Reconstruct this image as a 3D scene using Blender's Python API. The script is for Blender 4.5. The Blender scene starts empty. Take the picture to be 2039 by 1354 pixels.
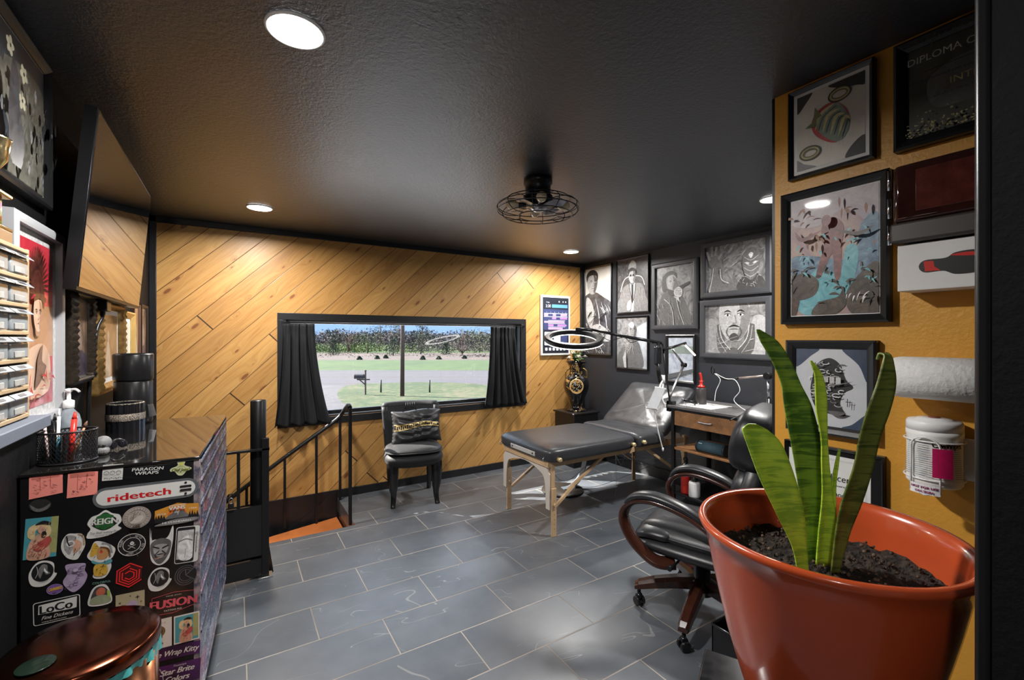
import bpy, bmesh, math, random
from math import sin, cos, pi, radians, floor
from mathutils import Vector, Matrix
SC = bpy.context.scene
COL = SC.collection

# ------------------------------------------------------------------ camera
F_PX, CX, CY, CAM_H = 890.0, 1019.5, 673.0, 1.48
YAW = math.atan(552.5 / 890)
SY, CW = sin(YAW), cos(YAW)
cam_d = bpy.data.cameras.new('camera'); cam = bpy.data.objects.new('camera', cam_d); COL.objects.link(cam)
cam_d.sensor_width = 36.0; cam_d.lens = 36.0 * F_PX / 2039
cam_d.shift_y = (CY - 677.0) / 2039
cam_d.clip_start = 0.02; cam_d.clip_end = 600
cam.location = (0, 0, CAM_H); cam.rotation_euler = (radians(90), 0, -YAW)
SC.camera = cam

# ------------------------------------------------------------------ world, sun, exposure
SC.view_settings.view_transform = 'Standard'; SC.view_settings.look = 'None'
SC.view_settings.gamma = 1; SC.view_settings.exposure = 0.55
SC.view_settings.use_curve_mapping = False
world = bpy.data.worlds.new('sky_world'); SC.world = world; world.use_nodes = True
wn = world.node_tree; wn.nodes.clear()
wo = wn.nodes.new('ShaderNodeOutputWorld'); wb = wn.nodes.new('ShaderNodeBackground'); wc = wn.nodes.new('ShaderNodeTexCoord')
wx = wn.nodes.new('ShaderNodeSeparateXYZ'); wr = wn.nodes.new('ShaderNodeValToRGB')   # hazy spring sky: pale blue horizon, bright high haze
for p_, c_ in ((0.0, (0.20, 0.33, 0.55, 1)), (0.12, (0.27, 0.42, 0.68, 1)), (0.45, (0.95, 1.15, 1.45, 1)), (1.0, (0.85, 1.05, 1.45, 1))):
    e_ = wr.color_ramp.elements[0] if p_ == 0 else (wr.color_ramp.elements[-1] if p_ == 1 else wr.color_ramp.elements.new(p_)); e_.color = c_
wn.links.new(wc.outputs['Generated'], wx.inputs[0]); wn.links.new(wx.outputs[2], wr.inputs[0]); wn.links.new(wr.outputs[0], wb.inputs[0])
wb.inputs['Strength'].default_value = 1.5
wn.links.new(wb.outputs[0], wo.inputs[0])
sun_d = bpy.data.lights.new('sun', 'SUN'); sun_d.energy = 20; sun_d.angle = radians(0.6); sun_d.color = (1, 0.95, 0.87)
sun = bpy.data.objects.new('sun', sun_d); COL.objects.link(sun)
sun.rotation_euler = Vector((0.95, -0.95, -1.0)).to_track_quat('-Z', 'Y').to_euler()

CEIL = 2.42
def lamp(name, typ, loc, energy, size=0.15, color=(1, 1, 1), rot=(0, 0, 0), shape='DISK', spread=180):
    d = bpy.data.lights.new(name, typ); d.energy = energy; d.color = color
    if typ == 'AREA':
        d.shape = shape; d.size = size; d.spread = radians(spread)
    o = bpy.data.objects.new(name, d); COL.objects.link(o); o.location = loc; o.rotation_euler = rot
    return o
LIGHTS = [(0.158, 1.506), (0.153, 3.685), (3.105, 3.786), (3.085, 1.63)]
for i, (x, y) in enumerate(LIGHTS):
    lamp('ceiling_lamp', 'AREA', (x, y, CEIL - 0.022), (36, 25, 28, 34)[i], 0.13, (1.0, 0.97, 0.93), spread=170)
HALL_FILL = lamp('hall_fill', 'POINT', (-0.40, -0.42, 2.02), 12, color=(1.0, 0.96, 0.92)); HALL_FILL.data.shadow_soft_size = 0.07  # unseen fill light added behind the camera, without a fixture

# ------------------------------------------------------------------ node helper
class S:
    """thin wrapper round a node socket, so shaders read as arithmetic"""
    def __init__(s, t, k): s.t, s.k = t, k
    def _m(s, op, *o):
        n = s.t.nodes.new('ShaderNodeMath'); n.operation = op
        for i, v in enumerate((s,) + o):
            if isinstance(v, S): s.t.links.new(v.k, n.inputs[i])
            else: n.inputs[i].default_value = v
        return S(s.t, n.outputs[0])
    def __add__(s, o): return s._m('ADD', o)
    def __sub__(s, o): return s._m('SUBTRACT', o)
    def __mul__(s, o): return s._m('MULTIPLY', o)
    def __truediv__(s, o): return s._m('DIVIDE', o)
    def fl(s): return s._m('FLOOR')
    def fr(s): return s._m('FRACT')
    def ab(s): return s._m('ABSOLUTE')
    def lt(s, o): return s._m('LESS_THAN', o)
    def gt(s, o): return s._m('GREATER_THAN', o)
    def mx(s, o): return s._m('MAXIMUM', o)
    def mn(s, o): return s._m('MINIMUM', o)
    def mod2(s): return s._m('FLOORED_MODULO', 2.0)
    def pw(s, o): return s._m('POWER', o)
def new_mat(name):
    m = bpy.data.materials.new(name); m.use_nodes = True; t = m.node_tree
    b = t.nodes['Principled BSDF']
    return m, t, b
def coord(t, kind='Object'):
    n = t.nodes.new('ShaderNodeTexCoord'); s = t.nodes.new('ShaderNodeSeparateXYZ')
    t.links.new(n.outputs[kind], s.inputs[0])
    return n.outputs[kind], [S(t, s.outputs[i]) for i in range(3)]
def wpos(t):
    n = t.nodes.new('ShaderNodeNewGeometry'); s = t.nodes.new('ShaderNodeSeparateXYZ')
    t.links.new(n.outputs['Position'], s.inputs[0])
    return n.outputs['Position'], [S(t, s.outputs[i]) for i in range(3)]
def comb(t, a, b, c):
    n = t.nodes.new('ShaderNodeCombineXYZ')
    for i, v in enumerate((a, b, c)):
        if isinstance(v, S): t.links.new(v.k, n.inputs[i])
        else: n.inputs[i].default_value = v
    return n.outputs[0]
def noise(t, vec, scale, detail=3, rough=0.5, dist=0.0):
    n = t.nodes.new('ShaderNodeTexNoise'); n.inputs['Scale'].default_value = scale
    n.inputs['Detail'].default_value = detail; n.inputs['Roughness'].default_value = rough; n.inputs['Distortion'].default_value = dist
    if vec is not None: t.links.new(vec, n.inputs['Vector'])
    return S(t, n.outputs[0])
def voronoi(t, vec, scale, feature='F1', out=0):
    n = t.nodes.new('ShaderNodeTexVoronoi'); n.feature = feature; n.inputs['Scale'].default_value = scale
    t.links.new(vec, n.inputs['Vector']); return S(t, n.outputs[out])
def white(t, vec):
    n = t.nodes.new('ShaderNodeTexWhiteNoise'); t.links.new(vec, n.inputs['Vector']); return S(t, n.outputs['Value'])
def ramp(t, fac, stops):
    n = t.nodes.new('ShaderNodeValToRGB'); e = n.color_ramp.elements
    while len(e) < len(stops): e.new(0.5)
    for i, (p, c) in enumerate(stops):
        e[i].position = p; e[i].color = tuple(c) + (1,) if len(c) == 3 else c
    t.links.new(fac.k, n.inputs[0]); return n.outputs[0]
def mix(t, fac, a, b):
    n = t.nodes.new('ShaderNodeMix'); n.data_type = 'RGBA'
    if isinstance(fac, S): t.links.new(fac.k, n.inputs[0])
    else: n.inputs[0].default_value = fac
    for i, v in ((6, a), (7, b)):
        if isinstance(v, tuple): n.inputs[i].default_value = v + (1,)
        else: t.links.new(v, n.inputs[i])
    return n.outputs[2]
def bump(t, b, h, strength=0.3, dist=0.002):
    n = t.nodes.new('ShaderNodeBump'); n.inputs['Strength'].default_value = strength; n.inputs['Distance'].default_value = dist
    t.links.new(h.k, n.inputs['Height']); t.links.new(n.outputs[0], b.inputs['Normal'])
MATS = {}
def mat(name, col=(0.5, 0.5, 0.5), rough=0.5, metal=0.0, var=0.12, vs=12.0, bs=0.0, bsc=60.0, bd=0.002, coat=0.0, spec=0.5, emit=None, es=0.0, col2=None, sheen=0.0, dist=0.0):
    """procedural material: colour broken up by noise, optional bump"""
    if name in MATS: return MATS[name]
    m, t, b = new_mat(name)
    v, _ = coord(t)
    n = noise(t, v, vs, 4, 0.6, dist)
    c2 = col2 if col2 else tuple(c * (1 - var) for c in col)
    lo = 0.42 if col2 else 0.3; hi = 0.58 if col2 else 0.7
    t.links.new(ramp(t, n, [(lo, c2), (hi, col)]), b.inputs['Base Color'])
    b.inputs['Roughness'].default_value = rough; b.inputs['Metallic'].default_value = metal
    b.inputs['Specular IOR Level'].default_value = spec
    b.inputs['Coat Weight'].default_value = coat; b.inputs['Coat Roughness'].default_value = 0.05
    b.inputs['Sheen Weight'].default_value = sheen
    if bs: bump(t, b, noise(t, v, bsc, 3), bs, bd)
    if emit: b.inputs['Emission Color'].default_value = emit + (1,); b.inputs['Emission Strength'].default_value = es
    MATS[name] = m; return m

# ------------------------------------------------------------------ mesh helper
def catmull(p, n=6, closed=False):
    out = []; N = len(p); p = [Vector(q) for q in p]
    rng = range(N) if closed else range(N - 1)
    for i in rng:
        if closed: a, b, c, d = p[(i - 1) % N], p[i], p[(i + 1) % N], p[(i + 2) % N]
        else: a, b, c, d = p[max(i - 1, 0)], p[i], p[i + 1], p[min(i + 2, N - 1)]
        for k in range(n):
            t = k / n
            out.append(0.5 * ((2 * b) + (c - a) * t + (2 * a - 5 * b + 4 * c - d) * t * t + (3 * b - a - 3 * c + d) * t ** 3))
    if not closed: out.append(p[-1])
    return out
class MB:
    def __init__(s): s.bm = bmesh.new(); s.m = 0; s.mx = None
    def _v(s, co):
        co = Vector(co)
        return s.bm.verts.new(s.mx @ co if s.mx is not None else co)
    def _f(s, vs, smooth=False):
        try: f = s.bm.faces.new(vs)
        except ValueError: return None
        f.material_index = s.m; f.smooth = smooth; return f
    def box(s, x0, x1, y0, y1, z0, z1, bev=0, seg=2, smooth=False):
        v = [s._v((x, y, z)) for x in (x0, x1) for y in (y0, y1) for z in (z0, z1)]
        fs = [s._f([v[i] for i in q], smooth) for q in ((0, 1, 3, 2), (4, 6, 7, 5), (0, 4, 5, 1), (2, 3, 7, 6), (0, 2, 6, 4), (1, 5, 7, 3))]
        if bev:
            es = list({e for f in fs for e in f.edges})
            r = bmesh.ops.bevel(s.bm, geom=es, offset=bev, segments=seg, affect='EDGES', profile=0.5, clamp_overlap=True)
            for f in r['faces']: f.material_index = s.m; f.smooth = True
        return s
    def tube(s, path, r, seg=8, closed=False, flat=None, caps=True):
        P = [Vector(p) for p in path]; n = len(P); rings = []
        R = r if isinstance(r, (list, tuple)) else [r] * n
        up = None
        for i in range(n):
            a = P[(i - 1) % n] if (closed or i > 0) else P[i]; b = P[(i + 1) % n] if (closed or i < n - 1) else P[i]
            T = (b - a).normalized() if (b - a).length > 1e-9 else Vector((0, 0, 1))
            if up is None:
                up = Vector((0, 0, 1)) if abs(T.z) < 0.9 else Vector((1, 0, 0))
            side = T.cross(up).normalized(); up = side.cross(T).normalized()
            ring = []
            for k in range(seg):
                t = 2 * pi * (k + 0.5) / seg
                w, h = (flat if flat else (1, 1))
                ring.append(s._v(P[i] + side * cos(t) * R[i] * w + up * sin(t) * R[i] * h))
            rings.append(ring)
        for i in range(n if closed else n - 1):
            A, B = rings[i], rings[(i + 1) % n]
            for k in range(seg): s._f([A[k], A[(k + 1) % seg], B[(k + 1) % seg], B[k]], seg > 4)
        if caps and not closed: s._f(rings[0][::-1]); s._f(rings[-1])
        return s
    def lathe(s, prof, c=(0, 0, 0), seg=32, sx=1, sy=1, smooth=True):
        rings = []
        for r, z in prof:
            if r < 1e-6: rings.append([s._v((c[0], c[1], c[2] + z))])
            else: rings.append([s._v((c[0] + r * sx * cos(2 * pi * k / seg), c[1] + r * sy * sin(2 * pi * k / seg), c[2] + z)) for k in range(seg)])
        for A, B in zip(rings, rings[1:]):
            for k in range(seg):
                k2 = (k + 1) % seg
                q = [A[k % len(A)], A[k2 % len(A)], B[k2 % len(B)], B[k % len(B)]]
                u = []
                for x in q:
                    if x not in u: u.append(x)
                if len(u) > 2: s._f(u, smooth)
        return s
    def cyl(s, c, r, z0, z1, seg=24, b=0.0):
        return s.lathe([(0, z0), (r - b, z0), (r, z0 + b), (r, z1 - b), (r - b, z1), (0, z1)] if b else [(0, z0), (r, z0), (r, z1), (0, z1)], (c[0], c[1], 0), seg, smooth=bool(b))
    def grid(s, f, nu, nv, smooth=True, closeu=False):
        V = [[s._v(f(i / (nu if closeu else nu), j / nv)) for j in range(nv + 1)] for i in range(nu if closeu else nu + 1)]
        for i in range(nu):
            A = V[i]; B = V[(i + 1) % len(V)]
            for j in range(nv): s._f([A[j], B[j], B[j + 1], A[j + 1]], smooth)
        return s
    def ell(s, c, r, seg=16, n=10, rot=None):
        R = rot or Matrix.Identity(3)
        def f(u, v):
            a = 2 * pi * u; t = pi * (v - 0.5)
            return Vector(c) + R @ Vector((r[0] * cos(t) * cos(a), r[1] * cos(t) * sin(a), r[2] * sin(t)))
        return s.grid(f, seg, n, closeu=True)
    def sup(s, c, r, e=0.5, seg=28, n=16, rot=None, fn=None, p=0.6):
        """superellipsoid cushion"""
        R = rot or Matrix.Identity(3)
        g = lambda x, p: math.copysign(abs(x) ** p, x)
        def f(u, v):
            a = 2 * pi * u; t = pi * (v - 0.5)
            q = Vector((r[0] * g(cos(t), p) * g(cos(a), e), r[1] * g(cos(t), p) * g(sin(a), e), r[2] * g(sin(t), 1.0)))
            if fn: q = fn(q)
            return Vector(c) + R @ q
        return s.grid(f, seg, n, closeu=True)
    def poly(s, pts, thick=None):
        """planar polygon, extruded by the vector thick"""
        a = [s._v(p) for p in pts]; s._f(a[::-1] if thick else a)
        if thick:
            b = [s._v(Vector(p) + Vector(thick)) for p in pts]; s._f(b)
            for i in range(len(a)): s._f([a[i], a[(i + 1) % len(a)], b[(i + 1) % len(a)], b[i]])
        return s
    def build(s, name, mats, parent=None, recalc=True):
        if recalc: bmesh.ops.recalc_face_normals(s.bm, faces=s.bm.faces)
        me = bpy.data.meshes.new(name)
        o = bpy.data.objects.new(name, me); COL.objects.link(o)
        org = Vector((0, 0, 0))
        if parent is not None:
            o.parent = parent
            org = Vector(parent.get('_o', (0, 0, 0)))
        if org.length: bmesh.ops.translate(s.bm, verts=s.bm.verts, vec=-org)
        s.bm.to_mesh(me); s.bm.free()
        for m in (mats if isinstance(mats, (list, tuple)) else [mats]): me.materials.append(m)
        if parent is not None: o['_o'] = parent.get('_o', (0, 0, 0))
        return o
def tag(o, label=None, cat=None, group=None, kind=None):
    if label: o['label'] = label
    if cat: o['category'] = cat
    if group: o['group'] = group
    if kind: o['kind'] = kind
    return o
def thing(name, label, cat, loc=(0, 0, 0), rotz=0, group=None, local=False):
    o = bpy.data.objects.new(name, None); COL.objects.link(o); o.empty_display_size = 0.05
    o.location = loc; o.rotation_euler = (0, 0, rotz)
    o['_o'] = (0.0, 0.0, 0.0) if (local or rotz) else tuple(float(v) for v in loc)
    return tag(o, label, cat, group)
def single(name, mb, mats, label, cat, loc=(0, 0, 0), group=None, kind=None):
    """a thing that is one mesh, built in world coordinates, origin moved to loc"""
    bmesh.ops.translate(mb.bm, verts=mb.bm.verts, vec=-Vector(loc))
    o = mb.build(name, mats); o.location = loc
    return tag(o, label, cat, group, kind)
def struct(name, mb, mats): return tag(mb.build(name, mats), kind='structure')
def at(px, d, z=0.0):
    """point at picture column px, d metres in front of the lens, height z"""
    a = (px - CX) / F_PX
    return Vector((d * (SY + a * CW), d * (CW - a * SY), z))
# surface frames: (u right, v up, w out of the surface) -> world
def on_left(X=-0.555): return lambda u, v, w=0: (X + w, u, v)
def on_right(X): return lambda u, v, w=0: (X - w, -u, v)
def on_wood(Y=4.378): return lambda u, v, w=0: (u, Y - w, v)
_txt = {}
def text_geo(s):
    if s in _txt: return _txt[s]
    c = bpy.data.curves.new('txt', 'FONT'); c.body = s; c.size = 1; c.resolution_u = 3
    o = bpy.data.objects.new('txt', c); COL.objects.link(o)
    dg = bpy.context.evaluated_depsgraph_get(); me = bpy.data.meshes.new_from_object(o.evaluated_get(dg))
    vs = [(v.co.x, v.co.y) for v in me.vertices]; fs = [tuple(p.vertices) for p in me.polygons]
    bpy.data.objects.remove(o); bpy.data.curves.remove(c); bpy.data.meshes.remove(me)
    if not vs: vs = [(0, 0)]
    x0 = min(v[0] for v in vs); x1 = max(v[0] for v in vs)
    _txt[s] = (vs, fs, x0, x1); return _txt[s]
class Art:
    """flat layered drawing on a surface frame M, offset cu,cv and scaled"""
    def __init__(s, M, cu=0, cv=0, sc=1.0, w0=0.0, dw=0.0003, asp=1.0):
        s.b = MB(); s.M = M; s.cu, s.cv, s.sc, s.w, s.dw, s.asp = cu, cv, sc, w0, dw, asp; s.mats = []
    def _mi(s, m):
        if m not in s.mats: s.mats.append(m)
        s.b.m = s.mats.index(m)
    def P(s, u, v): return s.M(s.cu + u * s.sc * s.asp, s.cv + v * s.sc, s.w)
    def poly(s, pts, m):
        s._mi(m); s.w += s.dw
        pts = list(pts)
        area = sum(pts[i][0] * pts[(i + 1) % len(pts)][1] - pts[(i + 1) % len(pts)][0] * pts[i][1] for i in range(len(pts)))
        if area < 0: pts = pts[::-1]
        s.b._f([s.b._v(s.P(p[0], p[1])) for p in pts]); return s
    def rect(s, u0, u1, v0, v1, m): return s.poly([(u0, v0), (u1, v0), (u1, v1), (u0, v1)], m)
    def rrect(s, u0, u1, v0, v1, r, m, n=5):
        p = []
        for cx, cy, a in ((u1 - r, v0 + r, -90), (u1 - r, v1 - r, 0), (u0 + r, v1 - r, 90), (u0 + r, v0 + r, 180)):
            for k in range(n + 1):
                t = radians(a + 90 * k / n); p.append((cx + r * cos(t), cy + r * sin(t)))
        return s.poly(p, m)
    def blob(s, pts, m, n=5): return s.poly([(p.x, p.y) for p in catmull([(a, b, 0) for a, b in pts], n, True)], m)
    def oval(s, cu, cv, ru, rv, m, n=28, rot=0):
        return s.poly([(cu + ru * cos(t) * cos(rot) - rv * sin(t) * sin(rot), cv + ru * cos(t) * sin(rot) + rv * sin(t) * cos(rot)) for t in (2 * pi * k / n for k in range(n))], m)
    def stroke(s, pts, w, m, closed=False, smooth=True, taper=False):
        s._mi(m); s.w += s.dw
        P = [Vector((a, b, 0)) for a, b in pts]
        if smooth and len(P) > 2: P = catmull(P, 5, closed)
        n = len(P); L = []
        for i in range(n):
            a = P[(i - 1) % n] if (closed or i > 0) else P[i]; b = P[(i + 1) % n] if (closed or i < n - 1) else P[i]
            T = (b - a); T = T.normalized() if T.length > 1e-9 else Vector((1, 0, 0)); N = Vector((-T.y, T.x, 0))
            ww = w / 2 * (max(0.15, sin(pi * i / max(1, n - 1))) if taper else 1)
            L.append((s.b._v(s.P(*(P[i] - N * ww).xy)), s.b._v(s.P(*(P[i] + N * ww).xy))))
        for i in range(n if closed else n - 1):
            A, B = L[i], L[(i + 1) % n]; s.b._f([A[0], B[0], B[1], A[1]])
        return s
    def ring(s, cu, cv, r, w, m, rv=None, n=32, a0=0, a1=360):
        rv = rv or r; full = abs(a1 - a0) >= 360
        pts = [(cu + r * cos(radians(a0 + (a1 - a0) * k / n)), cv + rv * sin(radians(a0 + (a1 - a0) * k / n))) for k in range(n if full else n + 1)]
        return s.stroke(pts, w, m, closed=full, smooth=False)
    def text(s, t, cu, cv, h, m, w=None, shear=0.0, rot=0.0, bold=0.0):
        vs, fs, x0, x1 = text_geo(t); s._mi(m)
        k = h / 0.7; kx = (w / (x1 - x0)) if w else k
        for dx in ([0] if not bold else [-bold, 0, bold]):
            s.w += s.dw
            V = []
            for x, y in vs:
                a = (x - (x0 + x1) / 2) * kx + y * k * shear + dx; b = (y - 0.35) * k
                V.append(s.b._v(s.P(cu + a * cos(rot) - b * sin(rot), cv + a * sin(rot) + b * cos(rot))))
            for f in fs: s.b._f([V[i] for i in f])
        return s
    def build(s, name, parent): return s.b.build(name, s.mats, parent, recalc=False)

# ------------------------------------------------------------------ materials
def mat_floor():
    m, t, b = new_mat('slate_tile'); vec, (X, Y, Z) = wpos(t)
    W = 0.3078
    V = (Y - 3.591) / W; row = V.fl(); par = row.mod2()
    U = (X / W - 0.15 - (par * -1 + 1)) / 2.0
    col = U.fl(); fu = (U.fr() - 0.5).ab() * -1 + 0.5; fv = (V.fr() - 0.5).ab() * -1 + 0.5
    edge = (fu * 2.0).mn(fv)
    gr = edge.lt(0.0085)
    cell = comb(t, col, row, 0.0); rnd = white(t, cell)
    off = comb(t, X + rnd * 7.0, Y + rnd * 13.0, rnd * 5.0)
    cloud = noise(t, off, 3.0, 5, 0.6)
    base = ramp(t, cloud, [(0.3, (0.070, 0.080, 0.094)), (0.7, (0.122, 0.134, 0.150))])
    d1 = noise(t, off, 1.5, 2, 0.5, 0.5); vein = ((d1 - 0.5).ab()).lt(0.0013)
    msk = noise(t, off, 4.0, 2).gt(0.55); vn = vein * msk
    d2 = noise(t, comb(t, X * 0.5 + Y * 2.2 + rnd * 3.0, Y * 0.5 - X * 0.5, rnd), 2.0, 2, 0.5, 0.3)
    v2 = ((d2 - 0.47).ab()).lt(0.0016) * noise(t, off, 5, 1).gt(0.5)
    c = mix(t, (vn * 0.35 + v2 * 0.4).mn(1.0), base, (0.40, 0.39, 0.36))
    c = mix(t, gr, c, ramp(t, noise(t, vec, 1.5, 2), [(0.35, (0.17, 0.145, 0.12)), (0.65, (0.42, 0.37, 0.31))]))
    t.links.new(c, b.inputs['Base Color'])
    rg = noise(t, off, 9, 4) * 0.16 + 0.27 + gr * 0.4
    t.links.new(rg.k, b.inputs['Roughness'])
    b.inputs['Specular IOR Level'].default_value = 0.7
    bump(t, b, (edge * 30.0).mn(0.5) + noise(t, vec, 25, 4) * 0.12, 0.5, 0.004)
    return m
def mat_planks():
    m, t, b = new_mat('knotty_pine'); vec, (X, Y, Z) = wpos(t)
    ca, sa = 0.7193, 0.6947
    v = (Z * ca - X * sa) / 0.1526 + 0.02; u = X * ca + Z * sa
    i = v.fl(); rr = white(t, comb(t, i, 3.0, 0.0))
    seg = ((u + rr * 7.0 + 0.9) / 7.0); si = seg.fl()
    rnd = white(t, comb(t, i, si, 1.0))
    edge = (v.fr() - 0.5).ab() * -1 + 0.5; groove = edge.lt(0.013)
    ev = ((seg.fr() - 0.5).ab() * -1 + 0.5).lt(0.0007); groove = groove.mx(ev)
    gx = comb(t, u * 0.9 + rnd * 9.0, v * 1.6 + rnd * 5.0, rnd * 11.0)
    kn = t.nodes.new('ShaderNodeTexVoronoi'); kn.voronoi_dimensions = '2D'; kn.inputs['Scale'].default_value = 1.0
    t.links.new(comb(t, u * 2.4 + rr * 37.0, v * 1.0, 0.0), kn.inputs['Vector'])
    kd = S(t, kn.outputs[0]); krnd = white(t, kn.outputs['Color'])
    ksz = krnd * krnd * krnd * 0.085 + 0.005
    warp = (kd * -7.0)._m('EXPONENT') * 1.2
    grain = noise(t, comb(t, u * 1.2 + rnd * 9.0, v * 4.0 + warp * 2.0, rnd * 11.0), 2.6, 6, 0.62, 0.35)
    fine = noise(t, comb(t, u * 5.0, v * 120.0, rnd * 3.0), 1.2, 3, 0.6)
    c = ramp(t, grain, [(0.28, (0.46, 0.225, 0.062)), (0.5, (0.585, 0.325, 0.102)), (0.75, (0.69, 0.42, 0.150))])
    c = mix(t, fine * 0.14, c, (0.36, 0.18, 0.06))
    tint = ramp(t, rnd, [(0.0, (0.76, 0.70, 0.62)), (0.5, (0.92, 0.89, 0.85)), (1.0, (1.0, 1.0, 0.98))])
    mm = t.nodes.new('ShaderNodeMix'); mm.data_type = 'RGBA'; mm.blend_type = 'MULTIPLY'; mm.inputs[0].default_value = 1
    t.links.new(c, mm.inputs[6]); t.links.new(tint, mm.inputs[7]); c = mm.outputs[2]
    halo = (((kd - ksz * 1.0) * -14.0) + 1.0).mx(0.0).mn(1.0) * krnd.gt(0.22)
    c = mix(t, halo * 0.55, c, (0.34, 0.13, 0.035))
    c = mix(t, kd.lt(ksz) * 0.75, c, (0.15, 0.045, 0.014))
    smear = noise(t, comb(t, u * 1.1, v * 0.8 + 7.0, i), 1.4, 3, 0.6)
    c = mix(t, (smear.gt(0.64)) * 0.0 + ((smear - 0.58) * 3.0).mx(0.0).mn(0.5), c, (0.30, 0.14, 0.045))
    c = mix(t, groove, c, (0.05, 0.022, 0.008))
    t.links.new(c, b.inputs['Base Color']); b.inputs['Roughness'].default_value = 0.42
    bump(t, b, (edge * 25.0).mn(0.6) + grain * 0.06, 0.4, 0.004)
    return m
def mat_paint(name, c, rough, bs, sc=70, spec=0.5):
    m, t, b = new_mat(name); vec, _ = wpos(t)
    n = noise(t, vec, sc, 3, 0.6); n2 = noise(t, vec, 2.2, 3)
    t.links.new(ramp(t, n2, [(0.3, tuple(x * 0.85 for x in c)), (0.7, c)]), b.inputs['Base Color'])
    b.inputs['Roughness'].default_value = rough; b.inputs['Specular IOR Level'].default_value = spec
    bump(t, b, n, bs, 0.003); return m
M_FLOOR = mat_floor(); M_PLANK = mat_planks()
M_CEIL = mat_paint('black_ceiling_paint', (0.040, 0.045, 0.056), 0.36, 0.9, 75, 0.85)
M_LEFTW = mat_paint('black_wall_paint', (0.006, 0.006, 0.007), 0.6, 0.4, 80, 0.15)
M_BLACKWALL = mat_paint('charcoal_wall_paint', (0.030, 0.033, 0.040), 0.45, 0.4, 80)
M_OCHRE = mat_paint('ochre_wall_paint', (0.72, 0.35, 0.045), 0.42, 0.5, 60)
M_TRIM = mat('black_trim_paint', (0.012, 0.012, 0.014), 0.38, bs=0.05)
M_BLK = mat('black_frame', (0.012, 0.012, 0.013), 0.28, bs=0.04)
M_BLKM = mat('black_metal', (0.012, 0.012, 0.013), 0.35, 0.3)
M_GREYFR = mat('charcoal_frame', (0.055, 0.057, 0.065), 0.42, bs=0.05)
M_CHROME = mat('chrome', (0.75, 0.75, 0.77), 0.12, 1.0, 0.05)
M_STEEL = mat('brushed_steel', (0.55, 0.56, 0.58), 0.3, 1.0, 0.15, 40)
M_GOLD = mat('gold', (0.80, 0.55, 0.20), 0.25, 1.0, 0.25, 30)
M_WHITE = mat('white_plastic', (0.87, 0.87, 0.87), 0.35, var=0.04)
M_PAPER = mat('white_paper', (0.78, 0.78, 0.76), 0.7, var=0.06)
M_INK = mat('black_ink', (0.012, 0.012, 0.014), 0.45)
M_LEATHER = mat('black_leather', (0.012, 0.013, 0.016), 0.38, bs=0.25, bsc=140, bd=0.001, spec=0.6)
M_VINYL = mat('charcoal_vinyl', (0.040, 0.042, 0.047), 0.36, bs=0.22, bsc=14, bd=0.012)
M_BEECH = mat('beech_wood', (0.62, 0.42, 0.24), 0.4, var=0.25, vs=7)
M_BEECHP = mat('pale_beech_panel', (0.62, 0.55, 0.48), 0.42, var=0.1, vs=7)
M_MAHOG = mat('mahogany', (0.06, 0.018, 0.010), 0.25, var=0.5, vs=9, coat=0.3)
M_OAK = mat('oak_wood', (0.52, 0.25, 0.10), 0.42, var=0.45, vs=11, dist=1.5)
M_GREYTOP = mat('grey_desk_top', (0.16, 0.155, 0.155), 0.22, var=0.1)
M_RED = mat('red_plastic', (0.62, 0.03, 0.02), 0.3)
def G(v): return mat('grey_tone_%02d' % int(v * 100), (min(0.9, v * 1.25), min(0.9, v * 1.25), min(0.9, v * 1.26)), 0.5, var=0.45, vs=38, dist=1.2, coat=0.35)
def Cc(name, c, var=0.25, vs=45): return mat(name, c, 0.5, var=var, vs=vs, dist=0.6, coat=0.15)

def m_emit(name, c, s):
    m, t, b = new_mat(name); b.inputs['Base Color'].default_value = c + (1,)
    n = noise(t, coord(t)[0], 3.0); b.inputs['Emission Color'].default_value = c + (1,)
    t.links.new((n * 0.02 * s + s).k, b.inputs['Emission Strength']); return m
def m_glass(name, tint=(1, 1, 1), ior=1.45, rough=0.0, boost=1.0):
    """thin pane: clear with a fresnel reflection"""
    m, t, b = new_mat(name); o = t.nodes['Material Output']; t.nodes.remove(b)
    tr = t.nodes.new('ShaderNodeBsdfTransparent'); gl = t.nodes.new('ShaderNodeBsdfGlossy'); mx = t.nodes.new('ShaderNodeMixShader'); fr = t.nodes.new('ShaderNodeLayerWeight')
    tr.inputs[0].default_value = tint + (1,); gl.inputs['Roughness'].default_value = rough; fr.inputs[0].default_value = 0.5
    n = noise(t, coord(t)[0], 2.0); f = (S(t, fr.outputs['Facing']).pw(4.0) * 0.8 + 0.045) * boost + n * 0.01
    t.links.new(f.k, mx.inputs[0]); t.links.new(tr.outputs[0], mx.inputs[1]); t.links.new(gl.outputs[0], mx.inputs[2]); t.links.new(mx.outputs[0], o.inputs[0])
    return m
M_GLASS = m_glass('window_glass'); M_LED = m_emit('led_diffuser', (1.0, 0.98, 0.95), 14.0)

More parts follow.
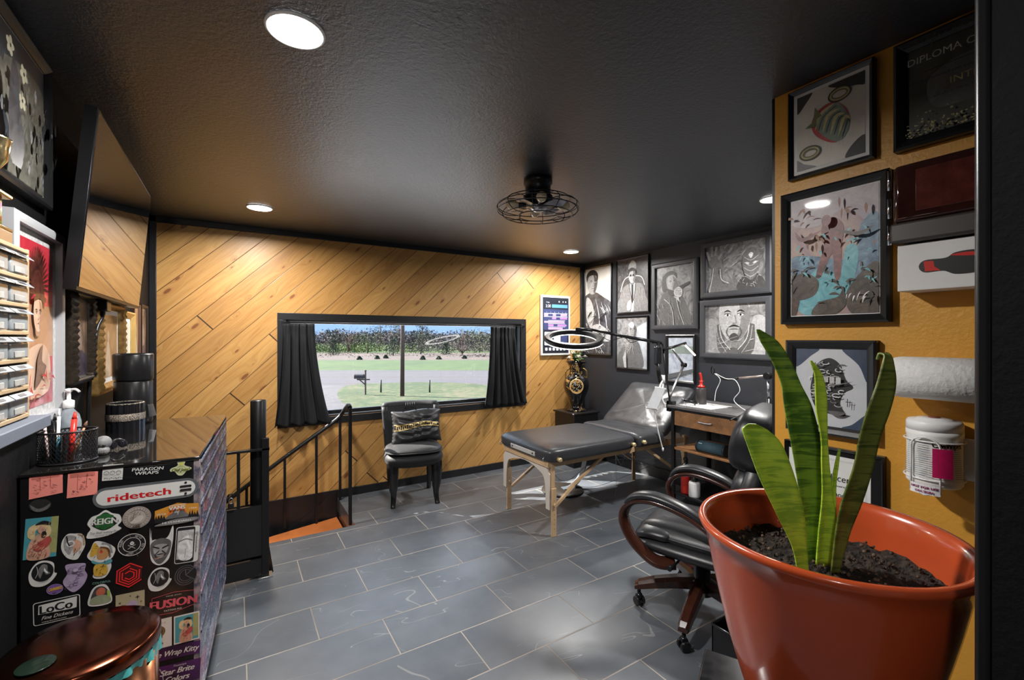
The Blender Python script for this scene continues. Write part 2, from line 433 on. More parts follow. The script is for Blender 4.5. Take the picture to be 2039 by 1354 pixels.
# ================================================================== THE ROOM SHELL
XL, XR, YW, XO = -0.555, 3.8, 4.378, 1.80     # left wall, picture wall, pine wall, ochre wall
HX, HY0, HY1 = 0.81, 3.20, 3.66               # stairwell edges
f = MB()
f.box(XL - 0.15, XR + 0.1, -0.05, HY0, -0.12, 0)
f.box(0.21, XR + 0.1, HY0, HY1, -0.12, 0); f.box(HX, XR + 0.1, HY1, YW + 0.1, -0.12, 0)
struct('floor', f, M_FLOOR)
f = MB(); f.box(-1.3, 1.6, -1.6, -0.05, -0.12, 0); struct('floor_hall', f, M_FLOOR)
f = MB(); f.box(XL - 0.15, XR + 0.15, -0.05, YW + 0.15, CEIL, CEIL + 0.12); struct('ceiling', f, M_CEIL)
f = MB(); f.box(-1.3, 1.6, -1.6, -0.05, CEIL, CEIL + 0.12); struct('ceiling_hall', f, M_CEIL)
f = MB(); f.box(XL - 0.12, XL, -0.05, YW + 0.15, -1.7, CEIL); struct('wall_left', f, M_LEFTW)
f = MB(); f.box(XR, XR + 0.12, 0.95, YW + 0.15, -0.12, CEIL); struct('wall_right', f, M_BLACKWALL)
# pine wall with the window opening
WX0, WX1, WZ0, WZ1 = 0.385, 2.835, 0.76, 1.64
f = MB()
for a in ((XL, WX0, 0, CEIL), (WX1, XR, 0, CEIL), (WX0, WX1, 0, WZ0), (WX0, WX1, WZ1, CEIL)):
    f.box(a[0], a[1], YW, YW + 0.15, a[2], a[3])
struct('wall_back', f, M_PLANK)
f = MB()
for x0, x1, y0, y1 in ((XL, HX, YW, YW + 0.1), (XL, XL + 0.02, HY0, YW), (HX, HX + 0.06, HY1, YW), (XL, 0.21, HY0 - 0.1, HY0), (0.21, 0.25, HY0, HY1), (0.21, HX, HY1 - 0.04, HY1)):
    f.box(x0, x1, y0, y1, -1.7, -0.121 if x0 == 0.21 or x1 == 0.21 or x0 == HX else 0.0)
f.box(XL, HX + 0.06, HY0 - 0.1, YW, -1.75, -1.7)
struct('wall_stairwell', f, M_TRIM)
f = MB(); f.box(XO, XO + 0.12, 0.118, 0.945, 0, CEIL); struct('wall_ochre', f, M_OCHRE)
f = MB(); f.box(XO + 0.12, XR, 0.83, 0.95, 0, CEIL); struct('wall_return', f, M_BLACKWALL)
f = MB(); f.box(XO + 0.002, XO + 0.12, 0.945, 0.957, 0, CEIL); struct('trim_1', f, M_TRIM)
f = MB(); f.box(0.6, XO + 0.12, -0.05, 0.118, 0, CEIL); f.box(XL, -0.5, -0.05, 0.118, 0, CEIL); f.box(-0.5, 0.6, -0.05, 0.118, 2.15, CEIL); struct('wall_front', f, M_LEFTW)
f = MB(); f.box(0.612, 0.69, 0.118, 0.133, 0, 2.2, 0.004); f.box(-0.58, -0.512, 0.118, 0.133, 0, 2.2, 0.004); f.box(-0.512, 0.612, 0.118, 0.133, 2.16, 2.22, 0.004); struct('trim_2', f, M_BLK)
f = MB(); f.box(-1.3, -1.2, -1.6, -0.05, 0, CEIL); f.box(1.5, 1.6, -1.6, -0.05, 0, CEIL); f.box(-1.3, 1.6, -1.7, -1.6, 0, CEIL)
f.box(-1.2, XL, -0.06, 0.0, 0, CEIL)
struct('wall_hall', f, mat_paint('hall_grey_paint', (0.30, 0.28, 0.26), 0.6, 0.2))
f = MB(); f.box(XL, HX, YW - 0.014, YW, -0.4, 0.075, 0.002); f.box(HX, XR, YW - 0.014, YW, 0, 0.075, 0.002); struct('baseboard_back', f, M_TRIM)
f = MB(); f.box(XR - 0.014, XR, 0.95, YW - 0.014, 0, 0.10, 0.003); f.box(XR - 0.02, XR, 0.95, YW - 0.014, 0.10, 0.115, 0.003); struct('baseboard_right', f, M_TRIM)
f = MB(); f.box(XL, XL + 0.014, 0.118, HY0, 0, 0.10, 0.003); struct('baseboard_left', f, M_TRIM)
f = MB(); f.box(XL, XR, YW - 0.02, YW, 2.373, CEIL, 0.003); struct('trim_3', f, M_TRIM)
f = MB(); f.box(XL, -0.511, YW - 0.02, YW, 0.0, CEIL, 0.003); f.box(3.735, XR, YW - 0.02, YW, 0.075, 2.373, 0.003); struct('trim_4', f, M_TRIM)
# the house outside: unseen eave above the window, added to limit the sun patch
f = MB(); f.box(-3, 6, YW + 0.12, YW + 0.5, CEIL + 0.12, CEIL + 0.16)
f.box(-3, 6, YW + 0.1, YW + 1.36, CEIL + 0.14, CEIL + 0.3)
struct('eave_sun_block', f, mat('eave_paint', (0.35, 0.34, 0.33), 0.7))
# window
f = MB()
f.box(0.315, 2.902, YW - 0.018, YW, 1.64, 1.70, 0.003); f.box(0.315, 2.902, YW - 0.018, YW, 0.695, 0.758, 0.003)
f.box(0.315, 0.385, YW - 0.018, YW, 0.758, 1.64, 0.003); f.box(2.835, 2.902, YW - 0.018, YW, 0.758, 1.64, 0.003)
f.box(WX0, WX0 + 0.012, YW, YW + 0.12, WZ0, WZ1); f.box(WX1 - 0.012, WX1, YW, YW + 0.12, WZ0, WZ1)
f.box(WX0, WX1, YW, YW + 0.12, WZ0, WZ0 + 0.012); f.box(WX0, WX1, YW, YW + 0.12, WZ1 - 0.012, WZ1)
win = tag(f.build('window_1', M_TRIM), kind='structure')
f = MB()
f.box(WX0 + 0.012, WX1 - 0.012, YW + 0.085, YW + 0.12, WZ0 + 0.012, WZ0 + 0.042, 0.004); f.box(WX0 + 0.012, WX0 + 0.04, YW + 0.085, YW + 0.12, WZ0 + 0.042, WZ1 - 0.03, 0.004); f.box(WX1 - 0.04, WX1 - 0.012, YW + 0.085, YW + 0.12, WZ0 + 0.042, WZ1 - 0.03, 0.004)
f.build('window_sash', M_BLK, win)
f = MB(); f.box(WX0 + 0.012, WX1 - 0.012, YW + 0.085, YW + 0.12, WZ1 - 0.03, WZ1 - 0.012, 0.003); f.box(WX0 + 0.02, 1.7, YW + 0.072, YW + 0.086, WZ1 - 0.022, WZ1 - 0.012)
f.build('window_track', M_WHITE, win)
f = MB(); f.box(WX0 + 0.02, WX1 - 0.02, YW + 0.098, YW + 0.102, WZ0 + 0.03, WZ1 - 0.02); f.build('window_pane', M_GLASS, win)

# ================================================================== RECESSED LIGHTS, FAN
desc = ['round recessed ceiling light nearest the doorway, largest in view', 'round recessed ceiling light above the stairwell near the pine wall',
        'round recessed ceiling light in the far corner above the flower vase', 'round recessed ceiling light beside the ochre wall end above the desk']
for (x, y), l in zip(LIGHTS, desc):
    t = thing('recessed_light', l, 'ceiling light', (x, y, CEIL), group='recessed lights in the ceiling')
    MB().lathe([(0.078, -0.001), (0.085, -0.001), (0.085, -0.005), (0.081, -0.009), (0.078, -0.009), (0.078, -0.001)], (x, y, CEIL), 40).build('trim_ring', M_WHITE, t)
    MB().lathe([(0, -0.010), (0.074, -0.009), (0.078, -0.007), (0.078, -0.002), (0, -0.002)], (x, y, CEIL), 40).build('diffuser', M_LED, t)
FX, FY = 1.525, 2.165
t = thing('ceiling_fan', 'caged black ceiling fan with four clear bulbs hanging over the room', 'ceiling fan', (FX, FY, CEIL))
MB().lathe([(0, 0), (0.085, 0), (0.085, -0.03), (0.075, -0.035), (0.075, -0.10), (0.088, -0.105), (0.088, -0.135), (0.06, -0.15), (0, -0.15)], (FX, FY, CEIL), 32).build('motor_housing', M_BLKM, t)
b = MB(); zt, zb, R = CEIL - 0.125, CEIL - 0.215, 0.24
ringp = lambda r, z, n=48: [(FX + r * cos(2 * pi * k / n), FY + r * sin(2 * pi * k / n), z) for k in range(n)]
for r, z in ((0.19, zt), (0.24, (zt + zb) / 2 + 0.012), (0.24, (zt + zb) / 2 - 0.016), (0.20, zb), (0.115, zb - 0.004)): b.tube(ringp(r, z), 0.0028, 6, True)
for k in range(10):
    a = 2 * pi * k / 10 + 0.2
    pts = [(0.07, zt - 0.004), (0.13, zt + 0.004), (0.19, zt), (0.228, zt - 0.022), (0.243, (zt + zb) / 2), (0.23, zb + 0.02), (0.20, zb), (0.16, zb - 0.006), (0.115, zb - 0.004)]
    b.tube(catmull([(FX + r * cos(a), FY + r * sin(a), z) for r, z in pts], 4), 0.0024, 6)
b.build('cage', M_BLKM, t)
for k in range(4):
    a = radians(20 + 90 * k); u = Vector((cos(a), sin(a), 0)); v = Vector((-sin(a), cos(a), 0)); c = Vector((FX, FY, CEIL - 0.165))
    b = MB(); b.poly([c + u * 0.03 - v * 0.018, c + u * 0.17 - v * 0.04 + Vector((0, 0, 0.014)), c + u * 0.185 + v * 0.02, c + u * 0.14 + v * 0.042 - Vector((0, 0, 0.012)), c + u * 0.03 + v * 0.018 - Vector((0, 0, 0.006))], (0, 0, 0.003))
    b.build('blade', mat('fan_blade_grey', (0.30, 0.31, 0.36), 0.25, 0.6), t)
MB().lathe([(0, 0.02), (0.05, 0.015), (0.055, -0.01), (0.02, -0.03), (0, -0.035)], (FX, FY, CEIL - 0.165), 24).build('hub', M_STEEL, t)
for k in range(4):
    a = radians(62 + 90 * k); u = Vector((cos(a), sin(a), 0)); c = Vector((FX, FY, CEIL - 0.155))
    b = MB(); b.tube([c + u * 0.07, c + u * 0.115], 0.015, 12); s_ = b.build('lamp_socket', M_BLKM, t)
    b = MB(); b.tube(catmull([c + u * 0.115, c + u * 0.13, c + u * 0.155, c + u * 0.18, c + u * 0.19], 3), [0.012, 0.014, 0.017, 0.022, 0.026, 0.0285, 0.030, 0.030, 0.028, 0.022, 0.015, 0.006, 0.002][:13], 14)
    b.build('bulb', mat('amber_bulb_glass', (0.75, 0.62, 0.42), 0.08, 0.0, coat=0.6), t)

# ================================================================== CURTAINS
def curtain(tl, tr, bl, br, zt, zb, folds, seed, label):
    rnd = random.Random(seed)
    ph = [rnd.uniform(-0.7, 0.7) for _ in range(folds + 2)]
    def fn(u, v):
        x = (tl + (tr - tl) * u) * (1 - v) + (bl + (br - bl) * u) * v
        flare = v ** 1.8; x = (tl + (tr - tl) * u) * (1 - flare) + (bl + (br - bl) * u) * flare
        k = u * folds; a = sin(2 * pi * k + ph[int(k) % len(ph)] * 0.6) * (0.013 + 0.014 * v) + 0.006 * sin(2 * pi * k * 2.3 + 5 * v + seed)
        pinch = 0.5 + 0.5 * min(1, abs(v - 0.10) / 0.06)
        return Vector((x + 0.008 * sin(2 * pi * k * 1.0 + 2), 4.315 + a * pinch - 0.012 * v, zt + (zb - zt) * v + 0.008 * sin(2 * pi * k) * v))
    b = MB(); b.grid(fn, folds * 14, 36)
    o = single('curtain', b, mat('black_curtain_cloth', (0.014, 0.015, 0.017), 0.75, var=0.1, bs=0.1, bsc=300, spec=0.25), label, 'curtain', ((tl + tr) / 2, 4.31, zt))
    m = o.modifiers.new('thick', 'SOLIDIFY'); m.thickness = 0.003
    return o
curtain(0.345, 0.60, 0.285, 0.735, 1.605, 0.715, 4, 1, 'black gathered curtain at the left end of the window, above the stair rail')
curtain(2.40, 2.715, 2.33, 2.87, 1.605, 0.735, 6, 2, 'black gathered curtain at the right end of the window with a grey lining stripe')
b = MB(); b.tube([(0.35, 4.325, 1.612), (2.86, 4.325, 1.612)], 0.004, 8)
for x in (0.352, 2.858): b.box(x - 0.004, x + 0.004, 4.32, 4.361, 1.602, 1.622)
single('curtain_rod', b, M_BLKM, 'thin black rod carrying both curtains across the top of the window', 'curtain rod', (1.6, 4.325, 1.61))

# ================================================================== OUTSIDE
ZG = -1.6
def strip(d0, d1, z, px0=-2500, px1=4500): return [at(px0, d0, z), at(px1, d0, z), at(px1, d1, z), at(px0, d1, z)]
def ground_mat(name, stops, sc, wave=0.0):
    m, t, b = new_mat(name); vec, _ = wpos(t)
    n = noise(t, vec, sc, 6, 0.65); n2 = noise(t, vec, sc * 0.12, 3, 0.6)
    t.links.new(ramp(t, n * 0.6 + n2 * 0.4, stops), b.inputs['Base Color']); b.inputs['Roughness'].default_value = 0.9
    return m
GR = ground_mat('lawn_grass', [(0.40, (0.012, 0.026, 0.003)), (0.5, (0.024, 0.042, 0.006)), (0.58, (0.065, 0.060, 0.026))], 3.0)
GR2 = ground_mat('verge_grass', [(0.38, (0.012, 0.034, 0.003)), (0.6, (0.032, 0.058, 0.006))], 0.8)
ASPH = ground_mat('asphalt', [(0.35, (0.040, 0.037, 0.043)), (0.65, (0.052, 0.048, 0.055))], 2.0)
GRAV = ground_mat('gravel', [(0.35, (0.036, 0.034, 0.038)), (0.65, (0.072, 0.068, 0.070))], 6.0)
BRUSHG = ground_mat('dry_field_grass', [(0.35, (0.038, 0.026, 0.021)), (0.65, (0.080, 0.058, 0.045))], 0.5)
b = MB(); b.poly(strip(13.5, 29.0, ZG)); struct('ground_driveway', b, GRAV)
b = MB(); b.poly([(-14, YW + 0.15, ZG), (22, YW + 0.15, ZG), (22, 11.5, ZG + 0.01), (-14, 11.5, ZG + 0.01)]); struct('ground_bounce', b, ground_mat('pale_bounce_ground', [(0.35, (0.52, 0.52, 0.52)), (0.65, (0.66, 0.66, 0.65))], 1.5))  # unseen pale ground, added to bounce sunlight through the window onto the ceiling
b = MB(); b.poly([(-20, 11.5, ZG - 0.01), (40, 11.5, ZG - 0.01), (40, 40, ZG - 0.01), (-20, 40, ZG - 0.01)]); struct('ground_lot', b, GRAV)
b = MB(); b.poly(strip(29.0, 42.5, ZG)); rd = struct('ground_road', b, ASPH)
b = MB()
for dd, wd in ((30.2, 0.10), (35.4, 0.12), (41.2, 0.10)): b.poly(strip(dd, dd + wd, ZG + 0.01))
b.build('road_line', mat('road_paint', (0.15, 0.12, 0.09), 0.8), rd)
b = MB(); b.poly(strip(42.5, 62, ZG + 0.005)); struct('ground_verge', b, GR2)
b = MB(); b.poly(strip(62, 92, ZG)); struct('ground_field', b, BRUSHG)
b = MB(); b.poly(strip(92, 400, ZG, -6000, 8000)); struct('ground_meadow', b, ground_mat('meadow', [(0.4, (0.03, 0.06, 0.012)), (0.6, (0.06, 0.09, 0.02))], 0.3))
isl = [(683, 771), (672, 783), (678, 798), (700, 812), (720, 826), (760, 850), (1250, 900), (1500, 830), (1100, 785), (985, 769), (925, 763.5), (850, 761), (800, 762), (740, 764), (705, 766)]
b = MB(); b.poly([(p.x, p.y, ZG + 0.012) for p in catmull([tuple(at(x, (CAM_H - ZG) * F_PX / (y - CY), ZG)) for x, y in isl], 4, True)]); struct('ground_lawn', b, GR)
WOODM = mat('weathered_post_wood', (0.085, 0.055, 0.045), 0.85, var=0.4, vs=5)
p = at(853 - 52, 23.6, ZG)
b = MB(); b.tube([p, p + Vector((0.02, 0, 4)), p + Vector((0.05, 0, 9))], [0.115, 0.10, 0.085], 14)
b.poly([p + Vector((-0.9, 0.7, 8.2)), p + Vector((0.9, -0.7, 8.2)), p + Vector((0.9, -0.7, 8.35)), p + Vector((-0.9, 0.7, 8.35))], (0.1, 0.1, 0))
single('utility_pole', b, WOODM, 'tall wooden utility pole on the lawn seen through the window', 'utility pole', p)
p = at(727.5, 24.2, ZG); R_ = Vector((CW, -SY, 0)); Fw = Vector((SY, CW, 0))
t = thing('mailbox', 'dark rural mailbox on a wooden post on the lawn outside', 'mailbox', p)
b = MB(); b.tube([p, p + Vector((0, 0, 1.28))], 0.055, 4); b.tube([p + Vector((0, 0, 1.28)), p + Vector((0, 0, 1.33)), p + Vector((0, 0, 1.36))], [0.07, 0.07, 0.01], 4)
b.tube([p - R_ * 0.45 + Vector((0, 0, 0.83)), p + R_ * 0.24 + Vector((0, 0, 0.83))], 0.045, 4); b.tube([p + Vector((0, 0, 0.55)), p - R_ * 0.32 + Vector((0, 0, 0.82))], 0.035, 4); b.build('post', WOODM, t)
b = MB(); c = p - R_ * 0.32 + Vector((0, 0, 0.97)); n = 10
prof = [(0.1 * cos(pi * k / n), 0.06 + 0.1 * sin(pi * k / n)) for k in range(n + 1)] + [(-0.1, -0.09), (0.1, -0.09)]
b.poly([c - R_ * 0.26 + Fw * a + Vector((0, 0, z)) for a, z in prof], R_ * 0.5); b.build('box', mat('mailbox_black', (0.02, 0.02, 0.022), 0.5), t)
for px, l in ((758.5, 'short dark bollard post on the lawn just right of the mailbox'), (855.5, 'short dark bollard post on the lawn right of the utility pole')):
    p = at(px, 25.2, ZG); b = MB(); b.tube([p, p + Vector((0, 0, 0.72))], 0.045, 8); single('bollard', b, mat('bollard_black', (0.02, 0.025, 0.02), 0.7), l, 'bollard', p, 'bollards on the lawn')
rnd = random.Random(4)
def foliage(b, c, r, n, s, flat=1.0):
    for _ in range(n):
        a, z = rnd.uniform(0, 2 * pi), rnd.uniform(-1, 1); q = rnd.random() ** 0.4; k = math.sqrt(1 - z * z)
        p = Vector(c) + Vector((r[0] * q * k * cos(a), r[1] * q * k * sin(a), r[2] * q * z))
        d = [Vector((rnd.uniform(-1, 1), rnd.uniform(-1, 1), rnd.uniform(-1, 1))).normalized() * s * rnd.uniform(0.5, 1.2) for _ in range(3)]
        b._f([b._v(p + d[0]), b._v(p + d[1]), b._v(p + d[2])])
def leafm(name, a, c2): return mat(name, a, 0.8, vs=0.9, col2=c2)
LG = leafm('spring_leaves', (0.085, 0.13, 0.022), (0.038, 0.065, 0.010)); LD = leafm('cedar_needles', (0.022, 0.040, 0.014), (0.008, 0.015, 0.006)); LB = leafm('bare_twigs', (0.10, 0.075, 0.065), (0.045, 0.035, 0.032))
def tree(px, d, h, w, kind, label, cat='tree', group='trees and bushes across the road'):
    p = at(px, d, ZG); t = thing({'cedar': 'cedar_tree', 'bush': 'green_bush', 'bare': 'bare_tree', 'pine': 'pine_tree'}[kind], label, cat, p, group=group)
    tr = MB(); cr = MB()
    tr.tube([p, p + Vector((0.1, 0, h * 0.6)), p + Vector((0, 0.1, h * 0.9))], [0.02 * h + 0.03, 0.015 * h, 0.01], 6)
    if kind == 'bare':
        for _ in range(26):
            a = rnd.uniform(0, 2 * pi); z0 = rnd.uniform(0.05, 0.55) * h; e = p + Vector((cos(a) * w * rnd.uniform(0.3, 1), sin(a) * w * rnd.uniform(0.3, 1), h * rnd.uniform(0.5, 1)))
            tr.tube([p + Vector((0, 0, z0)), (p + Vector((0, 0, z0)) + e) / 2 + Vector((0, 0, 0.06 * h)), e], [0.05, 0.035, 0.012], 4)
        foliage(cr, p + Vector((0, 0, h * 0.6)), (w, w, h * 0.42), 420, 0.10)
        m = LB
    elif kind == 'bush': foliage(cr, p + Vector((0, 0, h * 0.5)), (w, w, h * 0.52), 700, 0.17); m = LG
    elif kind == 'pine':
        for k in range(7): foliage(cr, p + Vector((rnd.uniform(-0.3, 0.3) * w, rnd.uniform(-0.3, 0.3) * w, h * (0.45 + 0.08 * k))), (w * (1.1 - 0.12 * k), w * (1.1 - 0.12 * k), h * 0.06), 150, 0.18)
        m = LD
    else:
        for k in range(6): foliage(cr, p + Vector((0, 0, h * (0.12 + 0.15 * k))), (w * (1 - 0.14 * k), w * (1 - 0.14 * k), h * 0.13), 170, 0.14)
        m = LD
    tr.build('trunk', WOODM, t); cr.build('crown', m, t)
tree(663, 80, 3.0, 1.3, 'cedar', 'small round dark cedar left of the window view, before the green bushes')
tree(783, 78, 3.2, 1.6, 'cedar', 'dark bushy cedar just left of the utility pole')
tree(888, 82, 2.4, 1.2, 'cedar', 'small dark cedar right of the utility pole under the tree line')
tree(840, 98, 7.6, 2.2, 'pine', 'tall narrow dark pine right of the utility pole')
tree(757, 105, 7.8, 3.4, 'pine', 'tall dark pine left of the utility pole above the tree line')
tree(794, 108, 7.4, 3.0, 'pine', 'dark pine right behind the utility pole')
tree(838, 86, 3.8, 2.2, 'cedar', 'wide dark evergreen beneath the narrow pine')
tree(920, 80, 2.0, 1.6, 'bare', 'low bare shrub in front of the tree line at the right')
tree(694, 92, 5.4, 4.0, 'bare', 'bare branching tree left of the utility pole')
tree(921, 92, 5.4, 3.4, 'bare', 'bare branching tree toward the right curtain')
tree(955, 96, 6.0, 4.0, 'bush', 'leafy green tree next to the right curtain')
tree(732, 90, 4.2, 3.6, 'bush', 'rounded green bush left of the utility pole')
for i, px in enumerate((716, 751, 768, 874, 925, 842)):
    tree(px, 63.5 + (i * 7 % 5), 0.42 + 0.05 * (i % 3), 0.42, 'cedar', 'tiny dark shrub at the far edge of the mown verge', 'shrub', 'tiny dark shrubs along the verge')
b = MB()
for _ in range(120): foliage(b, at(rnd.uniform(560, 1080), rnd.uniform(105, 135), ZG + rnd.uniform(1.0, 3.6)), (3.6, 3.6, 1.9), 260, 0.40)
tag(b.build('woodland', mat('grey_brown_wood', (0.080, 0.064, 0.066), 0.9, vs=0.12, col2=(0.035, 0.038, 0.028))), 'grey brown leafless woodland filling the horizon beyond the field', 'woodland', kind='stuff')
b = MB()
for _ in range(60): foliage(b, at(rnd.choice([rnd.uniform(590, 735), rnd.uniform(590, 830)]), rnd.uniform(93, 102), ZG + rnd.uniform(0.2, 1.3)), (3.0, 2.5, 1.1), 110, 0.22)
tag(b.build('thicket', LG), 'light green thicket band before the woodland at the left', 'thicket', kind='stuff')
b = MB()
for _ in range(90): foliage(b, at(rnd.uniform(830, 1060), rnd.uniform(92, 104), ZG + rnd.uniform(0.2, 2.2)), (2.4, 2.4, 1.2), 60, 0.22)
for _ in range(50): foliage(b, at(rnd.uniform(580, 1060), rnd.uniform(70, 92), ZG + 0.1), (2.0, 1.5, 0.35), 40, 0.16)
tag(b.build('dry_brush', LB), 'brown dry brush and grass across the field', 'brush', kind='stuff')

# ================================================================== STAIRWELL RAILING, GATE, POST
t = thing('stair_railing', 'black steel handrail sloping down along the pine wall into the stairwell', 'railing', (0.8, 4.3, 0))
b = MB(); b.tube(catmull([(0.779, 3.70, 0.925), (0.785, 3.78, 0.935), (0.83, 4.12, 0.86), (0.838, 4.28, 0.80), (0.80, 4.30, 0.745), (0.70, 4.30, 0.675), (0.367, 4.30, 0.452), (0.0, 4.30, 0.195), (-0.5, 4.30, -0.16)], 5), 0.018, 10)
b.build('handrail', M_BLKM, t)
b = MB(); b.box(0.767, 0.791, 3.675, 3.699, 0, 0.925, 0.002); b.build('baluster', M_BLKM, t)
for x, z0, z1 in ((0.819, -0.12, 0.765), (0.619, -0.25, 0.61), (0.367, -0.42, 0.445), (0.085, -0.6, 0.25), (-0.2, -0.8, 0.05)):
    MB().box(x - 0.010, x + 0.010, 4.29, 4.31, z0, z1).build('baluster', M_BLKM, t)
b = MB(); b.poly([(0.80, 4.375, 0.07), (0.80, 4.375, -0.2), (-0.5, 4.375, -1.15), (-0.5, 4.375, -0.8)], (0, -0.02, 0)); b.build('stringer', M_TRIM, t)
TREAD = mat('orange_stained_wood', (0.66, 0.20, 0.05), 0.42, var=0.3, vs=6, dist=0.8)
b = MB(); b.poly([(0.19, 3.72, -0.205), (0.80, 3.72, -0.205), (0.80, 4.355, -0.205), (0.21, 4.20, -0.205)], (0, 0, 0.035)); single('stair_tread', b, TREAD, 'orange stained wooden winder tread, the visible top step of the stairwell', 'stair step', (0.5, 3.9, -0.2))
b = MB(); b.lathe([(0, 0), (0.044, 0), (0.044, 1.083), (0.040, 1.089), (0, 1.089)], (0.127, 3.24, 0), 24); single('newel_post', b, M_BLKM, 'thick round black steel post standing at the corner of the stairwell', 'post', (0.127, 3.24, 0))
t = thing('stair_gate', 'low black metal gate with solid lower panel between tool chest and post', 'gate', (0.165, 3.165, 0))
GY = 3.165
MB().box(0.142, 0.182, GY - 0.02, GY + 0.02, 0.012, 0.86, 0.002).build('gate_post', M_BLKM, t)
MB().box(0.122, 0.202, GY - 0.035, GY + 0.035, 0, 0.012, 0.002).build('foot_plate', M_STEEL, t)
MB().box(-0.45, 0.185, GY - 0.02, GY + 0.015, 0.785, 0.80, 0.002).build('top_rail', M_BLKM, t)
for x in (-0.25, -0.13, 0.02): MB().box(x - 0.009, x + 0.009, GY - 0.009, GY + 0.009, 0.45, 0.785).build('bar', M_BLKM, t)
MB().box(-0.45, 0.142, GY - 0.008, GY + 0.008, 0.14, 0.45).build('panel', M_BLK, t)
MB().box(-0.45, 0.142, GY - 0.008, GY + 0.008, 0.015, 0.12).build('lower_panel', M_BLK, t)
b = MB(); b.tube([(-0.09, GY - 0.018, 0.53), (-0.02, GY - 0.018, 0.53)], 0.006, 8); b.tube(catmull([(-0.034, GY - 0.02, 0.535), (-0.03, GY - 0.03, 0.55), (-0.01, GY - 0.03, 0.55), (-0.006, GY - 0.02, 0.53)], 4), 0.004, 8); b.build('latch', M_BLKM, t)
t = thing('padlock', 'small black padlock hanging from the stair gate latch', 'padlock', (-0.018, GY - 0.03, 0.47))
MB().box(-0.034, -0.002, GY - 0.04, GY - 0.025, 0.468, 0.50, 0.004).build('body', M_BLK, t)
MB().tube(catmull([(-0.028, GY - 0.033, 0.50), (-0.027, GY - 0.033, 0.52), (-0.018, GY - 0.033, 0.53), (-0.009, GY - 0.033, 0.52), (-0.008, GY - 0.033, 0.50)], 4), 0.003, 8).build('shackle', M_STEEL, t)

# ================================================================== UPHOLSTERED CHAIR + PILLOW
VELVET = mat('black_velvet', (0.011, 0.012, 0.015), 0.6, var=0.5, vs=60, bs=0.3, bsc=45, sheen=0.08, spec=0.3)
SATIN = mat('black_satin', (0.018, 0.018, 0.020), 0.42, var=0.2, bs=0.2, bsc=9, bd=0.02, sheen=0.1)
t = thing('slipper_chair', 'black velvet slipper chair with curved legs below the window', 'chair', (1.405, 4.0, 0), radians(-13.6))
def seatf(q): q.y *= 1.0; return q
b = MB(); b.sup((0, -0.01, 0.40), (0.265, 0.24, 0.085), 0.62); b.build('seat_base', VELVET, t)
b = MB(); b.sup((0, -0.02, 0.475), (0.25, 0.225, 0.04), 0.62)
b.tube([(0.253 * math.copysign(abs(cos(a)) ** 0.62, cos(a)), -0.02 + 0.228 * math.copysign(abs(sin(a)) ** 0.62, sin(a)), 0.468) for a in (2 * pi * k / 48 for k in range(48))], 0.006, 6, True)
b.build('seat_cushion', VELVET, t)
def backf(u, v):
    a = (u - 0.5) * 2; x = a * 0.235 * (0.92 + 0.12 * v); y = 0.235 + 0.06 * v - 0.05 * a * a * 1.4; z = 0.42 + 0.40 * v
    return x, y, z
b = MB(); b.grid(lambda u, v: (lambda p: Vector((p[0], p[1] - 0.03, p[2])))(backf(u, v)), 18, 14); b.grid(lambda u, v: (lambda p: Vector((p[0], p[1] + 0.025, p[2])))(backf(1 - u, v)), 18, 14)
for e in (0, 1): b.tube([Vector(backf(e, k / 8)) for k in range(9)], 0.030, 10)
top = [Vector(backf(k / 16, 1)) + Vector((0, 0.022, 0.0)) for k in range(17)]
b.tube([top[0] + Vector((-0.025, 0.005, -0.012))] + top + [top[-1] + Vector((0.025, 0.005, -0.012))], [0.02] + [0.042] * 17 + [0.02], 14)
for k in range(5): b.tube([Vector(backf(0.4 + 0.05 * k, 0.93)) + Vector((0, -0.036, 0)), Vector(backf(0.42 + 0.04 * k, 1.0)) + Vector((0, -0.022, 0.028))], 0.004, 6)
b.build('backrest', VELVET, t)
for sx in (-1, 1):
    b = MB(); b.tube(catmull([(sx * 0.19, -0.13, 0.38), (sx * 0.192, -0.15, 0.30), (sx * 0.19, -0.165, 0.2), (sx * 0.185, -0.175, 0.1), (sx * 0.19, -0.195, 0.03), (sx * 0.193, -0.21, 0.0)], 4), [0.056, 0.056, 0.056, 0.055, 0.054, 0.052, 0.05, 0.047, 0.044, 0.041, 0.037, 0.029, 0.027, 0.025, 0.024, 0.023, 0.022, 0.022, 0.022, 0.022, 0.022][:21], 8, flat=(0.8, 1)); b.build('leg', mat('black_lacquer_wood', (0.008, 0.008, 0.009), 0.2, coat=0.3), t)
    b = MB(); b.tube(catmull([(sx * 0.17, 0.17, 0.36), (sx * 0.172, 0.19, 0.2), (sx * 0.175, 0.235, 0.0)], 5), [0.03 - 0.001 * k for k in range(11)], 8); b.build('leg', MATS['black_lacquer_wood'], t)
t = thing('throw_pillow', 'black satin throw pillow with a gold Greek key stripe, leaning on the velvet chair', 'pillow', (1.405, 4.0, 0), radians(-13.6))
pc = Vector((0.035, 0.05, 0.655)); PR = Matrix.Rotation(radians(-14), 3, 'X')
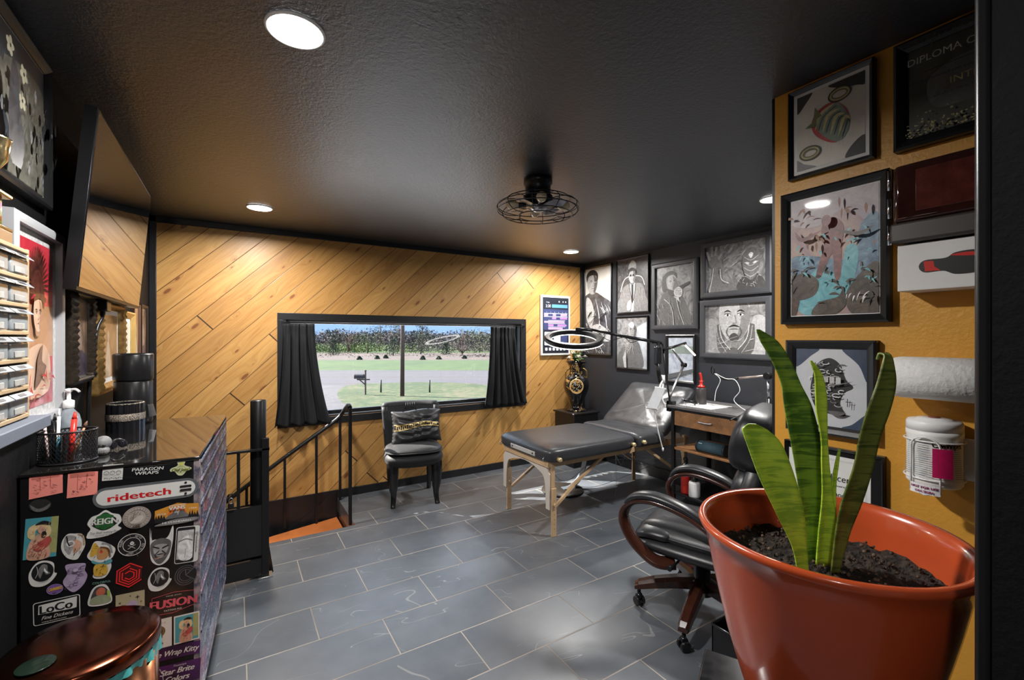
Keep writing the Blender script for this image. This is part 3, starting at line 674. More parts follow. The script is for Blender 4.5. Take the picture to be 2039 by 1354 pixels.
def pil(u, v, side):
    a, c = (u - 0.5) * 2, (v - 0.5) * 2
    pinch = 1 - 0.07 * (1 - c * c); pz = 1 - 0.06 * (1 - a * a)
    x = a * 0.232 * pinch; z = c * 0.155 * pz + 0.012 * sin(3.1 * a + 0.6)
    th = 0.062 * ((1 - a ** 4) * (1 - c ** 4)) ** 0.5 + 0.0
    wr = 0.010 * sin(9 * a + 14 * c + 3 * sin(4 * a)) * (1 - a * a) * (1 - c * c) + 0.008 * sin(5 * c * 3 - 4 * a * a * 2 + 1) * (1 - c ** 4) * (1 - a ** 4)
    return pc + PR @ Vector((x, side * (th + wr), z + (0.012 * a * (c < 0))))
b = MB(); b.grid(lambda u, v: pil(u, v, -1), 36, 30); b.grid(lambda u, v: pil(1 - u, v, 1), 20, 20)
bmesh.ops.remove_doubles(b.bm, verts=b.bm.verts, dist=0.0006); b.build('cover', SATIN, t)
GOLDP = mat('gold_print', (0.85, 0.62, 0.25), 0.35, 0.2, var=0.15)
b = MB()
def pst(pts, w=0.04, dy=0.0025):
    P = []
    for (a0, c0), (a1, c1) in zip(pts, pts[1:]):
        n = max(1, int(abs(a1 - a0) * 20) + int(abs(c1 - c0) * 20))
        for k in range(n): P.append((a0 + (a1 - a0) * k / n, c0 + (c1 - c0) * k / n))
    P.append(pts[-1]); dirs = []
    for i in range(len(P)):
        a = P[max(i - 1, 0)]; c = P[min(i + 1, len(P) - 1)]; dx, dz = c[0] - a[0], c[1] - a[1]; L = math.hypot(dx, dz) or 1; dirs.append((-dz / L * 0.73, dx / L))
    q = []
    for (a, c), (na, nc) in zip(P, dirs):
        q.append((b._v(pil((a - na * w / 2 + 1) / 2, (c - nc * w / 2 + 1) / 2, -1) - Vector((0, dy, 0))), b._v(pil((a + na * w / 2 + 1) / 2, (c + nc * w / 2 + 1) / 2, -1) - Vector((0, dy, 0)))))
    for A, B in zip(q, q[1:]): b._f([A[0], A[1], B[1], B[0]])
c0 = 0.02
bow = lambda a: 0.0
pst([(-0.95, c0 + 0.13), (0.95, c0 + 0.13)], 0.03); pst([(-0.95, c0 - 0.13), (0.95, c0 - 0.13)], 0.05)
for k in range(7):
    a = -0.86 + 0.255 * k
    pst([(a, c0 - 0.13), (a, c0 + 0.07), (a + 0.17, c0 + 0.07), (a + 0.17, c0 - 0.06), (a + 0.08, c0 - 0.06), (a + 0.08, c0 + 0.01)], 0.04)
b.build('greek_key_stripe', GOLDP, t)

# ================================================================== MASSAGE TABLE
t = thing('massage_table', 'portable black vinyl treatment table on beech legs with its backrest raised', 'treatment table', (2.8, 3.0, 0))
TY0, TY1 = 2.62, 3.37
def pad(x0, x1, z0, z1, y0=TY0, y1=TY1, rot=0, piv=None, wr=0.0, name='cushion', wfreq=1):
    cx, cy, cz = (x0 + x1) / 2, (y0 + y1) / 2, (z0 + z1) / 2
    hx, hy, hz = (x1 - x0) / 2, (y1 - y0) / 2, (z1 - z0) / 2
    R = Matrix.Rotation(rot, 3, 'Y')
    g = lambda x, p: math.copysign(abs(x) ** p, x)
    def f(u, v):
        a = 2 * pi * u; tt = pi * (v - 0.5)
        rx = g(cos(tt), 0.28) * g(cos(a), 0.18); ry = g(cos(tt), 0.28) * g(sin(a), 0.18); rz = g(sin(tt), 0.55)
        q = Vector((hx * rx, hy * ry, hz * rz))
        if q.z > 0 and wr: q.z += wr * (sin(16 * q.y + 26 * q.x * wfreq + 3 * sin(8 * q.x)) * 0.6 + sin(31 * q.y - 20 * q.x * wfreq) * 0.4) * (1 - rx * rx * 0.7)
        p = Vector((cx, cy, cz)) + q
        if piv is not None: p = Vector(piv) + R @ (p - Vector(piv))
        return p
    return MB().grid(f, 96, 40, closeu=True)
pad(1.945, 2.875, 0.540, 0.672).build('cushion', M_VINYL, t, False)
pad(2.88, 3.22, 0.540, 0.672, wr=0.005).build('cushion', M_VINYL, t, False)
pad(3.20, 3.80, 0.560, 0.655, TY0 + 0.01, TY1 + 0.05, radians(-40), (3.20, 3.0, 0.62), 0.009, wfreq=1.6).build('back_cushion', M_VINYL, t, False)
b = MB(); b.box(1.975, 3.6, TY0 + 0.055, TY0 + 0.075, 0.515, 0.56); b.box(1.975, 3.6, TY1 - 0.075, TY1 - 0.055, 0.515, 0.56); b.box(1.975, 1.99, TY0 + 0.075, TY1 - 0.075, 0.515, 0.56)
b.build('table_frame', M_BEECH, t)
for x in (2.02, 3.55):
    for y in (2.685, 3.325):
        b = MB(); b.box(x - 0.018, x + 0.018, y - 0.013, y + 0.013, 0.27, 0.58, 0.002); b.box(x - 0.022, x + 0.022, y - 0.028, y - 0.0135, 0.0, 0.36, 0.003)
        lg = b.build('leg', M_BEECH, t)
        for k in range(7): MB().tube([(x, y - 0.0285, 0.06 + 0.035 * k), (x, y - 0.0292, 0.06 + 0.035 * k)], 0.0028, 8).build('adjustment_hole', M_INK, lg)
        MB().tube([(x, y - 0.045, 0.24), (x, y - 0.03, 0.24)], 0.013, 12).build('leg_knob', M_BEECH, lg)
# arched ply end panels
for x in (1.994, 3.575):
    pts = []
    y0, y1 = 2.672, 3.338
    arch = catmull([(0, y1 - 0.045, 0.20), (0, y1 - 0.06, 0.40), (0, y1 - 0.13, 0.465), (0, (y0 + y1) / 2, 0.50), (0, y0 + 0.13, 0.465), (0, y0 + 0.06, 0.40), (0, y0 + 0.045, 0.20)], 4)
    b = MB(); outer = [(y0, 0.20), (y0, 0.58), (y1, 0.58), (y1, 0.20)]
    n = len(arch); R_a = []; 
    for i, p in enumerate(arch):
        k = i / (n - 1); yo = y1 + (y0 - y1) * k
        zo = 0.58 if 0.12 < k < 0.88 else 0.20 + 0.38 * (min(k, 1 - k) / 0.12)
        if k <= 0.12: yo = y1
        if k >= 0.88: yo = y0
        R_a.append((Vector((x, p.y, p.z)), Vector((x, yo, zo))))
    for (a, c), (d, e) in zip(R_a, R_a[1:]): b.poly([a, c, e, d], (-0.009, 0, 0))
    b.build('end_panel', M_BEECHP, t)
b = MB(); b.box(1.941, 1.958, 2.80, 3.15, 0.578, 0.612, 0.003)
pl = b.build('handle_plate', mat('pale_metal_plate', (0.62, 0.60, 0.56), 0.35, 0.3), t)
for y in (2.83, 3.12): MB().tube([(1.9405, y, 0.595), (1.9395, y, 0.595)], 0.008, 12).build('plate_bolt', M_INK, pl)
for y in (2.68, 3.30):
    MB().tube(catmull([(1.945, y, 0.60), (1.925, y - 0.008, 0.59), (1.93, y, 0.57), (1.95, y + 0.006, 0.575)], 4), 0.003, 8).build('clasp', M_CHROME, t)
for x, y, z in ((2.03, TY0 - 0.012, 0.585), (2.80, TY0 - 0.012, 0.60), (2.925, TY0 - 0.012, 0.605)):
    b = MB(); b.tube([(x, y + 0.03, z), (x, y, z), (x, y - 0.012, z), (x, y - 0.022, z)], [0.011, 0.015, 0.017, 0.011], 14); b.build('knob', mat('brass_knob', (0.78, 0.60, 0.32), 0.3, 0.5), t)
def brace(p0, p1, w=0.011): MB().tube([p0, p1], w * 1.3, 4).build('brace', M_BEECH, t)
brace((2.05, 2.70, 0.20), (2.24, 2.70, 0.335)); brace((2.19, 2.715, 0.30), (2.68, 2.715, 0.58)); brace((2.05, 3.31, 0.19), (2.33, 3.31, 0.36)); brace((2.27, 3.30, 0.34), (2.68, 3.30, 0.58))
brace((3.52, 2.70, 0.22), (2.95, 2.70, 0.58)); brace((3.52, 3.31, 0.22), (2.95, 3.31, 0.58)); brace((3.30, 2.68, 0.56), (3.52, 3.30, 0.50))
MB().tube([(2.24, 2.69, 0.32), (2.24, 2.725, 0.32)], 0.012, 10).build('brace_bolt', M_STEEL, t)
def cable(pts, r=0.0018, m=None): MB().tube(catmull(pts, 6), r, 6).build('support_cable', m or M_STEEL, t)
cable([(2.05, 2.70, 0.45), (2.35, 2.9, 0.30), (2.8, 3.0, 0.42), (3.5, 3.3, 0.30)]); cable([(2.24, 2.715, 0.33), (2.9, 3.0, 0.36), (3.52, 2.70, 0.36)]); cable([(2.02, 3.30, 0.55), (2.24, 3.0, 0.40), (2.33, 3.3, 0.36)]); cable([(2.7, 2.72, 0.57), (2.9, 2.9, 0.25), (2.98, 3.0, 0.02)])
cable([(2.68, 2.72, 0.56), (2.85, 2.8, 0.38), (3.1, 3.0, 0.36), (3.52, 3.3, 0.45)]); cable([(2.24, 2.72, 0.33), (2.7, 2.85, 0.22), (3.52, 2.70, 0.42)])
# overbed style stand beneath
t = thing('round_base_stand', 'grey curved blade stand on a round black base under the treatment table', 'stand', (2.72, 3.42, 0))
MB().lathe([(0, 0), (0.20, 0), (0.205, 0.008), (0.20, 0.018), (0.05, 0.022), (0, 0.022)], (2.70, 3.42, 0), 48).build('base', mat('stand_base_bronze', (0.03, 0.026, 0.022), 0.4, 0.4), t)
b = MB(); pth = catmull([(2.70, 3.42, 0.022), (2.80, 3.40, 0.035), (2.90, 3.39, 0.12), (2.95, 3.385, 0.26), (2.96, 3.385, 0.42), (2.957, 3.385, 0.505)], 6)
b.tube(pth, 0.05, 4, flat=(1.0, 0.12)); b.build('blade', mat('slate_blue_metal', (0.13, 0.155, 0.19), 0.35, 0.4), t)

# ================================================================== OFFICE CHAIR
t = thing('office_chair', 'black leather executive chair with mahogany arms and star base', 'office chair', (2.11, 1.485, 0), radians(107.5))
A0 = radians(-107.5)
for k in range(5):
    a = radians(129 + 72 * k) + A0; u = Vector((cos(a), sin(a), 0)); v = Vector((-sin(a), cos(a), 0))
    b = MB()
    sec = [(0.03, 0.185, 0.034, 0.030), (0.12, 0.172, 0.033, 0.028), (0.24, 0.145, 0.030, 0.025), (0.325, 0.118, 0.026, 0.020), (0.345, 0.108, 0.022, 0.012)]
    R0 = []
    for r, z, w, h in sec: R0.append([b._v(u * r + v * sx * w * q + Vector((0, 0, z + sz))) for sx, q, sz in ((-1, 1, -h), (1, 1, -h), (1, 1, h * 0.3), (1, 0.6, h), (-1, 0.6, h), (-1, 1, h * 0.3))])
    for P_, Q_ in zip(R0, R0[1:]):
        for i in range(6): b._f([P_[i], P_[(i + 1) % 6], Q_[(i + 1) % 6], Q_[i]])
    b._f(R0[0][::-1]); b._f(R0[-1])
    arm = b.build('base_arm', M_MAHOG, t)
    c = u * 0.322; b = MB(); b.tube([c + Vector((0, 0, 0.10)), c + Vector((0, 0, 0.05))], 0.011, 10)
    w_ = u * cos(0.8) + v * sin(0.8)
    cs = MB(); 
    for sgn in (-1, 1): cs.tube([c + Vector((0, 0, 0.026)) + w_ * sgn * 0.010, c + Vector((0, 0, 0.026)) + w_ * sgn * 0.012, c + Vector((0, 0, 0.026)) + w_ * sgn * 0.022, c + Vector((0, 0, 0.026)) + w_ * sgn * 0.026], [0.02, 0.026, 0.026, 0.018], 18)
    cs.tube([c + Vector((0, 0, 0.10)), c + Vector((0, 0, 0.03))], 0.010, 10); cs.tube([c + w_ * -0.013 + Vector((0, 0, 0.05)), c + w_ * 0.013 + Vector((0, 0, 0.05))], 0.016, 12)
    cs.build('caster', mat('caster_black', (0.01, 0.01, 0.012), 0.2), arm); b.bm.free()
MB().lathe([(0, 0.13), (0.055, 0.13), (0.058, 0.16), (0.055, 0.20), (0.042, 0.205), (0.042, 0.30), (0.034, 0.305), (0.034, 0.36), (0, 0.36)], (0, 0, 0), 24).build('gas_column', M_BLKM, t)
b = MB(); b.box(-0.12, 0.12, -0.08, 0.08, 0.345, 0.375, 0.01); b.tube([(0.05, 0.06, 0.36), (0.05, 0.24, 0.355), (0.06, 0.30, 0.35)], [0.006, 0.006, 0.014], 8); b.build('tilt_mechanism', M_BLKM, t)
b = MB(); b.sup((0.02, 0, 0.405), (0.275, 0.262, 0.055), 0.4, fn=lambda q: Vector((q.x, q.y, q.z - 0.12 * max(0, q.x) ** 2 * 0))); b.build('seat_shell', M_LEATHER, t)
b = MB()
b.sup((0.02, 0, 0.465), (0.265, 0.235, 0.055), 0.45, fn=lambda q: Vector((q.x, q.y, q.z - 0.45 * max(0, q.x - 0.12) ** 2 + (0.01 * cos(40 * q.y) if q.z > 0 else 0))))
b.sup((0.175, 0, 0.462), (0.125, 0.25, 0.046), 0.5, fn=lambda q: Vector((q.x, q.y, q.z - 2.6 * max(0, q.x) ** 2)))
b.build('seat_cushion', M_LEATHER, t)
RB = Matrix.Rotation(radians(-13), 3, 'Y')
b = MB(); b.sup((-0.26, 0, 0.70), (0.06, 0.27, 0.27), 0.5, rot=RB); b.build('backrest', M_LEATHER, t)
b = MB()
b.sup((-0.215, 0, 0.60), (0.065, 0.24, 0.12), 0.5, rot=RB); b.sup((-0.25, 0, 0.775), (0.065, 0.25, 0.13), 0.5, rot=RB)
b.build('back_cushion', M_LEATHER, t)
b = MB(); b.sup((-0.28, 0, 0.995), (0.095, 0.275, 0.150), 0.45, 36, 20, RB, p=0.38); b.tube([Vector((-0.19 + 0.0, 0.0, 1.0)) + RB @ Vector((0.012, -0.24 + 0.48 * k / 12, 0.10)) for k in range(13)], 0.003, 6); b.build('headrest', M_LEATHER, t)
for s_ in (-1, 1):
    y = s_ * 0.30
    loop = catmull([(-0.20, y * 0.93, 0.52), (-0.14, y, 0.575), (-0.02, y * 1.02, 0.635), (0.14, y * 1.03, 0.662), (0.255, y * 1.02, 0.63), (0.30, y * 1.01, 0.55), (0.265, y, 0.46), (0.20, y * 0.95, 0.39), (0.13, y * 0.9, 0.352), (0.06, y * 0.75, 0.350)], 6)
    b = MB(); b.tube(loop, 0.028, 10, flat=(1.25, 0.62)); ar = b.build('armrest', M_MAHOG, t)
    b = MB(); pp = catmull([(-0.13, y, 0.605), (-0.02, y * 1.02, 0.664), (0.13, y * 1.03, 0.692), (0.235, y * 1.03, 0.668), (0.285, y * 1.02, 0.61)], 6); n = len(pp)
    b.tube(pp, [0.036 * max(0.35, sin(pi * min(1, max(0, (i + 1.2) / (n + 1.4)))) ** 0.35) for i in range(n)], 12, flat=(1.2, 0.6)); b.build('arm_pad', M_LEATHER, ar)

# ================================================================== WORK DESK
t = thing('work_desk', 'tall narrow desk with grey top, wood drawers and black metal frame', 'desk', (3.48, 2.0, 0))
DX0, DX1, DY0, DY1 = 3.19, 3.74, 1.30, 2.585
MB().box(DX0, DX1, DY0, DY1, 0.878, 0.90, 0.003).build('desk_top', M_GREYTOP, t)
MB().box(DX0 + 0.01, DX1, DY0 + 0.01, DY1 - 0.01, 0.862, 0.878).build('top_frame', M_BLKM, t)
for x in (DX0 + 0.025, DX1 - 0.03):
    for y in (DY0 + 0.03, DY1 - 0.045): MB().box(x - 0.014, x + 0.014, y - 0.014, y + 0.014, 0, 0.862, 0.002).build('leg', M_BLKM, t)
for y0, y1 in ((1.92, 2.52), (1.36, 1.88)):
    b = MB(); b.box(DX0 + 0.012, DX0 + 0.03, y0, y1, 0.735, 0.858, 0.003); b.box(DX0 + 0.03, DX1 - 0.06, y0 + 0.02, y1 - 0.02, 0.745, 0.85); dr = b.build('drawer', M_OAK, t)
    ym = (y0 + y1) / 2; b = MB(); b.tube(catmull([(DX0 + 0.012, ym + 0.055, 0.80), (DX0 - 0.012, ym + 0.05, 0.80), (DX0 - 0.016, ym, 0.798), (DX0 - 0.012, ym - 0.05, 0.80), (DX0 + 0.012, ym - 0.055, 0.80)], 4), 0.005, 8); b.build('handle', M_STEEL, dr)
MB().box(DX0 + 0.02, DX1 - 0.05, 1.36, 2.535, 0.525, 0.543, 0.002).build('shelf', M_OAK, t)
MB().box(DX0 + 0.02, DX1 - 0.05, 1.36, 2.535, 0.14, 0.158, 0.002).build('shelf', M_BLK, t)
SPK = mat('teal_speaker_cloth', (0.055, 0.12, 0.155), 0.6, bs=0.4, bsc=400)
t = thing('portable_speaker', 'dark teal cylindrical portable speaker lying on the desk shelf', 'speaker', (3.27, 2.2, 0.543))
MB().tube([(3.27, 2.32, 0.592), (3.27, 2.10, 0.592)], 0.046, 24).build('body', SPK, t)
for y in (2.325, 2.088): MB().tube([(3.27, y + 0.008, 0.592), (3.27, y - 0.006, 0.592)], 0.049, 24).build('end_cap', mat('dark_rubber', (0.02, 0.03, 0.04), 0.5), t)
MB().box(3.2225, 3.2245, 2.27, 2.30, 0.62, 0.626).build('badge', M_WHITE, t)
t = thing('spray_bottle', 'red bottle with black pump cap on the low desk shelf', 'bottle', (3.27, 2.46, 0.158))
MB().lathe([(0, 0), (0.036, 0), (0.038, 0.01), (0.038, 0.06), (0.035, 0.066), (0.038, 0.072), (0.038, 0.15), (0.025, 0.17), (0.02, 0.175), (0, 0.175)], (3.27, 2.46, 0.158), 24).build('body', M_RED, t)
MB().lathe([(0.022, 0.172), (0.034, 0.178), (0.034, 0.24), (0.02, 0.25), (0.012, 0.255), (0.012, 0.275), (0.02, 0.28), (0.018, 0.3), (0, 0.3)], (3.27, 2.46, 0.158), 24).build('cap', M_BLK, t)
t = thing('white_jar', 'white jar with black pump beside the red bottle', 'jar', (3.26, 2.365, 0.158))
MB().lathe([(0, 0), (0.045, 0), (0.047, 0.01), (0.047, 0.11), (0.04, 0.125), (0, 0.125)], (3.26, 2.365, 0.158), 28).build('body', M_WHITE, t)
MB().lathe([(0.018, 0.125), (0.024, 0.128), (0.024, 0.155), (0.008, 0.16), (0.008, 0.18), (0.022, 0.185), (0.02, 0.2), (0, 0.2)], (3.26, 2.365, 0.158), 20).build('pump', M_BLK, t)
b = MB(); b.box(3.27, 3.56, 2.22, 2.53, 0.9005, 0.9025); single('paper_towel_sheet', b, M_PAPER, 'flat white paper sheet spread on the left end of the grey desk top', 'paper', (3.4, 2.4, 0.9005))
t = thing('pump_bottle', 'dark cylinder bottle with a red nozzle on the desk', 'bottle', (3.47, 2.45, 0.9025))
MB().lathe([(0, 0), (0.042, 0), (0.044, 0.006), (0.044, 0.135), (0.040, 0.142), (0, 0.142)], (3.47, 2.45, 0.9025), 28).build('body', mat('dark_grey_plastic', (0.05, 0.045, 0.045), 0.35), t)
b = MB(); b.lathe([(0.02, 0.142), (0.03, 0.146), (0.03, 0.158), (0.014, 0.165), (0.012, 0.19), (0.018, 0.205), (0, 0.205)], (3.47, 2.45, 0.9025), 20); b.tube(catmull([(3.47, 2.45, 1.10), (3.47, 2.453, 1.14), (3.465, 2.46, 1.175)], 4), 0.010, 8); b.build('nozzle', M_RED, t)
t = thing('tattoo_machine', 'small black tattoo machine resting on the white paper sheet', 'tattoo machine', (3.33, 2.47, 0.9025))
b = MB(); b.tube([(3.30, 2.50, 0.945), (3.35, 2.41, 0.925)], 0.013, 12); b.build('grip', M_BLKM, t)
b = MB(); b.tube([(3.29, 2.51, 0.952), (3.34, 2.425, 0.937)], 0.005, 8); b.tube([(3.31, 2.49, 0.94), (3.31, 2.49, 0.905)], 0.005, 8); b.tube([(3.35, 2.43, 0.925), (3.355, 2.43, 0.905)], 0.008, 8); b.tube([(3.35, 2.41, 0.925), (3.36, 2.385, 0.912)], 0.007, 8); b.build('stand', M_STEEL, t)
# LED elbow lamp, clamped to the desk end
t = thing('desk_lamp', 'elbow arm LED bar lamp clamped to the near left corner of the desk', 'lamp', (3.24, 2.60, 0.90))
b = MB(); b.box(3.215, 3.265, 2.575, 2.615, 0.84, 0.868, 0.003); b.box(3.215, 3.265, 2.586, 2.615, 0.85, 0.93, 0.003); b.box(3.215, 3.265, 2.55, 2.615, 0.902, 0.93, 0.003); b.build('clamp', M_BLKM, t)
b = MB(); b.tube([(3.24, 2.60, 0.93), (3.28, 2.60, 1.02), (3.46, 2.62, 1.235)], 0.010, 10); b.build('lower_arm', M_STEEL, t)
MB().tube([(3.46, 2.60, 1.235), (3.46, 2.64, 1.235)], 0.02, 14).build('elbow', M_BLKM, t)
MB().tube([(3.46, 2.62, 1.235), (3.30, 2.62, 1.385)], 0.009, 10).build('upper_arm', M_STEEL, t)
b = MB(); b.tube([(3.20, 2.63, 1.375), (3.46, 2.60, 1.435)], 0.011, 10); b.build('swivel_bar', M_BLKM, t)
b = MB(); b.tube([(3.44, 2.60, 1.43), (3.585, 2.60, 1.33)], 0.010, 10); b.build('lamp_head', M_BLKM, t)
b = MB(); b.tube([(3.445, 2.592, 1.414), (3.58, 2.592, 1.322)], 0.0075, 8); b.build('light_bar', m_emit('warm_led', (1.0, 0.85, 0.62), 7.0), t)
# ring light on boom
t = thing('ring_light', 'black LED ring light held over the table on a jointed boom arm', 'ring light', (2.51, 3.03, 1.467))
rc = Vector((2.513, 3.03, 1.467)); tx = Vector((CW, -SY, 0)); ty = Vector((SY * cos(radians(16)), CW * cos(radians(16)), sin(radians(16)))); nz = tx.cross(ty)
def rr(r, h): return [rc + tx * r * cos(a) + ty * r * sin(a) + nz * h for a in (2 * pi * k / 64 for k in range(64))]
def band(sec, m, name, par):
    b = MB(); V = [[b._v(p) for p in rr(r, h)] for r, h in sec]; n = len(sec)
    for i in range(n):
        A, B = V[i], V[(i + 1) % n]
        for k in range(64): b._f([A[k], A[(k + 1) % 64], B[(k + 1) % 64], B[k]], False)
    return b.build(name, m, par)
band([(0.200, -0.010), (0.200, 0.018), (0.21, 0.026), (0.244, 0.026), (0.256, 0.016), (0.256, -0.010)], M_BLKM, 'ring_housing', t)
band([(0.203, -0.0105), (0.253, -0.0105), (0.253, -0.017), (0.203, -0.017)], m_emit('ring_led', (1.0, 0.99, 0.97), 4.0), 'ring_diffuser', t)
b = MB(); b.tube([rc + tx * 0.05 + ty * 0.235 + nz * 0.03, rc + tx * 0.20 + ty * 0.20 + nz * 0.03], 0.016, 10); b.tube([rc + tx * 0.20 + ty * 0.20 + nz * 0.035, Vector((2.90, 2.85, 1.50))], 0.013, 10); b.build('mount', M_BLKM, t)
MB().tube([Vector((2.90, 2.85, 1.50)), Vector((3.22, 2.67, 1.435))], 0.014, 10).build('boom', M_BLKM, t)
b = MB(); b.tube([(3.19, 2.68, 1.44), (3.17, 2.68, 1.24)], 0.016, 8); b.box(3.15, 3.21, 2.66, 2.70, 1.25, 1.40, 0.004); b.tube([(3.17, 2.68, 1.26), (3.22, 2.68, 1.08)], 0.022, 6, flat=(1, 0.5)); b.build('joint_block', M_BLK, t)
MB().tube([(3.22, 2.66, 1.43), (3.235, 2.64, 1.2), (3.24, 2.604, 0.96), (3.24, 2.60, 0.93)], 0.008, 8).build('upright', M_BLKM, t)
b = MB(); b.tube(catmull([(2.72, 2.93, 1.52), (2.80, 2.89, 1.46), (2.92, 2.83, 1.485), (2.97, 2.80, 1.44), (3.05, 2.76, 1.46), (3.15, 2.70, 1.43)], 6), 0.003, 6); b.build('cord', M_BLKM, t)
# phone holder with white cable
t = thing('phone_holder', 'white gooseneck phone clamp on the desk corner with a dangling white cable', 'phone holder', (3.16, 2.61, 0.93))
b = MB(); b.tube(catmull([(3.222, 2.635, 0.885), (3.20, 2.65, 0.95), (3.22, 2.66, 1.04), (3.235, 2.66, 1.12)], 5), 0.010, 8); b.tube(catmull([(3.22, 2.66, 1.10), (3.19, 2.66, 1.06), (3.17, 2.65, 1.02), (3.14, 2.64, 0.98)], 5), 0.008, 8); b.tube([(3.235, 2.66, 1.08), (3.23, 2.66, 1.15)], 0.018, 10); b.box(3.208, 3.236, 2.62, 2.65, 0.868, 0.905, 0.003); b.build('gooseneck', M_WHITE, t)
b = MB(); u = Vector((0.055, 0.0, 0.085)); v = Vector((0.02, -0.038, -0.005)); c = Vector((3.115, 2.64, 0.955))
b.poly([c - u - v, c + u - v, c + u + v, c - u + v], (-0.008, -0.006, 0.006)); b.build('holder_plate', mat('pale_grey_plastic', (0.45, 0.46, 0.48), 0.3), t)
for q in (c - u, c + u): MB().tube([q - v * 1.1, q + v * 1.1], 0.008, 6).build('jaw', M_WHITE, t)
b = MB(); b.tube(catmull([(3.07, 2.63, 0.89), (3.08, 2.62, 0.80), (3.11, 2.61, 0.66), (3.15, 2.60, 0.52)], 6), 0.005, 8); b.tube([(3.15, 2.60, 0.53), (3.153, 2.60, 0.50)], 0.009, 8); b.build('cable', M_WHITE, t)
# magnifier / microphone boom at the right of the desk
t = thing('boom_arm', 'slim boom arm with ring end and white cord at the desk end', 'boom arm', (3.45, 1.86, 0.90))
b = MB(); b.lathe([(0, 0), (0.03, 0), (0.03, 0.02), (0.018, 0.03), (0.018, 0.12), (0, 0.12)], (3.45, 1.857, 0.90), 16); b.build('clamp', M_BLKM, t)
MB().tube([(3.45, 1.857, 1.02), (3.45, 1.86, 1.15)], 0.010, 10).build('post', M_STEEL, t)
MB().tube([(3.43, 1.865, 1.19), (3.47, 1.865, 1.19)], 0.026, 16).build('pivot', M_BLKM, t)
b = MB(); b.tube([(3.45, 1.88, 1.19), (3.45, 2.09, 1.158)], 0.009, 8); b.build('arm', mat('rose_steel', (0.55, 0.45, 0.40), 0.3, 0.8), t)
b = MB(); b.tube(catmull([(3.45, 2.09, 1.158), (3.45, 2.16, 1.14), (3.45, 2.22, 1.135), (3.45, 2.27, 1.16), (3.45, 2.31, 1.185)], 4), 0.008, 8); b.build('gooseneck', M_BLKM, t)
b = MB(); b.tube([(3.45 + 0.012 * cos(a), 2.325 + 0.024 * cos(a), 1.205 + 0.036 * sin(a)) for a in (2 * pi * k / 20 for k in range(20))], 0.004, 6, True); b.build('ring_end', M_BLKM, t)
b = MB(); b.tube(catmull([(3.44, 2.30, 1.18), (3.44, 2.25, 1.13), (3.44, 2.29, 1.03), (3.44, 2.30, 0.95)], 6), 0.003, 6); b.tube(catmull([(3.44, 2.29, 1.18), (3.44, 2.20, 1.145), (3.44, 2.12, 1.14), (3.44, 2.08, 1.06), (3.44, 2.13, 0.98), (3.44, 2.08, 0.93), (3.44, 2.03, 0.906)], 6), 0.003, 6); b.build('cord', M_WHITE, t)
# bin behind the plant stand
t = thing('waste_bin', 'small glossy black square waste bin on the floor past the ochre wall end', 'bin', (1.82, 1.08, 0))
zt, bx0, bx1, by0, by1 = 0.25, 1.745, 1.905, 0.975, 1.18
GBP = mat('glossy_black_plastic', (0.008, 0.008, 0.009), 0.12)
b = MB()
for x0, x1, y0, y1 in ((bx0, bx0 + 0.005, by0, by1), (bx1 - 0.005, bx1, by0, by1), (bx0, bx1, by0, by0 + 0.005), (bx0, bx1, by1 - 0.005, by1)): b.box(x0, x1, y0, y1, 0.004, zt)
b.box(bx0, bx1, by0, by1, 0, 0.01); b.build('body', GBP, t)
MB().tube([(bx0, by0, zt), (bx1, by0, zt), (bx1, by1, zt), (bx0, by1, zt)], 0.006, 6, True).build('rim', GBP, t)

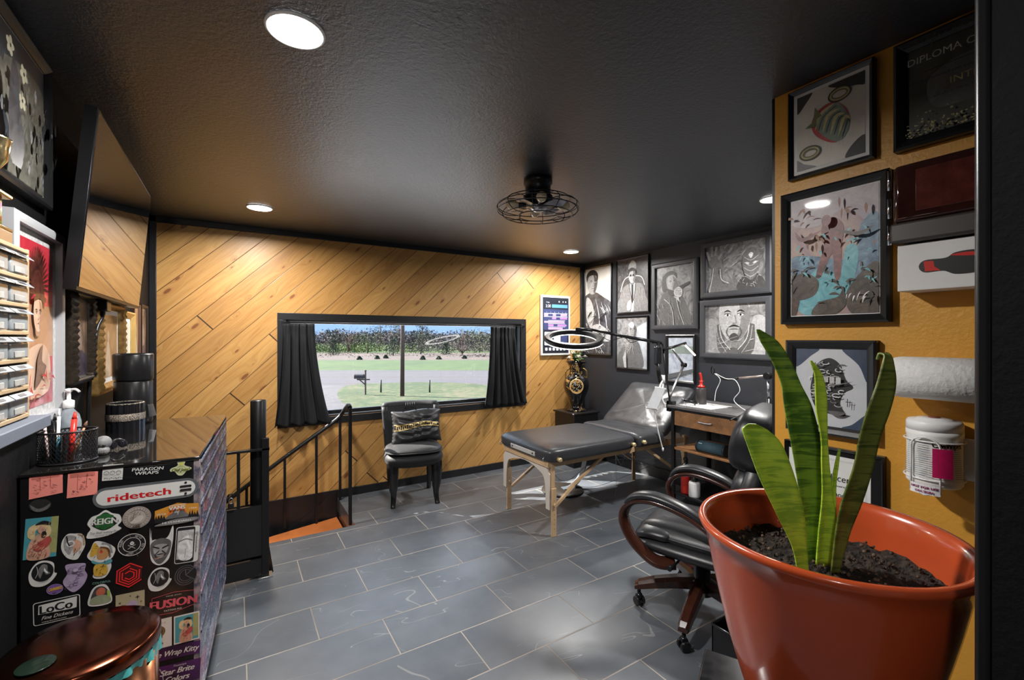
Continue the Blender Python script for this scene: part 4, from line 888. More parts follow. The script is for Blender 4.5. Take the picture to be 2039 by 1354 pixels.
# ================================================================== FRAMED PICTURES
def framed(M, base, u0, u1, v0, v1, fw, dep, fm, label, art, cat='framed picture', name='framed_picture', mat_w=0.0, mat_m=None, group=None, lip=True, ornate=None):
    """frame on surface M: frame rails, optional mount, picture; art(A) draws on the picture"""
    t = thing(name, label, cat, M((u0 + u1) / 2, v0, 0), group=group)
    b = MB()
    prof = [(0, 0), (0, dep), (fw * 0.25, dep * 1.15), (fw * 0.7, dep * (0.85 if lip else 1.15)), (fw, dep * (0.6 if lip else 1.1)), (fw, 0)]
    if ornate: prof = [(0, 0), (0, dep * 0.6), (fw * 0.15, dep * 0.9), (fw * 0.35, dep * 0.7), (fw * 0.55, dep * 1.2), (fw * 0.8, dep * 0.9), (fw * 0.85, dep * 0.5), (fw, dep * 0.5), (fw, 0)]
    corners = [(u0, v0, 1, 1), (u1, v0, -1, 1), (u1, v1, -1, -1), (u0, v1, 1, -1)]
    sub = 26 if ornate else 1; rings = []
    for ci in range(4):
        a, c = corners[ci], corners[(ci + 1) % 4]
        for k in range(sub):
            q = k / sub; ring = []
            for i, (o, w) in enumerate(prof):
                su, sv = a[2] * (1 - q) + c[2] * q, a[3] * (1 - q) + c[3] * q
                uu = a[0] * (1 - q) + c[0] * q + o * (su if abs(a[2] - c[2]) > 0 and False else 0)
                pa = (a[0] + a[2] * o, a[1] + a[3] * o); pc_ = (c[0] + c[2] * o, c[1] + c[3] * o)
                ww = w * (1 + (0.16 * (k % 2) if ornate and 0 < i < 6 else 0))
                ring.append(b._v(M(pa[0] * (1 - q) + pc_[0] * q, pa[1] * (1 - q) + pc_[1] * q, ww)))
            rings.append(ring)
    for A, B in zip(rings, rings[1:] + rings[:1]):
        for i in range(len(prof) - 1): b._f([A[i], A[i + 1], B[i + 1], B[i]], bool(ornate))
    b.build('frame', fm, t)
    iu0, iu1, iv0, iv1 = u0 + fw, u1 - fw, v0 + fw, v1 - fw
    w0 = dep * 0.45
    if mat_w:
        A = Art(M, 0, 0, 1, w0); A.rect(iu0, iu1, iv0, iv1, mat_m or M_PAPER); A.build('mount', t); w0 += 0.001
        iu0 += mat_w; iu1 -= mat_w; iv0 += mat_w; iv1 -= mat_w
    h = iv1 - iv0; w = iu1 - iu0
    A = Art(M, (iu0 + iu1) / 2, (iv0 + iv1) / 2, h, w0, dw=0.00025)
    A.hw = w / h / 2; A.clip = (iu0, iu1, iv0, iv1)
    art(A, w / h / 2)
    # keep the drawing inside the picture
    for axis, lo, hi in ((0, iu0, iu1), (1, iv0, iv1)):
        for val, sgn in ((lo, -1), (hi, 1)):
            co = Vector(M(val if axis == 0 else 0, val if axis == 1 else 0, 0)); e = Vector(M(1, 0, 0) if axis == 0 else M(0, 1, 0)) - Vector(M(0, 0, 0))
            bmesh.ops.bisect_plane(A.b.bm, geom=A.b.bm.verts[:] + A.b.bm.edges[:] + A.b.bm.faces[:], plane_co=co, plane_no=e * sgn, clear_outer=True)
    A.build('picture', t)
    return t
def brushy(name, c1, c2, sc=9, dist=2.2, coat=0.4):
    m, t, b = new_mat(name); vec, _ = coord(t)
    n = noise(t, vec, sc, 7, 0.62, dist)
    t.links.new(ramp(t, n, [(0.32, c1), (0.66, c2)]), b.inputs['Base Color'])
    b.inputs['Roughness'].default_value = 0.4; b.inputs['Coat Weight'].default_value = coat; b.inputs['Coat Roughness'].default_value = 0.03
    return m
B_MIST = brushy('grey_mist', (0.08, 0.08, 0.085), (0.34, 0.34, 0.345)); B_DARK = brushy('dark_mist', (0.014, 0.014, 0.016), (0.12, 0.12, 0.13), 6)
B_LIGHT = brushy('light_mist', (0.30, 0.30, 0.30), (0.62, 0.62, 0.60), 12)
def hair(A, pts, m): A.blob(pts, m)
def face(A, cu, cv, s, skin, dark, lt, turn=0.0, beard=False, glasses=False, hairm=None):
    """generic drawn head, s = face height"""
    A.blob([(cu - 0.17 * s, cv - 0.62 * s), (cu - 0.18 * s, cv - 0.3 * s), (cu + 0.18 * s, cv - 0.3 * s), (cu + 0.19 * s, cv - 0.62 * s)], dark)
    A.blob([(cu - 0.36 * s, cv + 0.12 * s), (cu - 0.33 * s, cv - 0.2 * s), (cu - 0.17 * s, cv - 0.46 * s), (cu, cv - 0.52 * s), (cu + 0.17 * s, cv - 0.46 * s), (cu + 0.33 * s, cv - 0.2 * s), (cu + 0.36 * s, cv + 0.12 * s), (cu + 0.27 * s, cv + 0.42 * s), (cu, cv + 0.52 * s), (cu - 0.27 * s, cv + 0.42 * s)], skin)
    A.blob([(cu + 0.1 * s, cv + 0.45 * s), (cu + 0.16 * s, cv), (cu + 0.08 * s, cv - 0.4 * s), (cu + 0.2 * s, cv - 0.42 * s), (cu + 0.34 * s, cv - 0.12 * s), (cu + 0.35 * s, cv + 0.2 * s)], dark)
    T = turn * s
    for sx in (-1, 1):
        x = cu + T + sx * 0.15 * s
        A.stroke([(x - 0.09 * s, cv + 0.13 * s), (x, cv + 0.16 * s), (x + 0.09 * s, cv + 0.12 * s)], 0.035 * s, M_INK, taper=True)
        A.oval(x, cv + 0.065 * s, 0.065 * s, 0.028 * s, lt); A.oval(x, cv + 0.065 * s, 0.024 * s, 0.026 * s, M_INK)
        A.stroke([(x - 0.08 * s, cv + 0.085 * s), (x, cv + 0.10 * s), (x + 0.08 * s, cv + 0.08 * s)], 0.014 * s, M_INK)
        if glasses: A.oval(x, cv + 0.07 * s, 0.11 * s, 0.075 * s, M_INK)
    A.stroke([(cu + T + 0.02 * s, cv + 0.06 * s), (cu + T + 0.05 * s, cv - 0.1 * s), (cu + T - 0.03 * s, cv - 0.12 * s)], 0.02 * s, dark)
    A.stroke([(cu + T - 0.01 * s, cv + 0.08 * s), (cu + T, cv - 0.09 * s)], 0.03 * s, lt, taper=True)
    A.stroke([(cu + T - 0.11 * s, cv - 0.25 * s), (cu + T, cv - 0.235 * s), (cu + T + 0.11 * s, cv - 0.25 * s)], 0.03 * s, dark, taper=True)
    A.stroke([(cu + T - 0.06 * s, cv - 0.285 * s), (cu + T + 0.06 * s, cv - 0.285 * s)], 0.018 * s, lt, taper=True)
    if beard:
        A.stroke([(cu + T - 0.13 * s, cv - 0.2 * s), (cu + T, cv - 0.165 * s), (cu + T + 0.13 * s, cv - 0.2 * s)], 0.035 * s, M_INK, taper=True)
        A.blob([(cu - 0.09 * s, cv - 0.38 * s), (cu, cv - 0.33 * s), (cu + 0.09 * s, cv - 0.38 * s), (cu + 0.11 * s, cv - 0.47 * s), (cu, cv - 0.51 * s), (cu - 0.11 * s, cv - 0.47 * s)], G(0.06)); A.stroke([(cu - 0.13 * s, cv - 0.2 * s), (cu - 0.17 * s, cv - 0.32 * s), (cu - 0.1 * s, cv - 0.44 * s)], 0.03 * s, G(0.1), taper=True); A.stroke([(cu + 0.13 * s, cv - 0.2 * s), (cu + 0.17 * s, cv - 0.32 * s), (cu + 0.1 * s, cv - 0.44 * s)], 0.03 * s, G(0.1), taper=True)
    if hairm: A.blob([(cu - 0.38 * s, cv + 0.10 * s), (cu - 0.42 * s, cv + 0.42 * s), (cu - 0.2 * s, cv + 0.64 * s), (cu + 0.15 * s, cv + 0.66 * s), (cu + 0.40 * s, cv + 0.45 * s), (cu + 0.38 * s, cv + 0.12 * s), (cu + 0.28 * s, cv + 0.36 * s), (cu, cv + 0.42 * s), (cu - 0.26 * s, cv + 0.36 * s)], hairm)
def strokes(A, n, hw, m, seed, w=0.006, reg=None, ln=0.12, ang=None):
    r = random.Random(seed); x0, x1, y0, y1 = reg or (-hw, hw, -0.5, 0.5)
    for _ in range(n):
        x, y = r.uniform(x0, x1), r.uniform(y0, y1); a = ang if ang is not None else r.uniform(0, pi); a += r.uniform(-0.4, 0.4); L = ln * r.uniform(0.5, 1.3)
        A.stroke([(x, y), (x + L / 2 * cos(a), y + L / 2 * sin(a) + 0.01), (x + L * cos(a), y + L * sin(a))], w * r.uniform(0.5, 1.4), m, taper=True)
def art_jacket(A, h):
    A.rect(-h, h, -0.5, 0.5, brushy('warm_white_wash', (0.62, 0.60, 0.56), (0.74, 0.72, 0.68), 4))
    A.blob([(-h - 0.05, -0.5), (-h - 0.05, 0.1), (-0.08, 0.22), (0.1, 0.15), (0.24, 0.05), (0.3, -0.2), (0.3, -0.5)], B_DARK)
    A.blob([(-0.19, 0.16), (-0.10, 0.10), (-0.06, -0.06), (-0.12, -0.2), (-0.2, -0.06)], G(0.5))
    face(A, -0.09, 0.32, 0.24, G(0.42), G(0.10), G(0.75), 0.08, hairm=G(0.02))
    for a in ((-0.03, 0.14, 0.03, -0.3), (0.06, 0.1, 0.16, -0.3), (0.17, 0.06, 0.24, -0.2), (-0.17, 0.05, -0.1, -0.34)): A.stroke([(a[0], a[1]), ((a[0] + a[2]) / 2 + 0.03, (a[1] + a[3]) / 2), (a[2], a[3])], 0.014, G(0.55), taper=True)
    A.blob([(-0.12, -0.2), (0.02, -0.16), (0.18, -0.24), (0.24, -0.34), (0.1, -0.36), (-0.06, -0.3)], G(0.45)); strokes(A, 34, h, G(0.6), 3, 0.007, (-h, h - 0.05, -0.48, 0.08), 0.10, -0.9); strokes(A, 26, h, M_INK, 13, 0.010, (-h, h - 0.05, -0.48, 0.0), 0.10, 0.5)
def art_suit(A, h):
    A.rect(-h, h, -0.5, 0.5, B_DARK)
    A.blob([(-0.07, 0.28), (-0.09, 0.38), (0, 0.47), (0.09, 0.40), (0.08, 0.24)], G(0.5))
    A.stroke([(-0.30, -0.1), (-0.22, 0.10), (-0.1, 0.17), (0.12, 0.17), (0.24, 0.12), (0.30, -0.02)], 0.016, G(0.85))
    A.blob([(-h, -0.5), (-0.32, -0.2), (-0.22, -0.02), (-0.05, 0.04), (0.06, 0.04), (0.24, 0.0), (0.32, -0.2), (h, -0.5)], G(0.20))
    A.poly([(-0.06, 0.04), (0.07, 0.04), (0.03, -0.5), (-0.03, -0.5)], G(0.6)); A.poly([(-0.02, 0.02), (0.03, 0.02), (0.025, -0.30), (0.0, -0.36), (-0.02, -0.30)], M_INK)
    A.stroke([(-0.08, 0.04), (-0.05, -0.1), (-0.015, -0.3)], 0.02, G(0.08)); A.stroke([(0.09, 0.04), (0.07, -0.1), (0.03, -0.3)], 0.02, G(0.08))
    face(A, 0.0, 0.17, 0.24, G(0.5), G(0.16), G(0.8), 0.0, glasses=True, hairm=G(0.03))
    A.blob([(-0.12, -0.34), (-0.05, -0.28), (-0.02, -0.36), (-0.04, -0.46), (-0.12, -0.46)], G(0.55)); strokes(A, 26, h, G(0.4), 5, 0.005, (-0.28, 0.26, -0.48, -0.02), 0.12, -1.3); strokes(A, 18, h, G(0.7), 8, 0.003, (-h, h, 0.15, 0.48), 0.06)
def art_bald(A, h):
    A.rect(-h, h, -0.5, 0.5, B_MIST); A.poly([(0.12, 0.3), (h, 0.42), (h, -0.5), (0.2, -0.5)], brushy('window_blue_wash', (0.35, 0.38, 0.42), (0.6, 0.63, 0.68), 3))
    A.blob([(-h, -0.5), (-0.26, -0.1), (-0.1, 0.05), (0.12, 0.05), (0.24, -0.1), (0.28, -0.5)], G(0.14))
    face(A, 0.03, 0.24, 0.30, G(0.34), G(0.10), G(0.5)); A.blob([(-0.07, 0.36), (-0.02, 0.41), (0.05, 0.41), (0.08, 0.34), (0.02, 0.30)], G(0.7))
    r = random.Random(2)
    for _ in range(60):
        a = r.uniform(1.6, 5.2); x, y = -0.08 + r.uniform(0, 0.1), r.uniform(-0.15, 0.2); L = r.uniform(0.1, 0.28)
        A.stroke([(x, y), (x + L * 0.5 * cos(a) + r.uniform(-.03, .03), y + L * 0.5 * sin(a)), (x + L * cos(a), y + L * sin(a))], 0.0035, G(0.85), taper=True)
    A.poly([(-0.16, -0.5), (-0.2, -0.3), (-0.12, -0.14), (-0.1, -0.5)], G(0.5))
def art_aim(A, h):
    A.rect(-h, h, -0.5, 0.5, B_MIST)
    A.blob([(-h, -0.5), (-0.3, -0.1), (-0.22, 0.05), (-0.05, 0.05), (0.14, 0.0), (0.26, -0.2), (0.3, -0.5)], G(0.12))
    A.blob([(-0.24, 0.1), (-0.24, 0.32), (-0.1, 0.42), (0.04, 0.38), (0.06, 0.28), (-0.02, 0.36), (-0.16, 0.3), (-0.15, 0.08)], G(0.06))
    face(A, -0.05, 0.21, 0.26, G(0.45), G(0.16), G(0.6), 0.05); A.blob([(-0.14, 0.12), (0.0, 0.08), (0.06, 0.12), (0.02, 0.02), (-0.08, 0.0)], G(0.07))
    A.blob([(0.02, 0.10), (0.12, 0.14), (0.17, 0.06), (0.14, -0.03), (0.04, -0.02), (0.0, 0.04)], G(0.55))
    for k in range(4): A.stroke([(0.03, 0.09 - 0.028 * k), (0.08, 0.105 - 0.028 * k), (0.15, 0.09 - 0.028 * k)], 0.006, M_INK)
    A.poly([(0.10, 0.14), (0.30, 0.21), (0.31, 0.17), (0.16, 0.10)], G(0.03))
    A.stroke([(-0.2, -0.05), (-0.05, -0.2), (0.0, -0.5)], 0.012, G(0.5)); A.stroke([(0.05, -0.04), (0.1, -0.25), (0.2, -0.5)], 0.012, G(0.5)); A.poly([(0.0, -0.02), (0.12, -0.12), (0.10, -0.04)], G(0.6)); strokes(A, 22, h, G(0.34), 9, 0.008, (-h, 0.2, -0.5, 0.0), 0.14, -1.2)
def art_wave(A, h):
    A.rect(-h, h, -0.5, 0.5, B_MIST); strokes(A, 46, h, G(0.5), 21, 0.012, (-0.3, h, -0.1, 0.5), 0.14, 0.7); strokes(A, 26, h, G(0.15), 22, 0.014, (-0.3, h, -0.3, 0.5), 0.12, 0.7)
    A.blob([(-0.56, -0.5), (-0.5, -0.22), (-0.47, 0.0), (-0.56, 0.1), (-0.58, 0.34), (-0.44, 0.4), (-0.3, 0.24), (-0.26, 0.06), (-0.34, -0.02), (-0.3, -0.24), (-0.2, -0.34), (0.0, -0.34), (0.1, -0.5)], G(0.16))
    for x0, y0, x1, y1 in ((-0.55, 0.2, -0.62, 0.4), (-0.5, 0.28, -0.5, 0.5), (-0.42, 0.28, -0.38, 0.48), (-0.34, 0.2, -0.24, 0.34)): A.stroke([(x0, y0), ((x0 + x1) / 2, (y0 + y1) / 2), (x1, y1)], 0.055, G(0.28), smooth=False)
    A.stroke([(-0.56, -0.5), (-0.49, -0.2), (-0.46, 0.02)], 0.014, G(0.7)); A.stroke([(-0.3, -0.02), (-0.27, -0.24), (-0.1, -0.34)], 0.014, G(0.7))
    A.blob([(0.1, -0.5), (0.14, -0.3), (0.3, -0.2), (0.55, -0.22), (0.66, -0.5)], G(0.06))
    A.blob([(0.22, 0.24), (0.2, -0.02), (0.28, -0.24), (0.38, -0.32), (0.48, -0.24), (0.56, -0.02), (0.55, 0.24), (0.38, 0.34)], G(0.16)); A.oval(0.30, 0.03, 0.045, 0.018, G(0.7), rot=-0.3); A.oval(0.46, 0.03, 0.045, 0.018, G(0.7), rot=0.3)
    for k in range(4): A.stroke([(0.24, 0.16 - 0.11 * k), (0.38, 0.08 - 0.11 * k), (0.53, 0.16 - 0.11 * k)], 0.010, G(0.55)); 
    A.blob([(0.33, 0.2), (0.38, 0.24), (0.43, 0.2), (0.38, 0.12)], G(0.8)); strokes(A, 18, h, G(0.6), 6, 0.006, (0.15, 0.6, -0.48, -0.25), 0.10)
def art_closeup(A, h):
    A.rect(-h, h, -0.5, 0.5, B_MIST); 
    A.blob([(-h, -0.5), (-h, 0.1), (-0.45, 0.22), (-0.3, 0.0), (-0.25, -0.5)], G(0.30)); A.blob([(h, -0.5), (h, 0.15), (0.42, 0.25), (0.34, 0.0), (0.3, -0.5)], G(0.42))
    A.blob([(-0.3, -0.5), (-0.38, 0.0), (-0.3, 0.1), (0.32, 0.1), (0.42, 0.0), (0.34, -0.5)], G(0.12))
    face(A, 0.0, 0.22, 0.92, G(0.45), G(0.22), G(0.75), 0.0, beard=True)
    for sx in (-1, 1): A.stroke([(sx * 0.32, 0.08), (sx * 0.26, -0.2), (sx * 0.08, -0.42)], 0.018, G(0.6)); A.stroke([(sx * 0.38, 0.06), (sx * 0.33, -0.22), (sx * 0.16, -0.48)], 0.010, G(0.5))
    strokes(A, 20, h, G(0.6), 31, 0.008, (-h, h, -0.5, -0.2), 0.18, 0.2)
def art_landscape(A, h):
    A.rect(-h, h, -0.5, 0.5, brushy('lavender_wash', (0.34, 0.38, 0.46), (0.62, 0.66, 0.72), 7)); A.rect(-h, h, 0.12, 0.3, brushy('misty_green', (0.18, 0.22, 0.2), (0.3, 0.36, 0.3), 8))
    strokes(A, 36, h, Cc('lilac_ink', (0.3, 0.32, 0.5)), 41, 0.006, (-h, h, -0.3, 0.1), 0.12, 1.4); A.poly([(-h, -0.38), (h, -0.22), (h, -0.3), (-h, -0.5)], G(0.12)); strokes(A, 8, h, M_WHITE, 42, 0.006, (0.05, 0.28, -0.42, -0.36), 0.07, 0.3)
R_ = on_right(XR)
fr = 'black and white drawings on the charcoal wall'
framed(R_, 0, -4.355, -3.865, 1.27, 2.365, 0.022, 0.022, M_BLK, 'tall black framed grey drawing of a man in a leather jacket, in the corner', art_jacket, group=fr)
framed(R_, 0, -3.79, -3.305, 1.757, 2.385, 0.018, 0.022, M_BLK, 'black framed drawing of a seated man in suit and dark glasses', art_suit, group=fr)
framed(R_, 0, -3.80, -3.32, 1.127, 1.723, 0.018, 0.022, M_BLK, 'black framed drawing of a bald grey figure with flying wires', art_bald, group=fr)
framed(R_, 0, -3.258, -2.705, 1.566, 2.258, 0.045, 0.032, M_GREYFR, 'wide charcoal framed drawing of a long haired man aiming with both hands', art_aim, group=fr, lip=False)
framed(R_, 0, -3.083, -2.737, 1.03, 1.512, 0.028, 0.022, M_BLK, 'small black framed pale blue print behind the elbow lamp', art_landscape, group=fr)
framed(R_, 0, -2.668, -2.006, 1.856, 2.375, 0.048, 0.032, M_GREYFR, 'wide charcoal framed drawing of a masked figure raising a hand', art_wave, group=fr, lip=False)
framed(R_, 0, -2.676, -2.006, 1.293, 1.832, 0.048, 0.032, M_GREYFR, 'wide charcoal framed close up drawing of a goateed face', art_closeup, group=fr, lip=False)
# ---- ochre wall
O_ = on_right(XO); og = 'framed items on the ochre wall'
CREAM = brushy('cream_paper', (0.62, 0.58, 0.50), (0.72, 0.69, 0.62), 4)
def art_bee(A, h):
    A.rect(-h, h, -0.5, 0.5, CREAM)
    SH = G(0.05)
    A.blob([(-h, 0.5), (-h, 0.28), (-0.28, 0.38), (-0.2, 0.5)], SH); A.blob([(h, 0.5), (0.0, 0.5), (0.1, 0.42), (0.3, 0.36), (h, 0.34)], SH); A.blob([(h, -0.5), (h, -0.28), (0.25, -0.36), (0.18, -0.5)], SH); A.blob([(-h, -0.5), (-h, -0.35), (-0.3, -0.42), (-0.15, -0.5)], G(0.25))
    RD = Cc('blood_wash', (0.55, 0.10, 0.10)); OL = Cc('olive_ink', (0.22, 0.22, 0.12)); YL = Cc('parchment_yellow', (0.68, 0.60, 0.32)); TL = Cc('sage_ink', (0.28, 0.36, 0.30))
    A.blob([(-0.2, 0.12), (-0.1, 0.24), (0.06, 0.26), (0.2, 0.1), (0.2, -0.1), (0.1, -0.26), (-0.05, -0.2), (-0.18, -0.05)], RD)
    A.blob([(-0.1, 0.18), (0.08, 0.24), (0.2, 0.06), (0.22, -0.14), (0.12, -0.26), (-0.02, -0.18), (-0.14, 0.0)], TL)
    for k in range(4): A.stroke([(-0.16 + 0.09 * k, -0.02 - 0.06 * k), (-0.10 + 0.09 * k, 0.16 - 0.05 * k), (0.06 + 0.06 * k, 0.24 - 0.09 * k)], 0.045, YL, taper=True); A.stroke([(-0.12 + 0.09 * k, -0.04 - 0.06 * k), (-0.06 + 0.09 * k, 0.12 - 0.05 * k), (0.08 + 0.05 * k, 0.20 - 0.09 * k)], 0.008, M_INK)
    for cu, cv in ((0.12, 0.33), (-0.22, -0.30)): A.ring(cu, cv, 0.10, 0.05, OL, 0.065); A.ring(cu, cv, 0.10, 0.012, YL, 0.065); A.ring(cu, cv, 0.125, 0.010, M_INK, 0.09)
    A.poly([(-0.16, 0.28), (-0.08, 0.14), (-0.18, 0.10)], OL); A.poly([(-0.28, 0.04), (-0.14, 0.12), (-0.14, 0.02)], OL)
    for k in range(6): A.stroke([(-0.06 + 0.045 * k, -0.2), (-0.055 + 0.045 * k, -0.28 - 0.04 * (k % 3))], 0.008, RD, taper=True)
framed(O_, 0, -0.886, -0.618, 2.072, 2.403, 0.016, 0.022, M_BLK, 'black framed colour drawing of a striped ribbon wrapped creature at the ochre wall top', art_bee, group=og, mat_w=0.012, mat_m=M_PAPER)
def art_diploma(A, h):
    A.rect(-h, h, -0.5, 0.5, brushy('smoky_olive', (0.03, 0.032, 0.02), (0.10, 0.10, 0.085), 3)); A.blob([(-h * 0.5, -0.2), (-h * 0.6, 0.1), (0.0, 0.25), (h * 0.9, 0.2), (h, -0.15), (0, -0.25)], brushy('smoky_grey', (0.07, 0.07, 0.06), (0.16, 0.16, 0.155), 4))
    r = random.Random(7); GD = Cc('dull_gold_ink', (0.40, 0.36, 0.16)); GD2 = Cc('dark_gold_ink', (0.12, 0.11, 0.05))
    for k in range(150):
        y = -0.5 + abs(r.gauss(0, 0.09)); A.oval(r.uniform(-h, h), y, 0.006 + 0.008 * r.random(), 0.006 + 0.008 * r.random(), GD if r.random() < 0.6 else GD2, 8)
    for k in range(80): A.oval(r.uniform(-h, h), 0.5 - abs(r.gauss(0, 0.08)), 0.007, 0.007, GD2, 8)
    A.text('DIPLOMA OF', -h + 0.36, 0.27, 0.075, G(0.55), w=0.60); DK = Cc('navy_ink', (0.02, 0.022, 0.06))
    A.stroke([(-h + 0.2, 0.12), (0.3, 0.12)], 0.005, M_INK); A.text('who completed the course', -h + 0.36, 0.03, 0.030, DK, w=0.60); A.text('INTE', -h + 0.52, -0.07, 0.07, GD, w=0.22); A.text('with all due marks', -h + 0.38, -0.18, 0.030, DK, w=0.48)
framed(O_, 0, -0.565, -0.265, 2.066, 2.40, 0.032, 0.03, M_BLK, 'dark framed diploma with gold speckles at the top of the ochre wall near the doorway', art_diploma, 'framed diploma', 'framed_diploma', group=og)
def art_battle(A, h):
    A.rect(-h, h, -0.5, 0.5, brushy('mauve_orange_sky', (0.30, 0.20, 0.24), (0.50, 0.34, 0.26), 6)); TE = brushy('teal_wash', (0.06, 0.30, 0.36), (0.22, 0.55, 0.60), 14); BR = brushy('dark_umber_wash', (0.02, 0.016, 0.014), (0.12, 0.085, 0.06), 22); BL = brushy('steel_blue_wash', (0.05, 0.10, 0.18), (0.20, 0.34, 0.45), 16); MR = brushy('maroon_wash', (0.10, 0.03, 0.03), (0.30, 0.10, 0.09), 20)
    A.blob([(-h, 0.5), (-h, 0.3), (-0.1, 0.25), (0.1, 0.35), (h, 0.15), (h, 0.5)], brushy('mauve_cloud', (0.34, 0.27, 0.31), (0.52, 0.46, 0.47), 7))
    A.blob([(-h, 0.0), (-h, -0.25), (0.0, -0.3), (h, -0.25), (h, 0.25), (0.2, 0.2), (0.14, -0.06), (-0.14, 0.0)], BL); A.blob([(-0.28, -0.35), (-0.1, -0.1), (0.05, -0.18), (0.1, 0.04), (0.18, 0.02), (0.16, -0.2), (0.08, -0.45), (-0.2, -0.5)], TE)
    A.blob([(-0.06, 0.08), (-0.08, 0.22), (0.0, 0.3), (0.08, 0.22), (0.07, 0.04), (0.06, -0.2), (0.02, -0.2), (0.0, 0.0), (-0.08, -0.18), (-0.12, -0.16)], MR)
    A.blob([(-h, -0.18), (-0.2, -0.14), (-0.1, -0.22), (-0.14, -0.34), (-h, -0.36)], BR); A.blob([(h, -0.12), (0.2, -0.18), (0.1, -0.34), (0.14, -0.5), (h, -0.5)], BR); A.blob([(-h, -0.34), (-0.25, -0.36), (-0.28, -0.5), (-h, -0.5)], BR); A.blob([(-0.15, -0.5), (-0.1, -0.4), (0.04, -0.36), (0.08, -0.3), (0.1, -0.42), (0.02, -0.5)], BR)
    strokes(A, 34, h, BR, 51, 0.016, (-h, h, -0.48, -0.1), 0.06); strokes(A, 30, h, TE, 52, 0.014, (-h, h, -0.3, 0.15), 0.05); strokes(A, 22, h, Cc('rust_ink', (0.36, 0.20, 0.14)), 53, 0.018, (-0.3, 0.3, 0.0, 0.4), 0.07)
    A.oval(-0.02, 0.27, 0.035, 0.045, MR); A.stroke([(-0.05, 0.2), (-0.2, 0.14), (-0.26, 0.22)], 0.035, MR, taper=True); A.stroke([(0.05, 0.18), (0.2, 0.12), (0.3, 0.16)], 0.03, BR, taper=True); strokes(A, 7, h, M_WHITE, 54, 0.008, (0.12, 0.24, -0.43, -0.38), 0.06, 1.2)
framed(O_, 0, -0.908, -0.575, 1.532, 2.022, 0.028, 0.03, M_BLK, 'large black framed colour battle scene poster in teal and maroon on the ochre wall', art_battle, 'framed poster', group=og, mat_w=0.004, mat_m=M_PAPER)
def art_mono(A, h):
    A.rect(-h, h, -0.5, 0.5, brushy('pale_vignette', (0.52, 0.54, 0.58), (0.66, 0.67, 0.69), 3, 1.0)); NV = brushy('navy_vignette', (0.02, 0.035, 0.07), (0.09, 0.13, 0.2), 3, 0.6)
    A.blob([(-h, 0.5), (-h, 0.25), (-0.22, 0.4), (-0.12, 0.5)], NV); A.blob([(h, 0.5), (h, 0.1), (0.32, 0.3), (0.14, 0.5)], NV); A.blob([(h, -0.5), (h, -0.3), (0.25, -0.44), (0.14, -0.5)], NV); A.blob([(-h, -0.5), (-h, -0.36), (-0.25, -0.5)], NV)
    A.blob([(-0.14, 0.3), (0.0, 0.38), (0.12, 0.3), (0.18, 0.12), (0.26, 0.02), (0.16, -0.06), (0.12, -0.2), (0.18, -0.34), (0.02, -0.34), (-0.14, -0.3), (-0.22, -0.1), (-0.2, 0.12)], G(0.03))
    r = random.Random(12)
    for k in range(46):
        x, y = r.uniform(-0.2, 0.17), r.uniform(-0.26, 0.33); 
        if abs(x + 0.01) > 0.2 - 0.25 * max(0, y - 0.15): continue
        A.ring(x, y, 0.03 + 0.02 * r.random(), 0.011, G(r.choice((0.15, 0.4, 0.7))), 0.022, 14, r.uniform(0, 180), r.uniform(220, 360))
    for k in range(4): A.rect(-0.12 + 0.07 * k, -0.065 + 0.07 * k, 0.08 - 0.01 * k, 0.14, G(0.5))
    A.stroke([(-0.02, 0.02), (0.12, 0.05), (0.28, 0.10)], 0.012, G(0.2), taper=True); A.stroke([(0.0, -0.3), (0.1, -0.32), (0.2, -0.3)], 0.06, G(0.12), taper=True); A.stroke([(0.2, -0.16), (0.26, -0.16)], 0.008, M_INK); A.stroke([(0.22, -0.12), (0.22, -0.22)], 0.008, M_INK); A.stroke([(0.25, -0.14), (0.24, -0.22)], 0.006, M_INK)
framed(O_, 0, -0.892, -0.610, 1.138, 1.472, 0.030, 0.026, M_BLK, 'black framed monochrome scroll work drawing with blue vignette behind the plant', art_mono, group=og)
def art_license(A, h):
    A.rect(-h, h, -0.5, 0.5, M_BLK); A.rect(-h, h - 0.1, -0.5, 0.44, M_PAPER)
    for q in (0.0, 0.012): A.stroke([(-h + 0.04, 0.39 - q), (h - 0.14 - q, 0.39 - q), (h - 0.14 - q, -0.5)], 0.003, G(0.4), smooth=False)
    A.text('Artist License', 0.0, 0.16, 0.085, M_INK, w=0.62, shear=0.1); A.text('issued to', 0.1, 0.06, 0.025, M_INK); A.text('Thompson', 0.16, -0.05, 0.07, M_INK, w=0.36); A.text('Tattoo Body Art', 0.14, -0.18, 0.03, M_INK); A.stroke([(-0.2, -0.25), (0.4, -0.25)], 0.003, G(0.4)); A.text('expires', -0.05, -0.34, 0.025, M_INK)
framed(O_, 0, -0.90, -0.592, 0.80, 1.095, 0.012, 0.02, M_BLK, 'black framed white licence certificate low on the ochre wall behind the plant', art_license, 'framed certificate', 'framed_certificate', group=og)

